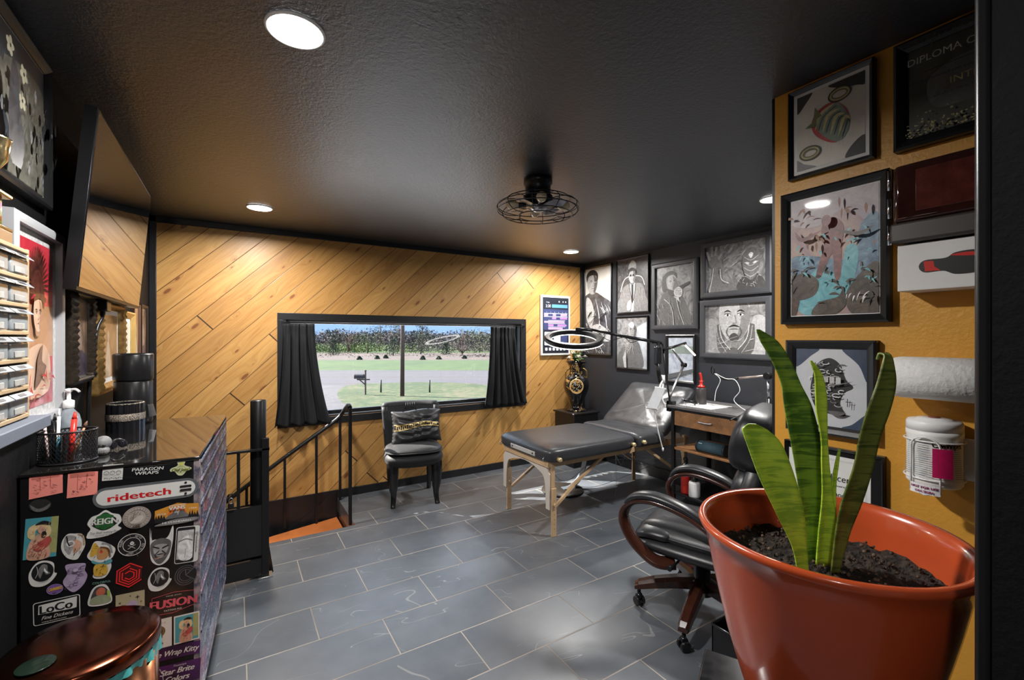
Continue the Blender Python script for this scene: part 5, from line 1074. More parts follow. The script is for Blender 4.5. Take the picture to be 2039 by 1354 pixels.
# ================================================================== THINGS FIXED TO THE OCHRE WALL
SMOKE = mat('smoked_brown_acrylic', (0.05, 0.014, 0.010), 0.07, var=0.6, vs=9, coat=0.6, spec=0.7)
t = thing('acrylic_dispenser', 'smoked brown acrylic hinged dispenser box high on the ochre wall', 'dispenser', (XO, 0.45, 1.76))
b = MB(); b.box(1.682, 1.797, 0.26, 0.540, 1.822, 1.995, 0.014, 3); b.build('smoked_front', SMOKE, t)
b = MB(); b.box(1.676, 1.797, 0.26, 0.545, 1.762, 1.822, 0.008); b.box(1.79, 1.797, 0.26, 0.548, 1.80, 2.01, 0.002); b.build('tray', mat('dark_brown_grey_plastic', (0.05, 0.042, 0.040), 0.4), t)
b = MB(); b.box(1.6805, 1.683, 0.26, 0.485, 1.85, 1.97, 0.001); b.build('inner_box', mat('dark_maroon_card', (0.11, 0.025, 0.018), 0.12, var=0.5, vs=25, coat=0.5), t)
for z in (1.955, 1.87, 1.79): MB().tube([(1.684, 0.547, z - 0.03), (1.684, 0.547, z + 0.03)], 0.005, 10).build('hinge', M_CHROME, t)
t = thing('glove_box', 'white cardboard glove box with black and red oval opening on the ochre wall', 'glove box', (XO, 0.45, 1.617))
MB().box(1.70, 1.799, 0.285, 0.533, 1.620, 1.758, 0.002).build('carton', mat('white_card', (0.76, 0.75, 0.74), 0.6, var=0.06), t)
A = Art(lambda u, v, w=0: (1.70 - w, -u, v), -0.385, 1.688, 1.0, 0.0005)
A.blob([(-0.098, 0.0), (-0.085, 0.017), (-0.04, 0.018), (-0.02, 0.03), (0.02, 0.032), (0.05, 0.018), (0.095, 0.016), (0.098, -0.012), (0.05, -0.022), (0.02, -0.03), (-0.02, -0.03), (-0.045, -0.018), (-0.085, -0.018)], mat('glove_slot_black', (0.006, 0.006, 0.007), 0.4))
A.poly([(-0.087, 0.014), (-0.066, 0.013), (-0.063, -0.004), (-0.05, -0.016), (-0.084, -0.015)], M_RED); A.blob([(-0.03, 0.024), (0.0, 0.028), (0.03, 0.024), (0.04, 0.016), (0.0, 0.018)], M_RED); A.build('opening', t)
TOWEL = mat('quilted_paper', (0.88, 0.88, 0.86), 0.85, var=0.05, bs=0.7, bsc=70, bd=0.004)
t = thing('paper_towel_roll', 'white paper towel roll on a horizontal holder on the ochre wall', 'paper towel', (XO, 0.42, 1.36))
b = MB(); RT = 0.062; pr = [(0.0, 0.02)] ; 
b.tube([(1.728, 0.55, 1.362), (1.728, 0.545, 1.362), (1.728, 0.53, 1.362), (1.728, 0.27, 1.362)], [RT * 0.86, RT * 0.96, RT, RT], 48); b.build('roll', TOWEL, t)
b = MB(); b.tube([(1.728, 0.552, 1.362), (1.728, 0.26, 1.362)], 0.012, 12); b.box(1.728, 1.80, 0.255, 0.262, 1.35, 1.374); b.build('holder_bar', M_STEEL, t)
t = thing('wipe_canister', 'white disinfectant wipe canister with magenta label in a wire rack', 'canister', (1.733, 0.455, 1.055))
CXc, CYc, CZ = 1.733, 0.458, 1.055
b = MB(); b.lathe([(0, 0), (0.056, 0), (0.062, 0.008), (0.062, 0.02), (0.060, 0.024), (0.060, 0.135), (0.063, 0.145), (0.063, 0.158), (0, 0.158)], (CXc, CYc, CZ), 56); b.build('tub', mat('white_tub', (0.86, 0.86, 0.85), 0.4, var=0.03), t)
b = MB(); b.lathe([(0, 0.158), (0.0625, 0.158), (0.0625, 0.180), (0.058, 0.187), (0.04, 0.188), (0.038, 0.192), (0.01, 0.193), (0, 0.193)], (CXc, CYc, CZ), 56); b.build('lid', M_WHITE, t)
t2 = MB(); t2.lathe([(0, 0.194), (0.014, 0.194), (0.014, 0.1955), (0, 0.1955)], (CXc, CYc, CZ), 20); t2.build('lid_flap', Cc('brown_red_plastic', (0.35, 0.10, 0.07)), t)
def on_cyl(r): 
    def M(u, v, w=0):
        th = pi + 0.01 + u / r   # u measured along the curved face
        return (CXc + (r + w) * cos(th), CYc + (r + w) * sin(th), v)
    return M
A = Art(on_cyl(0.0606), 0, CZ + 0.08, 1.0, 0.0002)
MG = Cc('magenta_label', (0.62, 0.01, 0.12)); LGt = Cc('label_text_grey', (0.36, 0.38, 0.38)); BLt = Cc('label_text_blue', (0.25, 0.34, 0.45))
def crect(u0, u1, v0, v1, m, n=10):
    for k in range(n):
        a0 = u0 + (u1 - u0) * k / n; a1 = u0 + (u1 - u0) * (k + 1) / n; A.rect(a0, a1, v0, v1, m); A.w -= A.dw
    A.w += A.dw
crect(-0.075, 0.085, -0.053, 0.052, M_PAPER, 28)
for k in range(17):
    z = 0.044 - 0.0055 * k; crect(-0.050, -0.030, z, z + 0.0016, LGt, 4); crect(-0.022, 0.004, z, z + 0.0016, BLt if k % 4 == 0 else LGt, 5); crect(0.052, 0.070, z, z + 0.0014, LGt, 4)
crect(0.012, 0.047, -0.045, 0.036, MG, 8)
A.w = 0.0012
A.text('CaviWipes', 0.045, 0.044, 0.016, M_INK, w=0.068, bold=0.0006); A.text('Metrex', 0.030, -0.037, 0.009, M_WHITE, w=0.03); A.text('3', 0.033, -0.005, 0.013, M_WHITE, shear=0.2, bold=0.0005); A.text('min', 0.041, -0.006, 0.006, M_WHITE); A.text('disinfecting', 0.027, 0.029, 0.0045, M_WHITE); A.text('towelettes', 0.026, 0.022, 0.0045, M_WHITE)
A.build('label', t)
t = thing('wire_rack', 'white wire rack holding the wipe canister, tagged not for use on skin', 'rack', (XO, 0.455, 1.05))
b = MB(); WR = 0.0665
for z in (CZ + 0.130, CZ + 0.022): b.tube([(CXc + WR * cos(a), CYc + WR * sin(a), z) for a in (2 * pi * k / 40 for k in range(40))], 0.0021, 8, True)
q = lambda a, z: (CXc + (WR + 0.003) * cos(a), CYc + (WR + 0.003) * sin(a), z)
a0, a1 = pi - 0.53, pi + 0.44
arch = [q(a0, CZ - 0.012), q(a0, CZ + 0.05), q(a0, CZ + 0.115)] + [q(a0 + (a1 - a0) * (0.5 - 0.5 * cos(pi * k / 8)), CZ + 0.115 + 0.028 * sin(pi * k / 8)) for k in range(1, 8)] + [q(a1, CZ + 0.115), q(a1, CZ + 0.05), q(a1, CZ - 0.012)]
b.tube(arch, 0.0026, 8); b.tube([q(a0, CZ - 0.012), q((a0 + a1) / 2, CZ - 0.02), q(a1, CZ - 0.012)], 0.0026, 8); b.build('wire', M_WHITE, t)
b = MB(); b.box(1.790, 1.799, 0.375, 0.44, CZ + 0.015, CZ + 0.135, 0.003); b.build('back_plate', M_WHITE, t)
A = Art(lambda u, v, w=0: (CXc + (0.0715 + w) * cos(a0 + (a1 - a0) * (u + 0.5)), CYc + (0.0715 + w) * sin(a0 + (a1 - a0) * (u + 0.5)), v), 0, CZ - 0.004, 1.0, 0)
for k in range(6): A.rect(-0.5 + k / 6, -0.5 + (k + 1) / 6, -0.014, 0.014, M_WHITE); A.w -= A.dw
A.w = 0.001; PK = Cc('purple_text', (0.30, 0.02, 0.14)); A.text('NOT FOR USE', 0, 0.005, 0.0065, PK, w=0.88, bold=0.006); A.text('ON SKIN', 0, -0.006, 0.0065, PK, w=0.56, bold=0.006); A.build('tag', t)

# ================================================================== PLANT STAND, POT, PLANT
GRAN = mat('black_granite', (0.014, 0.014, 0.015), 0.16, var=0.8, vs=60, col2=(0.004, 0.004, 0.005), spec=0.3)
t = thing('plant_stand', 'black granite topped plant stand under the terracotta pot beside the doorway', 'plant stand', (0.66, 0.30, 0), radians(-62))
MB().box(-0.15, 0.15, -0.15, 0.15, 0.885, 0.92, 0.003).build('stand_top', GRAN, t)
for sx in (-1, 1):
    for sy in (-1, 1): MB().box(sx * 0.12 - 0.014, sx * 0.12 + 0.014, sy * 0.12 - 0.014, sy * 0.12 + 0.014, 0, 0.885, 0.002).build('leg', M_BLKM, t)
MB().box(-0.12, 0.12, -0.12, 0.12, 0.3, 0.315).build('shelf', M_BLKM, t)
PX, PY = 0.722, 0.311
POT = mat('terracotta_glaze', (0.46, 0.070, 0.020), 0.22, var=0.10, vs=5, coat=0.5)
t = thing('plant_pot', 'large glossy terracotta orange plant pot in the right foreground', 'plant pot', (PX, PY, 0.92))
b = MB(); b.lathe([(0, 0.92), (0.082, 0.92), (0.094, 0.935), (0.110, 0.985), (0.126, 1.04), (0.1375, 1.09), (0.146, 1.13), (0.1535, 1.17), (0.158, 1.19), (0.1645, 1.197), (0.1665, 1.203), (0.1635, 1.2085), (0.156, 1.207), (0.151, 1.195), (0.1465, 1.165), (0.1415, 1.135), (0.12, 1.09), (0, 1.09)], (PX, PY, 0), 96)
b.build('pot', POT, t)
SOIL = mat('potting_soil', (0.035, 0.022, 0.014), 0.95, vs=60, col2=(0.006, 0.004, 0.003), bs=1.0, bsc=120, bd=0.01)
rs = random.Random(3); b = MB()
def soil(u, v):
    r = 0.1425 * v; a = 2 * pi * u
    h = 1.148 + 0.004 * sin(60 * r * cos(a) + 3) * cos(48 * r * sin(a)) + 0.003 * sin(190 * r * cos(a)) * sin(170 * r * sin(a) + 1) + 0.002 * rs.uniform(-1, 1)
    return Vector((PX + r * cos(a), PY + r * sin(a), h if v > 0.001 else 1.15))
b.grid(soil, 96, 40, closeu=True)
tag(b.build('soil', SOIL, t), 'dark crumbly potting soil', kind='stuff')
b = MB()
for _ in range(260):
    a, r_ = rs.uniform(0, 2 * pi), 0.14 * math.sqrt(rs.random()); s_ = rs.uniform(0.0012, 0.0035); c = (PX + r_ * cos(a), PY + r_ * sin(a), 1.151 + rs.uniform(0, 0.003)); b.ell(c, (s_, s_ * rs.uniform(0.6, 1), s_ * 0.8), 6, 4)
tag(b.build('soil_crumb', mat('soil_crumbs', (0.12, 0.075, 0.045), 0.9, vs=30, col2=(0.012, 0.008, 0.005)), t), 'scattered soil crumbs', kind='stuff')
def leaf_mat(name, ca, cb, edge):
    m, tt, b_ = new_mat(name); vec, (X, Y, Z) = coord(tt)
    n = noise(tt, comb(tt, X * 7.0, Y * 7.0, Z * 90.0), 1.0, 4, 0.65, 1.4); n2 = noise(tt, comb(tt, X * 20.0, Y * 20.0, Z * 22.0), 1.0, 3, 0.6)
    tt.links.new(ramp(tt, n * 0.62 + n2 * 0.38, [(0.44, cb), (0.53, ca)]), b_.inputs['Base Color'])
    b_.inputs['Roughness'].default_value = 0.32; b_.inputs['Subsurface Weight'].default_value = 0.0; bump(tt, b_, n2, 0.15, 0.002); return m
LM = leaf_mat('snake_leaf', (0.18, 0.30, 0.035), (0.050, 0.12, 0.018), None); LM2 = leaf_mat('snake_leaf_bright', (0.46, 0.66, 0.05), (0.23, 0.42, 0.035), None); LM3 = leaf_mat('snake_leaf_dark', (0.13, 0.16, 0.030), (0.05, 0.078, 0.014), None)
plant = thing('snake_plant', 'snake plant with five upright mottled green leaves growing from the terracotta pot', 'plant', (0.70, 0.33, 1.15))
def ppx(x, y, d): a = (x - CX) / F_PX; q = at(x, d); return Vector((q.x, q.y, CAM_H - (y - CY) * d / F_PX))
def leaf(rows, m, fold=0.25, name='leaf', tip=False):
    """rows: (left px, right px, y px, depth) from base to tip, read off at the pot's distance, each about 5 cm wide"""
    L = [ppx(l, y, d) for l, r, y, d in rows]; R = [ppx(r, y + 0.0, d) for l, r, y, d in rows]
    L = catmull(L, 5); R = catmull(R, 5); b = MB(); n = len(L); V = []
    for i in range(n):
        mid = (L[i] + R[i]) / 2; w = (R[i] - L[i]); up = (L[min(i + 1, n - 1)] + R[min(i + 1, n - 1)] - L[max(i - 1, 0)] - R[max(i - 1, 0)]); nn = w.cross(up).normalized() if up.length else Vector((0, 1, 0))
        wl = w.length; ring = []
        for k in range(9):
            q = k / 8; ring.append(b._v(L[i] * (1 - q) + R[i] * q + nn * (-fold * wl * (1 - (2 * q - 1) ** 2)) + nn * (-0.0016)))
        for k in range(8, -1, -1):
            q = k / 8; ring.append(b._v(L[i] * (1 - q) + R[i] * q + nn * (-fold * wl * (1 - (2 * q - 1) ** 2)) + nn * 0.0016))
        V.append(ring)
    for A_, B_ in zip(V, V[1:]):
        for k in range(18): b._f([A_[k], A_[(k + 1) % 18], B_[(k + 1) % 18], B_[k]], True)
    b._f(V[0][::-1]); b._f(V[-1]); return b.build(name, m, plant)
leaf([(1589, 1610, 1148, 0.60), (1578, 1606, 1090, 0.60), (1545, 1600, 1020, 0.60), (1512, 1582, 950, 0.602), (1488, 1556, 885, 0.606), (1479, 1530, 858, 0.61), (1481, 1519, 851, 0.61), (1490, 1505, 844, 0.61)], LM2, 0.12)
leaf([(1610, 1630, 1122, 0.665), (1603, 1638, 1060, 0.665), (1592, 1640, 980, 0.665), (1577, 1634, 890, 0.665), (1563, 1618, 815, 0.668), (1556, 1594, 765, 0.67), (1538, 1574, 720, 0.672), (1515, 1548, 680, 0.675), (1506, 1512, 656, 0.676)], LM, 0.14)
leaf([(1625, 1660, 1125, 0.635), (1630, 1668, 1060, 0.635), (1637, 1658, 990, 0.635), (1636, 1650, 920, 0.635), (1635, 1647, 870, 0.635), (1626, 1646, 820, 0.635), (1624, 1645, 785, 0.635), (1622, 1636, 745, 0.635), (1613, 1616, 718, 0.635)], LM2, 0.2)
leaf([(1655, 1670, 1140, 0.615), (1664, 1692, 1060, 0.615), (1676, 1716, 1000, 0.613), (1700, 1738, 930, 0.610), (1712, 1752, 870, 0.606), (1728, 1772, 815, 0.60), (1746, 1783, 765, 0.60), (1757, 1779, 725, 0.60), (1760, 1773, 708, 0.603), (1750, 1762, 704, 0.612), (1745, 1750, 716, 0.616)], LM3, 0.1)
leaf([(1640, 1662, 1128, 0.64), (1652, 1664, 1050, 0.642), (1656, 1664, 970, 0.644), (1663, 1669, 925, 0.645), (1671, 1673, 893, 0.646)], LM2, 0.2)

# ================================================================== VASE CORNER AND TABLET
MB_ = MB(); MB_.box(3.27, 3.63, 3.93, 4.29, 0, 0.60, 0.004); MB_.box(3.255, 3.645, 3.915, 4.305, 0.60, 0.62, 0.003)
single('pedestal', MB_, M_BLK, 'black square pedestal in the far corner carrying the tall vase', 'pedestal', (3.45, 4.11, 0))
m, tt, b_ = new_mat('black_gold_porcelain'); vec, _ = coord(tt)
nn = noise(tt, vec, 13, 5, 0.7, 1.6); n3 = noise(tt, vec, 4.5, 2); msk = (nn.gt(0.56)) * (n3.gt(0.50))
tt.links.new(mix(tt, msk, (0.006, 0.006, 0.007), (0.80, 0.50, 0.17)), b_.inputs['Base Color']); b_.inputs['Roughness'].default_value = 0.09; tt.links.new((msk * 0.6).k, b_.inputs['Metallic']); b_.inputs['Coat Weight'].default_value = 0.5
VX, VY, VZ = 3.45, 4.11, 0.62
t = thing('floor_vase', 'tall black porcelain vase with gold pattern standing on the corner pedestal', 'vase', (VX, VY, VZ))
prof = catmull([(0.105, 0.0, 0), (0.112, 0.012, 0), (0.088, 0.03, 0), (0.075, 0.07, 0), (0.10, 0.15, 0), (0.140, 0.24, 0), (0.150, 0.31, 0), (0.135, 0.375, 0), (0.092, 0.42, 0), (0.078, 0.46, 0), (0.082, 0.51, 0), (0.108, 0.565, 0), (0.115, 0.582, 0), (0.105, 0.585, 0), (0.08, 0.55, 0)], 5)
b = MB(); b.lathe([(0, 0.0)] + [(p.x, p.y) for p in prof] + [(0, 0.54)], (VX, VY, VZ), 48); b.build('body', m, t)
for s_ in (-1, 1):
    d = Vector((CW, -SY, 0)) * s_; b = MB(); b.tube(catmull([Vector((VX, VY, VZ + 0.385)) + d * 0.125, Vector((VX, VY, VZ + 0.43)) + d * 0.128, Vector((VX, VY, VZ + 0.47)) + d * 0.12, Vector((VX, VY, VZ + 0.50)) + d * 0.078], 5), 0.011, 8); b.build('handle', M_GOLD, t)
b = MB(); dirn = Vector((-SY, -CW, 0)).normalized(); c = Vector((VX, VY, VZ + 0.285)) + dirn * 0.150
A = Art(lambda u, v, w=0: (lambda th, zz: (VX + (0.1515 + w - 1.1 * (zz - 0.015) ** 2) * cos(th), VY + (0.1515 + w - 1.1 * (zz - 0.015) ** 2) * sin(th), VZ + 0.30 + zz))(math.atan2(dirn.y, dirn.x) - 0.12 + u / 0.15, v), 0, 0, 1, 0.001)
rv = random.Random(5); GM = Cc('gilt_leaf', (0.85, 0.58, 0.22)); OM = Cc('amber_enamel', (0.62, 0.30, 0.07)); WM = Cc('cream_enamel', (0.8, 0.74, 0.6))
A.oval(0, 0, 0.076, 0.080, brushy('gilt_amber_ground', (0.10, 0.03, 0.01), (0.60, 0.34, 0.10), 22)); A.ring(0, 0, 0.078, 0.010, GM, 0.082)
for k in range(46):
    a, q = rv.uniform(0, 2 * pi), 0.068 * math.sqrt(rv.random()); A.blob([(q * cos(a) + 0.012 * rv.random() * cos(x), q * sin(a) + 0.012 * cos(x * 1.3) * 0.7 + 0.010 * sin(x)) for x in (0.3, 1.7, 3.1, 4.6)], rv.choice((GM, OM, GM, WM)), 3)
A.build('medallion', t)
fl = thing('flower_bouquet', 'white artificial flowers with green leaves in the tall black vase', 'flowers', (VX, VY, VZ + 0.57))
LGR = mat('artificial_leaf', (0.09, 0.15, 0.05), 0.5, var=0.5, vs=20); PET = mat('white_petal', (0.78, 0.76, 0.66), 0.6, var=0.1)
for k, (dx, dz, s_) in enumerate(((-0.045, 0.075, 0.05), (0.02, 0.03, 0.045), (0.07, 0.10, 0.045), (-0.09, 0.02, 0.035), (-0.01, 0.15, 0.045), (0.055, 0.17, 0.035), (0.10, 0.035, 0.03))):
    c = Vector((VX, VY, VZ + 0.60 + dz)) + Vector((CW, -SY, 0)) * dx + dirn * (0.05 if k % 2 else 0.02); b = MB()
    for lay, (rr_, tilt) in enumerate(((1.0, 0.15), (0.75, 0.5), (0.5, 0.9), (0.28, 1.25))):
        for j in range(7 - lay):
            a = 2 * pi * j / (7 - lay) + lay * 0.4; u = Vector((cos(a), sin(a), 0)); pz = Vector((0, 0, 1)); o = c + pz * 0.006 * lay; e = o + (u * cos(tilt) + pz * sin(tilt)) * s_ * rr_; sd = Vector((-sin(a), cos(a), 0)) * s_ * 0.33 * rr_
            b.poly([o, (o * 0.4 + e * 0.6) + sd, e + sd * 0.4, e - sd * 0.4, (o * 0.4 + e * 0.6) - sd], (0, 0, 0.0015))
    fo = b.build('flower', PET, fl); MB().tube([c, (VX, VY, VZ + 0.50)], 0.003, 6).build('stem', LGR, fo)
for k in range(26):
    a = rv.uniform(0, 2 * pi); el = rv.uniform(0.05, 1.2); L = rv.uniform(0.10, 0.19); o = Vector((VX, VY, VZ + 0.575)); e = o + Vector((cos(a) * cos(el), sin(a) * cos(el), sin(el))) * L; sd = Vector((-sin(a), cos(a), 0.2)) * 0.016; mm_ = (o + e) / 2 + Vector((0, 0, 0.025))
    b = MB(); b.poly([o, mm_ + sd, e, mm_ - sd], (0, 0, 0.0012)); b.build('foliage_leaf', LGR, fl)
t = thing('wall_display', 'white framed portrait touch screen showing a coloured calendar on the pine wall', 'screen', (3.33, YW, 1.265))
MB().box(3.105, 3.553, YW - 0.03, YW - 0.001, 1.268, 1.998, 0.006).build('bezel', mat('white_bezel', (0.75, 0.74, 0.71), 0.35, var=0.03), t)
def scr(name, c, s=1.0): return m_emit(name, c, s * 0.55)
A = Art(on_wood(YW - 0.0302), 3.329, 1.633, 1.0, 0.0004, dw=0.0002)
BK = scr('screen_black', (0.010, 0.012, 0.02), 0.6); NB = scr('screen_navy', (0.03, 0.04, 0.11), 0.8); PU = scr('screen_purple', (0.32, 0.16, 0.42), 0.8); PK2 = scr('screen_mauve', (0.45, 0.25, 0.42), 0.8); WH = scr('screen_white', (0.62, 0.66, 0.72), 0.9); BL2 = scr('screen_blue', (0.08, 0.24, 0.46), 0.9)
A.rect(-0.197, 0.197, -0.338, 0.338, BK)
A.text('3:30', -0.115, 0.235, 0.035, WH, w=0.075); A.rect(-0.06, 0.18, 0.215, 0.255, BL2); A.text('Friday', -0.12, 0.28, 0.014, WH)
for x in (0.05, 0.11, 0.15): A.oval(x, 0.29, 0.008, 0.010, WH, 10)
A.rrect(-0.185, 0.185, -0.055, 0.195, 0.01, NB)
for k, x in enumerate((-0.14, -0.08, -0.02, 0.04, 0.10, 0.15)): A.text(str(k + 1), x, 0.160, 0.012, WH)
for k, (y, cols) in enumerate(((0.13, ((-0.18, -0.12), (-0.05, 0.0), (0.07, 0.17))), (0.09, ((-0.06, 0.0), (0.06, 0.17))), (0.045, ((-0.18, 0.13),)), (0.005, ((-0.12, -0.04), (0.02, 0.16))), (-0.035, ((-0.12, 0.10),)))):
    A.rect(-0.18, 0.175, y + 0.012, y + 0.018, WH) if k < 2 else A.rect(-0.12, 0.14, y + 0.014, y + 0.018, WH)
    for x0, x1 in cols: A.rect(x0, x1, y - 0.016, y + 0.008, PU if k % 2 else PK2)
for x in (-0.12, 0.02, 0.12): A.rrect(x - 0.055, x + 0.05, -0.24, -0.08, 0.008, WH if x < 0.1 else NB)
for k in range(6): A.rrect(-0.165 + 0.055 * k, -0.132 + 0.055 * k, -0.305, -0.27, 0.006, WH)
A.build('display', t)

# ================================================================== LEFT WALL
L_ = on_left(XL); lg = 'framed pictures on the black left wall'
CREAMG = brushy('bone_grey', (0.06, 0.058, 0.05), (0.17, 0.165, 0.135), 14)
def art_flowers(A, h):
    A.rect(-h, h, -0.5, 0.5, brushy('night_blue_wash', (0.010, 0.014, 0.022), (0.055, 0.065, 0.08), 4)); A.poly([(-h, 0.5), (0.0, 0.5), (-h, 0.0)], brushy('blue_streaks', (0.012, 0.02, 0.03), (0.06, 0.08, 0.10), 7))
    FL = Cc('pale_petal_ink', (0.30, 0.28, 0.20)); IK = mat('dark_outline_ink', (0.01, 0.01, 0.012), 0.6); r = random.Random(8)
    A.blob([(h, 0.3), (0.05, 0.28), (-0.02, 0.0), (0.12, -0.2), (0.1, -0.5), (h, -0.5)], CREAMG); A.blob([(-h, 0.0), (-0.3, -0.1), (-0.2, -0.3), (-0.3, -0.5), (-h, -0.5)], CREAMG)
    for k in range(70):
        x, y = r.uniform(-h, h), r.uniform(-0.5, 0.2); 
        if abs(x - 0.0) < 0.13 and y > -0.4: continue
        A.blob([(x, y + 0.05), (x - 0.025, y), (x, y - 0.05), (x + 0.025, y)], r.choice((CREAMG, G(0.12), IK, G(0.2))), 3); A.stroke([(x - 0.02, y - 0.03), (x, y + 0.03), (x + 0.02, y + 0.02)], 0.004, IK)
    for cu, cv in ((-0.12, 0.27), (0.09, 0.18), (0.05, -0.02)):
        for j in range(5): a = 2 * pi * j / 5 + cu * 9; A.oval(cu + 0.034 * cos(a), cv + 0.034 * sin(a), 0.034, 0.024, FL, 14, rot=a)
        A.oval(cu, cv, 0.012, 0.014, IK, 10)
    A.blob([(-0.12, 0.18), (-0.02, 0.12), (0.0, -0.1), (0.08, -0.3), (0.02, -0.5), (-0.12, -0.5), (-0.18, -0.2)], brushy('deep_shadow_wash', (0.006, 0.006, 0.008), (0.05, 0.05, 0.055), 10)); strokes(A, 26, h, IK, 17, 0.007, (-h, h, -0.5, 0.1), 0.12, 1.2)
framed(L_, 0, 1.42, 2.13, 1.915, 2.395, 0.032, 0.025, M_BLK, 'large dark framed floral ink painting high on the left wall above the trophy', art_flowers, group=lg, mat_w=0.004, mat_m=G(0.6))
def art_mohawk(A, h):
    RD = brushy('crimson_wash', (0.38, 0.015, 0.03), (0.58, 0.05, 0.07), 4); SK = brushy('flesh_wash', (0.52, 0.33, 0.24), (0.70, 0.50, 0.38), 7); BN = brushy('umber_hair', (0.02, 0.008, 0.006), (0.12, 0.03, 0.02), 9)
    A.rect(-h, h, -0.5, 0.5, RD); A.blob([(-h, -0.5), (-h, -0.24), (0.0, -0.2), (h, -0.3), (h, -0.5)], brushy('rose_wash', (0.30, 0.06, 0.09), (0.5, 0.16, 0.18), 8)); A.rect(-h, h, -0.2, 0.12, brushy('tan_wash', (0.34, 0.18, 0.10), (0.5, 0.28, 0.17), 3))
    A.blob([(-0.12, 0.12), (-0.14, 0.30), (-0.02, 0.38), (0.08, 0.34), (0.14, 0.22), (0.13, 0.10), (0.06, 0.17), (-0.04, 0.18)], BN)
    for k in range(22):
        a = -0.1 + 0.16 * k; A.stroke([(0.02 + 0.08 * cos(a), 0.24 + 0.10 * sin(a)), (0.02 + 0.14 * cos(a + 0.1), 0.24 + 0.17 * sin(a)), (0.02 + 0.2 * cos(a), 0.24 + 0.25 * sin(a))], 0.018, BN, taper=True)
    A.blob([(-0.12, -0.14), (-0.22, -0.2), (-0.24, -0.42), (0.16, -0.42), (0.2, -0.22), (0.08, -0.12)], SK); face(A, -0.01, 0.06, 0.20, SK, brushy('flesh_shade', (0.30, 0.15, 0.10), (0.42, 0.24, 0.17), 7), Cc('pale_flesh', (0.74, 0.58, 0.46))); A.stroke([(-0.10, 0.15), (0.0, 0.175), (0.1, 0.15)], 0.03, BN)
    A.blob([(-0.04, -0.20), (0.04, -0.12), (0.03, -0.22), (0.10, -0.26), (0.02, -0.34), (-0.08, -0.38), (-0.06, -0.28)], brushy('tattoo_shade', (0.10, 0.06, 0.05), (0.24, 0.15, 0.12), 12)); strokes(A, 16, h, RD, 19, 0.012, (-h, h, -0.5, -0.32), 0.10)
WFR = mat('white_frame_paint', (0.40, 0.41, 0.43), 0.35, var=0.05)
framed(L_, 0, 1.80, 2.235, 1.20, 1.846, 0.030, 0.03, WFR, 'white framed red portrait of a woman with tall spiked hair on the left wall', art_mohawk, group=lg, mat_w=0.03, mat_m=G(0.55), lip=False)
DKOR = mat('dark_ornate_bronze', (0.06, 0.045, 0.032), 0.35, 0.6, var=0.6, vs=40, bs=0.5, bsc=120); OGOLD = mat('ornate_gold_leaf', (0.50, 0.30, 0.10), 0.35, 0.7, var=0.5, vs=40, bs=0.4, bsc=150)
def art_brown(A, h): A.rect(-h, h, -0.5, 0.5, brushy('sepia_wash', (0.05, 0.035, 0.028), (0.30, 0.19, 0.12), 3)); A.blob([(-h, -0.5), (-h, -0.2), (0.0, -0.14), (h, -0.28), (h, -0.5)], brushy('violet_black', (0.015, 0.012, 0.02), (0.09, 0.07, 0.10), 6)); A.blob([(-0.14, -0.15), (-0.12, 0.1), (-0.02, 0.22), (0.10, 0.08), (0.12, -0.15)], brushy('pink_haze', (0.20, 0.14, 0.12), (0.42, 0.32, 0.28), 5))
def art_sepia(A, h): A.rect(-h, h, -0.5, 0.5, brushy('ochre_sepia', (0.22, 0.12, 0.055), (0.46, 0.28, 0.14), 3)); A.blob([(-0.16, -0.5), (-0.12, -0.1), (0.0, 0.1), (0.12, -0.1), (0.16, -0.5)], brushy('cream_haze', (0.42, 0.33, 0.24), (0.62, 0.54, 0.44), 5)); A.oval(0, 0.16, 0.07, 0.1, Cc('sepia_flesh', (0.5, 0.36, 0.24)))
framed(L_, 0, 2.33, 2.625, 1.295, 1.67, 0.030, 0.035, DKOR, 'dark bronze ornate framed sepia print beneath the television, near end', art_brown, group=lg, ornate=True)
framed(L_, 0, 2.69, 3.225, 1.215, 1.665, 0.045, 0.04, OGOLD, 'large ornate gold framed sepia print beneath the middle of the television', art_sepia, group=lg, ornate=True, mat_w=0.025, mat_m=M_PAPER)
def art_sketch(A, h): A.rect(-h, h, -0.5, 0.5, CREAM); A.ring(0, 0.1, 0.12, 0.01, G(0.3)); A.stroke([(-0.05, 0.2), (0.08, 0.05), (-0.02, -0.15), (0.06, -0.3)], 0.012, G(0.3)); A.stroke([(0.1, 0.1), (0.14, -0.05), (0.08, -0.2)], 0.012, G(0.4))
framed(L_, 0, 3.25, 3.56, 1.25, 1.632, 0.035, 0.035, mat('bright_gold_frame', (0.80, 0.52, 0.18), 0.3, 0.5, var=0.2), 'small bright gold framed pencil sketch beneath the far end of the television', art_sketch, group=lg, mat_w=0.03, mat_m=M_PAPER)
framed(L_, 0, 3.64, 3.86, 1.24, 1.70, 0.02, 0.02, mat('dark_walnut_frame', (0.10, 0.05, 0.03), 0.35), 'narrow walnut framed brown print past the television', art_sepia, group=lg)
framed(L_, 0, 3.90, 4.17, 1.28, 1.71, 0.022, 0.02, M_BLK, 'black framed dark brown print nearest the pine wall on the left wall', art_brown, group=lg)
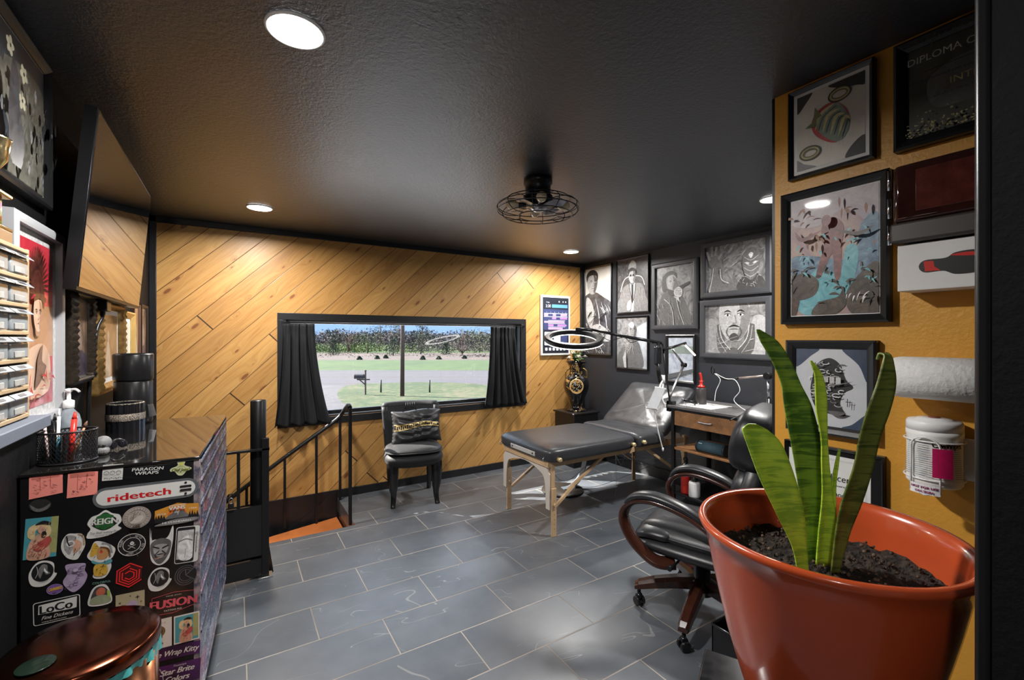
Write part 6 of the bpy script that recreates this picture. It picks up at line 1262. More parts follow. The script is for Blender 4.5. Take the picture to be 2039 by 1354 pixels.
# television, tilted forward
t = thing('television', 'large flat black television tilted forward on the left wall, reflecting the pine', 'television', (XL, 2.7, 1.95))
TB, TT = Vector((-0.46, 0, 1.645)), Vector((-0.405, 0, 2.285)); tn = Vector(((TT - TB).z, 0, -(TT - TB).x)).normalized()
def TVq(u, v, w=0): p = TB + (TT - TB) * v + tn * w; return (p.x, u, p.z)
def slab(b, u0, u1, v0, v1, w0, w1):
    P_ = [b._v(TVq(u, v, w)) for u in (u0, u1) for v in (v0, v1) for w in (w0, w1)]
    for q_ in ((0, 1, 3, 2), (4, 6, 7, 5), (0, 4, 5, 1), (2, 3, 7, 6), (0, 2, 6, 4), (1, 5, 7, 3)): b._f([P_[i] for i in q_])
b = MB(); slab(b, 2.085, 3.245, 0, 1, -0.035, 0.0); b.build('case', mat('television_black', (0.004, 0.004, 0.005), 0.35, spec=0.3), t)
scm, tt, b_ = new_mat('tv_glass'); nz_ = noise(tt, coord(tt)[0], 2.0); tt.links.new(ramp(tt, nz_, [(0.3, (0.004, 0.004, 0.005)), (0.7, (0.006, 0.006, 0.007))]), b_.inputs['Base Color']); b_.inputs['Roughness'].default_value = 0.03; b_.inputs['Specular IOR Level'].default_value = 1.0; b_.inputs['Coat Weight'].default_value = 0.8; b_.inputs['Coat IOR'].default_value = 1.7; b_.inputs['Coat Roughness'].default_value = 0.02
b = MB(); slab(b, 2.095, 3.235, 0.02, 0.985, 0.0, 0.003); b.build('screen', scm, t)
b = MB(); b.box(XL, XL + 0.02, 2.55, 2.8, 1.85, 2.1, 0.002); b.tube([(XL + 0.02, 2.68, 1.98), (-0.475, 2.68, 1.98)], 0.02, 8); b.build('wall_bracket', M_BLKM, t)
b = MB(); b.tube(catmull([(-0.50, 2.70, 1.66), (-0.51, 2.71, 1.58), (-0.525, 2.69, 1.52), (-0.53, 2.66, 1.40), (-0.54, 2.645, 1.30), (-0.545, 2.64, 1.05)], 6), 0.008, 8); b.box(-0.515, -0.485, 2.66, 2.74, 1.60, 1.655, 0.004); b.build('power_cord', M_BLK, t)

# shelf ledge, drawer organizer, trophy
b = MB(); b.box(XL, -0.40, 1.15, 1.60, 1.255, 1.285, 0.003); single('wall_ledge', b, mat('blue_grey_ledge', (0.12, 0.14, 0.18), 0.5), 'blue grey wall ledge under the drawer organizer at the left edge', 'shelf', (-0.5, 1.4, 1.255))
BIRCH = mat('birch_ply', (0.40, 0.28, 0.16), 0.5, var=0.2, vs=8)
t = thing('bin_organizer', 'birch wood rack of clear tilting bins with grey labels at the left edge', 'storage rack', (-0.50, 1.40, 1.285))
X0, X1, Y0_, Y1_ = XL + 0.004, -0.43, 1.20, 1.565
b = MB(); b.box(X0, X1, Y1_ - 0.012, Y1_, 1.286, 1.697, 0.002); b.box(X0, X1, Y0_, Y0_ + 0.012, 1.286, 1.697, 0.002); b.box(X0, X0 + 0.006, Y0_, Y1_, 1.286, 1.697)
rows = [1.300 + 0.0655 * k for k in range(6)]
for z in [1.288] + [q_ + 0.056 for q_ in rows]: b.box(X0, X1 + 0.003, Y0_ + 0.012, Y1_ - 0.012, z, z + 0.010, 0.002)
b.build('rack_frame', BIRCH, t)
CLR = mat('frosted_clear_plastic', (0.28, 0.31, 0.33), 0.15, var=0.25, vs=20, coat=0.5); LIDM = mat('grey_clear_label', (0.30, 0.32, 0.34), 0.2, var=0.15, vs=30); CONT = mat('pale_contents', (0.36, 0.35, 0.33), 0.6, var=0.4, vs=30)
for z in rows:
    for y0, y1 in ((1.325, 1.435), (1.44, 1.548), (1.215, 1.32)):
        b = MB(); b.box(X0 + 0.03, X1 + 0.004, y0, y1, z - 0.002, z + 0.042, 0.007, 2); bn = b.build('bin', CLR, t)
        MB().box(X1 + 0.0035, X1 + 0.006, y0 + 0.02, y1 - 0.03, z + 0.004, z + 0.018, 0.001).build('contents', CONT, bn)
        b = MB(); b.poly([(X1 + 0.002, y0, z + 0.050), (X1 + 0.013, y0, z + 0.040), (X1 + 0.013, y1, z + 0.040), (X1 + 0.002, y1, z + 0.050)], (0, 0, 0.0015)); b.build('label_flap', LIDM, bn)
        b = MB(); b.poly([(X1 + 0.005, y0 + 0.035, z + 0.0491), (X1 + 0.0105, y0 + 0.035, z + 0.0441), (X1 + 0.0105, y1 - 0.035, z + 0.0441), (X1 + 0.005, y1 - 0.035, z + 0.0491)], (0, 0, 0.0004)); b.build('label_print', M_INK, bn)
t = thing('trophy', 'gold cup trophy with holographic column base on top of the organizer', 'trophy', (-0.50, 1.58, 1.70))
TX, TYy = -0.475, 1.475
MB().box(TX - 0.04, TX + 0.03, TYy - 0.045, TYy + 0.045, 1.698, 1.728, 0.003).build('wood_base', mat('walnut_base', (0.22, 0.13, 0.06), 0.4), t)
hm, tt, b_ = new_mat('holographic_foil'); vec, _ = coord(tt); vo = tt.nodes.new('ShaderNodeTexVoronoi'); vo.inputs['Scale'].default_value = 90; tt.links.new(vec, vo.inputs['Vector']); hs = tt.nodes.new('ShaderNodeHueSaturation'); hs.inputs['Saturation'].default_value = 1.0; hs.inputs['Value'].default_value = 0.8; tt.links.new(vo.outputs['Color'], hs.inputs['Color']); tt.links.new(mix(tt, 0.35, hs.outputs[0], (0.75, 0.50, 0.12)), b_.inputs['Base Color']); b_.inputs['Metallic'].default_value = 0.7; b_.inputs['Roughness'].default_value = 0.25
for dy in (-0.02, 0.02): MB().tube([(TX, TYy + dy, 1.735), (TX, TYy + dy, 1.805)], 0.019, 20).build('column', hm, t)
MB().box(TX - 0.03, TX + 0.03, TYy - 0.046, TYy + 0.046, 1.728, 1.736, 0.002).build('lower_plate', M_GOLD, t); MB().box(TX - 0.03, TX + 0.03, TYy - 0.046, TYy + 0.046, 1.805, 1.815, 0.003).build('upper_plate', M_GOLD, t)
b = MB(); b.lathe([(0, 1.815), (0.022, 1.815), (0.012, 1.822), (0.006, 1.835), (0.012, 1.845), (0.005, 1.852), (0.02, 1.862), (0.034, 1.885), (0.038, 1.91), (0.040, 1.93), (0.042, 1.933), (0.038, 1.93), (0.034, 1.90), (0, 1.87)], (TX, TYy, 0), 32); b.build('cup', mat('trophy_gold', (0.72, 0.58, 0.30), 0.2, 1.0), t)

# ================================================================== TOOL CHEST
t = chest = thing('tool_chest', 'tall black rolling tool chest covered in stickers against the left wall', 'tool chest', (-0.102, 1.888, 0), radians(-3.9))
DW, DL, DZ0, DZ1 = 0.448, 0.955, 0.20, 1.07
CHB = mat('chest_black_enamel', (0.008, 0.008, 0.009), 0.28, bs=0.03)
b = MB(); b.box(-DW, -0.018, 0, DL, DZ0, DZ1 - 0.012, 0.004); b.build('cabinet', CHB, t)
TOPM = mat('polished_black_top', (0.010, 0.0095, 0.009), 0.035, coat=0.4, spec=0.8); 
b = MB(); b.box(-DW - 0.002, 0.0, -0.002, DL, DZ1 - 0.012, DZ1, 0.003); b.build('chest_top', TOPM, t)
cm, tt, b_ = new_mat('sticker_collage'); vec, _ = coord(tt); vo = tt.nodes.new('ShaderNodeTexVoronoi'); vo.inputs['Scale'].default_value = 11; vo.inputs['Randomness'].default_value = 1
wq = noise(tt, vec, 30, 3); cs_ = coord(tt)[1]; tt.links.new(comb(tt, cs_[0] + wq * 0.05, cs_[1] * 0.9 + wq * 0.06, cs_[2] * 2.0 + wq * 0.05), vo.inputs['Vector'])
sp = tt.nodes.new('ShaderNodeSeparateColor'); tt.links.new(vo.outputs['Color'], sp.inputs[0]); hr = S(tt, sp.outputs[0]); zz = cs_[2]
c1 = ramp(tt, hr, [(0.0, (0.02, 0.03, 0.07)), (0.30, (0.03, 0.06, 0.16)), (0.42, (0.12, 0.16, 0.28)), (0.55, (0.75, 0.78, 0.85)), (0.64, (0.03, 0.03, 0.04)), (0.78, (0.35, 0.45, 0.65)), (0.90, (0.62, 0.05, 0.07)), (1.0, (0.40, 0.14, 0.45))])
c2 = ramp(tt, noise(tt, vec, 70, 5, 0.7, 2.0), [(0.40, (0.01, 0.012, 0.02)), (0.54, (0.14, 0.16, 0.26)), (0.62, (0.85, 0.87, 0.95))])
tt.links.new(mix(tt, 0.55, c1, c2), b_.inputs['Base Color']); b_.inputs['Roughness'].default_value = 0.25; b_.inputs['Metallic'].default_value = 0.0
zs = [DZ1 - 0.02, 0.985, 0.90, 0.80, 0.70, 0.585, 0.455, DZ0 + 0.02]
for z1, z0 in zip(zs, zs[1:]):
    b = MB(); b.box(-0.018, -0.001, 0.022, DL - 0.022, z0 + 0.004, z1 - 0.003, 0.001); dr = b.build('drawer', cm, t)
    b = MB(); b.box(-0.003, 0.0025, 0.03, DL - 0.03, z1 - 0.016, z1 - 0.007, 0.001); b.build('drawer_pull', mat('anodised_grey_pull', (0.07, 0.07, 0.09), 0.3, 0.6), dr)
b = MB()
for y0, y1 in ((0.0, 0.02), (DL - 0.02, DL)): b.box(-0.018, 0.0, y0, y1, DZ0, DZ1 - 0.013, 0.001)
b.box(-0.018, 0.0, 0, DL, DZ0, DZ0 + 0.018); b.build('front_frame', mat('scuffed_pink_grey_edge', (0.33, 0.27, 0.28), 0.35, 0.2, var=0.5, vs=30, col2=(0.08, 0.08, 0.12)), t)
for x in (-0.10, -DW + 0.10):
    for y in (0.14, DL - 0.16):
        b = MB(); b.tube([(x - 0.018, y, 0.065), (x + 0.018, y, 0.065)], 0.065, 20); b.box(x - 0.03, x + 0.03, y - 0.03, y + 0.03, 0.13, DZ0); b.build('caster', M_BLKM, t)
# stickers: centre x, centre z, width, height in the plane of the near side
FM = lambda u, v, w=0: (u, -w, v)
WT = mat('sticker_white', (0.62, 0.62, 0.60), 0.4, var=0.05); def_g = G
def sticker(cx, cz, w, h, draw, rot=-3.0, label=None):
    ca, sa = cos(radians(rot)), sin(radians(rot))
    A = Art(lambda u, v, ww=0: (cx + u * ca - v * sa, -0.0006 - ww, cz + u * sa + v * ca), 0, 0, h, 0, dw=0.00012); draw(A, w / h / 2); o = A.build('sticker', chest)
    if label: o['label'] = label
    return o
SALM = mat('salmon_note', (0.85, 0.27, 0.22), 0.7, var=0.08); BRN = Cc('faded_orange_pen', (0.42, 0.10, 0.08))
def d_note(seed, tilt):
    def d(A, h):
        A.poly([(-h, -0.5), (h * 0.95, -0.46 + tilt), (h, 0.46), (h * 0.3, 0.5), (-h * 0.92, 0.48)], SALM); r = random.Random(seed); A.rect(-h * 0.8, h * 0.8, 0.30, 0.46, Cc('salmon_fold', (0.62, 0.18, 0.14)))
        A.stroke([(-h * 0.3, 0.42), (-h * 0.33, -0.2)], 0.012, BRN); A.stroke([(h * 0.3, 0.42), (h * 0.25, -0.1)], 0.012, BRN)
        for k in range(16): x, y = r.uniform(-h * 0.7, h * 0.6), r.uniform(-0.3, 0.35); A.stroke([(x, y), (x + 0.03, y + 0.03), (x + 0.05, y - 0.02), (x + 0.08, y + 0.01)], 0.011, M_INK if k % 3 else BRN)
    return d
sticker(-0.389, 1.029, 0.078, 0.072, d_note(1, 0.05), 2, 'salmon pink sticky note with pen notes, left of two'); sticker(-0.305, 1.020, 0.074, 0.077, d_note(2, -0.02), 0, 'salmon pink sticky note with pen notes, right of two')
def d(A, h):
    A.rect(-h, h, -0.5, 0.5, WT); A.text('WU TANG', 0, 0.32, 0.15, M_INK, w=h * 1.6, bold=0.01); [A.stroke([(-h * 0.8 + 0.11 * k, -0.38 + 0.05 * (k % 2)), (-h * 0.8 + 0.11 * k + 0.07, -0.33 - 0.05 * (k % 3))], 0.03, M_INK) for k in range(15)]
    for k in (-1, 0, 1): A.ring(k * 0.30, -0.02, 0.12, 0.02, M_INK, 0.13); A.stroke([(k * 0.3 - 0.09, 0.02), (k * 0.3, 0.07), (k * 0.3 + 0.09, 0.02)], 0.02, M_INK); A.oval(k * 0.3 - 0.04, -0.03, 0.015, 0.02, M_INK, 8); A.oval(k * 0.3 + 0.04, -0.03, 0.015, 0.02, M_INK, 8); A.stroke([(k * 0.3 - 0.04, -0.09), (k * 0.3 + 0.04, -0.09)], 0.015, M_INK)
sticker(-0.232, 1.047, 0.051, 0.051, d)
def d(A, h): A.text('PARAGON', 0, 0.24, 0.42, WT, w=h * 1.9, shear=0.12, bold=0.02); A.text('WRAPS', -0.1, -0.27, 0.42, WT, w=h * 1.45, shear=0.12, bold=0.02);
sticker(-0.143, 1.040, 0.086, 0.025, d)
def d(A, h):
    YG = Cc('pale_lime', (0.52, 0.56, 0.36)); OLV = Cc('olive_green', (0.30, 0.34, 0.04)); A.blob([(-0.2, 0.2), (-0.22, 0.45), (0, 0.5), (0.2, 0.45), (0.18, 0.2), (0.55, 0.02), (0.5, -0.12), (0.3, -0.2), (0.1, -0.45), (-0.15, -0.42), (-0.32, -0.2), (-0.55, -0.16), (-0.55, 0.02)], YG); A.ring(0, -0.08, 0.25, 0.03, OLV, 0.22); A.oval(0, 0.3, 0.12, 0.12, Cc('yellow_ink', (0.55, 0.55, 0.12))); A.text("Chef Joey's", 0, -0.06, 0.20, M_INK, w=1.0, shear=0.25, bold=0.012); A.text("Chef Joey's", 0.0, -0.05, 0.19, OLV, w=0.98, shear=0.25)
sticker(-0.053, 1.035, 0.073, 0.052, d)
def d(A, h):
    A.rrect(-h, h, -0.5, 0.5, 0.499, Cc('sticker_grey', (0.10, 0.11, 0.12)), 9); A.rrect(-h + 0.13, h - 0.13, -0.37, 0.37, 0.369, WT, 9); A.text('ridetech', -0.30, -0.04, 0.34, Cc('brand_red', (0.62, 0.01, 0.015)), w=2.45, bold=0.022)
    for v, r_ in ((0.22, 0), (0.09, 1), (-0.09, 1), (-0.22, 0)):
        if r_: A.stroke([(h - 0.74, v), (h - 0.34, v)], 0.11, M_INK); A.oval(h - 0.74, v, 0.055, 0.055, M_INK, 12); A.oval(h - 0.34, v, 0.055, 0.055, M_INK, 12)
        else: A.oval(h - 0.54, v * 1.25, 0.06, 0.055, M_INK, 14)
sticker(-0.143, 0.967, 0.277, 0.066, d, 0.0, 'white capsule sticker with red lettering')
def d(A, h): A.oval(0, 0, h, 0.5, G(0.02)); A.blob([(-h * 0.9, 0.1), (-h * 0.6, -0.35), (0, -0.5), (h * 0.7, -0.3), (h * 0.9, 0.1), (h * 0.4, -0.15), (-0.1, -0.25), (-h * 0.6, -0.05)], G(0.12))
sticker(-0.402, 0.970, 0.050, 0.039, d)
def d(A, h):
    OR = Cc('sunset_orange', (0.62, 0.27, 0.03)); A.poly([(-h, -0.2), (-h, 0.24), (-h * 0.3, 0.42), (0.0, 0.5), (h * 0.4, 0.42), (h, 0.36), (h, -0.2)], OR); A.ring(0, -0.05, 0.30, 0.12, Cc('deep_orange', (0.72, 0.13, 0.02)), a0=0, a1=180); A.poly([(-0.5, -0.22), (-0.3, -0.02), (-0.18, 0.04), (-0.05, 0.18), (0.08, 0.08), (0.2, 0.16), (0.34, 0.0), (0.55, -0.22)], G(0.12)); A.poly([(-0.05, 0.18), (-0.12, 0.02), (0.0, 0.05), (0.03, -0.1), (0.08, 0.08)], G(0.4))
    for k, x in enumerate((-0.8, -0.7, -0.6, -0.5, 0.5, 0.6, 0.7, 0.8)): A.poly([(x - 0.07, -0.24), (x, 0.0 + 0.05 * (k % 3)), (x + 0.07, -0.24)], M_INK)
    A.poly([(-h, -0.22), (h, -0.22), (h, -0.3), (-h, -0.34)], M_INK); A.blob([(-h, -0.46), (-0.2, -0.28), (0.3, -0.26), (h, -0.3), (h * 0.8, -0.44), (0, -0.5)], G(0.2)); A.text('HI STANDARD', 0, -0.38, 0.09, WT, w=1.1, bold=0.008); A.text('VANS', 0, 0.28, 0.17, WT, w=0.62, bold=0.012); A.stroke([(-0.3, 0.40), (0.34, 0.42)], 0.025, WT); A.text('SINCE', -0.6, 0.06, 0.08, WT, w=0.36); A.text('1966', 0.62, 0.18, 0.08, WT, w=0.3)
sticker(-0.064, 0.884, 0.121, 0.071, d, -1.0)
def d(A, h):
    GN = Cc('forest_green', (0.02, 0.12, 0.03)); A.blob([(-h, 0.05), (-h * 0.8, 0.28), (-0.2, 0.36), (0, 0.5), (0.2, 0.36), (h * 0.85, 0.28), (h, 0.05), (h * 0.8, -0.12), (h, -0.25), (0.1, -0.45), (-h * 0.9, -0.48), (-h * 0.95, -0.3), (-h * 0.8, -0.14)], WT); A.blob([(-h * 0.8, 0.05), (-0.15, 0.32), (0, 0.42), (0.15, 0.32), (h * 0.82, 0.06), (0.2, -0.16), (0, -0.24), (-0.2, -0.16)], M_INK); A.poly([(0, 0.40), (0.24, 0.28), (0.26, -0.1), (0, -0.22), (-0.26, -0.1), (-0.24, 0.28)], GN); A.text('REIGN', 0, 0.10, 0.22, WT, w=0.72, bold=0.012); A.text('Gardens', 0.05, -0.08, 0.09, GN, w=0.4, shear=0.2); A.text('Top Shelf nothing Else', 0, -0.30, 0.08, M_INK, w=0.8, shear=0.2); A.text('mainstreet gardens', 0, -0.40, 0.05, M_INK, w=0.5)
sticker(-0.252, 0.885, 0.084, 0.087, d)
def d(A, h):
    C1 = Cc('silver_beige', (0.42, 0.37, 0.33)); C2 = Cc('coin_shade', (0.16, 0.13, 0.12)); A.oval(0, 0, h, 0.5, C1, 40); A.ring(0, 0, h * 0.92, 0.015, C2, 0.46); A.ring(0, 0, h * 0.66, 0.012, C2, 0.34); r = random.Random(3)
    for k in range(24): a = 2 * pi * k / 24; A.stroke([(h * 0.72 * cos(a), 0.37 * sin(a)), (h * 0.86 * cos(a), 0.43 * sin(a))], 0.02, C2)
    strokes(A, 34, h, C2, 4, 0.014, (-0.25, 0.12, -0.15, 0.2), 0.14, 0.9); A.blob([(-0.2, -0.2), (0, 0.05), (0.2, 0.12), (0.25, -0.02), (0.1, -0.2)], Cc('coin_light', (0.55, 0.50, 0.45)))
sticker(-0.171, 0.890, 0.074, 0.072, d)
def pinup(A, h):
    TQ = Cc('turquoise_card', (0.06, 0.30, 0.36), 0.1); SKN = Cc('peach_skin', (0.62, 0.36, 0.25)); BLN = Cc('blonde_hair', (0.72, 0.56, 0.30)); RS = Cc('rose_red', (0.45, 0.08, 0.07)); A.rect(-h, h, -0.5, 0.5, TQ); A.rect(h * 0.55, h, -0.4, 0.5, Cc('gold_print_2', (0.35, 0.36, 0.14)))
    A.blob([(-0.22, -0.5), (-0.2, -0.1), (-0.05, 0.1), (0.1, 0.05), (0.16, -0.2), (0.16, -0.5)], SKN); A.blob([(-0.22, 0.28), (-0.24, 0.05), (-0.12, -0.02), (-0.1, 0.2), (0.06, 0.22), (0.1, 0.0), (0.18, 0.1), (0.14, 0.3), (0, 0.38)], BLN); A.oval(0, 0.2, 0.07, 0.09, SKN); A.blob([(-0.12, 0.33), (0.02, 0.42), (0.16, 0.36), (0.14, 0.30), (0, 0.33)], M_INK); A.blob([(-0.14, -0.2), (0.0, -0.08), (0.14, 0.02), (0.2, -0.1), (0.1, -0.25), (-0.05, -0.32)], RS); A.oval(0.05, 0.08, 0.05, 0.08, M_INK); strokes(A, 22, h, RS, 9, 0.014, (-0.2, 0.15, -0.5, -0.1), 0.1); strokes(A, 16, h, Cc('blonde_shade', (0.45, 0.28, 0.12)), 19, 0.012, (-0.24, 0.18, 0.0, 0.36), 0.08, 1.3); strokes(A, 12, h, SKN, 29, 0.016, (-0.22, 0.16, -0.45, 0.05), 0.1, 0.6); strokes(A, 8, h, M_INK, 39, 0.006, (-0.2, 0.15, -0.3, 0.3), 0.08)
sticker(-0.400, 0.871, 0.074, 0.123, pinup)
def d(A, h):
    A.blob([(-h, 0.2), (-h * 0.6, 0.42), (0, 0.42), (h * 0.7, 0.36), (h, 0.0), (h * 0.7, -0.3), (0.1, -0.5), (-0.15, -0.4), (-h, -0.1)], WT); A.blob([(-h * 0.85, 0.2), (-0.2, 0.38), (0.05, 0.3), (0.0, 0.0), (-0.1, -0.3), (-h * 0.8, -0.05)], G(0.3)); A.blob([(0.0, 0.2), (0.18, 0.12), (0.22, -0.02), (0.14, -0.2), (0.0, -0.24)], Cc('peach_skin', (0.62, 0.36, 0.25))); A.ring(-0.08, 0.08, 0.09, 0.04, G(0.7)); A.stroke([(-0.2, 0.36), (-0.15, 0.1), (-0.1, 0.0)], 0.03, M_INK); A.stroke([(0.1, 0.4), (0.24, 0.3), (0.28, 0.0)], 0.04, Cc('tan_band', (0.45, 0.33, 0.2))); strokes(A, 16, h, M_INK, 5, 0.012, (-0.25, 0.2, -0.35, 0.35), 0.12, 1.2)
sticker(-0.326, 0.831, 0.055, 0.089, d)
def d(A, h):
    A.blob([(-h * 0.5, 0.5), (0.1, 0.42), (h, 0.25), (h * 0.9, 0.05), (h * 0.7, -0.05), (h * 0.8, -0.25), (0.1, -0.5), (-h * 0.5, -0.45), (-h * 0.3, -0.15), (-h, 0.1), (-h * 0.8, 0.3)], WT); A.blob([(-0.15, 0.46), (-0.05, 0.3), (-0.1, 0.15), (-0.22, 0.1), (-0.22, 0.28)], Cc('golden_ink', (0.62, 0.38, 0.05))); A.blob([(-0.06, 0.32), (0.12, 0.30), (0.18, 0.15), (0.08, 0.0), (-0.08, 0.04)], Cc('skull_amber', (0.5, 0.26, 0.10))); A.oval(0.0, 0.2, 0.035, 0.035, Cc('ember_red', (0.7, 0.06, 0.04))); A.blob([(-0.18, 0.0), (0.0, -0.08), (0.2, -0.02), (0.22, -0.12), (0.0, -0.16), (-0.16, -0.08)], Cc('teal_scarf', (0.10, 0.32, 0.36))); A.blob([(-0.12, -0.14), (0.12, -0.16), (0.14, -0.4), (-0.1, -0.42)], Cc('golden_ink', (0.62, 0.38, 0.05))); strokes(A, 20, h, M_INK, 6, 0.011, (-0.2, 0.2, -0.45, 0.4), 0.10); A.stroke([(0.0, 0.44), (0.16, 0.36), (0.22, 0.14)], 0.05, G(0.25))
sticker(-0.261, 0.773, 0.067, 0.119, d)
def d(A, h):
    A.oval(0, 0, h * 0.98, 0.45, M_INK, 36); A.ring(0, 0, h * 0.96, 0.025, WT, 0.44); A.ring(0, 0, h * 0.62, 0.02, WT, 0.29); A.blob([(-0.06, 0.08), (0, 0.14), (0.07, 0.08), (0.05, 0.0), (-0.04, 0.0)], WT); A.oval(-0.02, 0.07, 0.015, 0.018, M_INK, 8); A.oval(0.03, 0.07, 0.015, 0.018, M_INK, 8); A.stroke([(-0.12, -0.16), (0.12, 0.0)], 0.015, WT); A.stroke([(0.12, -0.16), (-0.12, 0.0)], 0.015, WT); A.stroke([(-0.12, 0.5), (-0.05, 0.3)], 0.06, G(0.2), taper=True); A.stroke([(0.16, -0.3), (0.22, -0.5)], 0.06, G(0.2), taper=True)
    for txt, a, ro in (('SULLEN', 165, 75), ('ART CO', 55, -30), ('EST 01', -20, -110), ('ARTIST', 262, 10)): A.text(txt, h * 0.79 * cos(radians(a)), 0.365 * sin(radians(a)), 0.08, WT, w=0.26, rot=radians(ro))
sticker(-0.184, 0.803, 0.073, 0.080, d)
def d(A, h):
    A.blob([(-h, 0.5), (-h * 0.85, 0.2), (-0.12, 0.18), (0.12, 0.2), (h * 0.9, 0.5), (h, 0.2), (h * 0.9, -0.1), (h * 0.7, -0.38), (0, -0.5), (-h * 0.7, -0.36), (-h * 0.9, 0.0)], WT); A.blob([(-h * 0.88, 0.44), (-h * 0.72, 0.14), (-0.06, 0.16), (-0.1, 0.06), (-0.2, 0.06)], G(0.5)); A.blob([(h * 0.84, 0.42), (h * 0.8, 0.12), (0.08, 0.14), (0.1, 0.05), (0.2, 0.08)], G(0.5)); A.blob([(-0.2, 0.1), (0, 0.2), (0.2, 0.1), (0.2, -0.15), (0.1, -0.38), (0, -0.46), (-0.1, -0.38), (-0.2, -0.15)], G(0.10)); A.blob([(-0.15, 0.0), (0, 0.05), (0.15, 0.0), (0.12, -0.2), (0, -0.3), (-0.12, -0.2)], G(0.32))
    for sx in (-1, 1): A.stroke([(sx * 0.16, -0.0), (sx * 0.03, -0.06)], 0.03, M_INK); A.stroke([(sx * 0.12, -0.22), (sx * 0.03, -0.12)], 0.02, M_INK)
    A.stroke([(-0.1, -0.24), (0, -0.21), (0.1, -0.24)], 0.035, M_INK); A.stroke([(-0.08, -0.235), (0.08, -0.235)], 0.012, WT)
sticker(-0.108, 0.783, 0.065, 0.129, d)
def d(A, h): A.rrect(-h, h, -0.5, 0.5, 0.06, WT); A.rrect(-h * 0.95, h * 0.62, -0.48, 0.48, 0.05, M_INK); A.rect(-h * 0.85, h * 0.52, -0.38, 0.40, G(0.45)); A.blob([(-0.16, -0.38), (-0.2, 0.0), (-0.1, 0.2), (0.0, 0.24), (0.10, 0.18), (0.12, -0.38)], G(0.7)); A.stroke([(-0.2, 0.1), (-0.03, 0.16), (0.12, 0.1)], 0.03, G(0.2)); A.stroke([(-0.03, -0.1), (-0.04, -0.36)], 0.012, G(0.25)); A.oval(-0.04, -0.43, 0.03, 0.015, G(0.3), 10); A.text('@Thevolumesfaves', h * 0.81, 0.05, 0.055, M_INK, w=0.55, rot=radians(-90))
sticker(-0.036, 0.772, 0.066, 0.124, d)
def horse(A, h): A.blob([(-h, 0.1), (-h * 0.6, 0.42), (0, 0.5), (h * 0.7, 0.36), (h * 0.8, 0.0), (h, -0.08), (h * 0.6, -0.36), (0.0, -0.5), (-h * 0.7, -0.44), (-h, -0.2)], WT); A.oval(-0.02, 0.06, h * 0.80, 0.37, M_INK, 30); A.blob([(-0.05, 0.35), (0.1, 0.3), (0.12, 0.1), (0.2, -0.02), (0.08, -0.05), (0.0, 0.08), (-0.08, -0.18), (-0.16, 0.1)], G(0.16)); A.blob([(0.02, 0.22), (0.07, 0.12), (0.14, 0.0), (0.08, 0.02), (0.02, 0.1)], G(0.7)); A.stroke([(-0.2, 0.3), (-0.16, 0.05), (-0.22, -0.15)], 0.02, G(0.4)); A.stroke([(-0.1, -0.32), (0.1, -0.3), (0.2, -0.2)], 0.02, G(0.4))
sticker(-0.395, 0.761, 0.062, 0.078, horse); sticker(-0.110, 0.672, 0.063, 0.078, horse)
def d(A, h):
    LV = Cc('lavender', (0.42, 0.34, 0.50)); VI = Cc('violet_line', (0.14, 0.09, 0.20)); A.blob([(-h * 0.9, 0.4), (-0.2, 0.48), (0.2, 0.45), (h * 0.8, 0.35), (h * 0.75, 0.2), (h, 0.0), (h * 0.7, -0.3), (0, -0.5), (-h * 0.6, -0.35), (-h, -0.1), (-h * 0.7, 0.15)], LV); r = random.Random(2)
    for k in range(16): A.ring(r.uniform(-h * 0.6, h * 0.6), r.uniform(-0.35, 0.35), 0.05 + 0.05 * r.random(), 0.013, VI, 0.05, 12, r.uniform(0, 90), r.uniform(200, 350))
    A.oval(0, 0.25, 0.07, 0.05, Cc('lilac_pale', (0.55, 0.48, 0.62)))
sticker(-0.322, 0.731, 0.057, 0.091, d)
def d(A, h): A.oval(0, 0, h, 0.5, Cc('grape', (0.20, 0.10, 0.36))); A.ring(0, 0, h * 0.97, 0.03, Cc('lavender', (0.42, 0.34, 0.50)), 0.48); A.text('CANNABUS', 0, 0.05, 0.30, Cc('yellow_amber', (0.75, 0.45, 0.08)), w=h * 1.6, shear=0.1, rot=0.12, bold=0.02); A.oval(0, -0.3, 0.15, 0.06, Cc('violet_line', (0.14, 0.09, 0.20)))
sticker(-0.369, 0.706, 0.038, 0.032, d)
def d(A, h): A.rrect(-h, h, -0.5, 0.5, 0.1, WT); A.rrect(-h + 0.03, h - 0.03, -0.47, 0.47, 0.08, CHB); A.poly([(-h + 0.18, 0.36), (h - 0.1, 0.42), (h - 0.12, -0.06), (0.5, -0.08), (-h + 0.16, -0.04)], WT); A.text('LoCo', -0.02, 0.15, 0.34, M_INK, w=1.05, bold=0.018); A.text('Fine Dickens', 0.0, -0.22, 0.15, WT, w=1.0, shear=0.35); A.text('www.locofine.com', -0.1, -0.39, 0.06, WT, w=0.8)
sticker(-0.364, 0.641, 0.107, 0.070, d, 1.0)
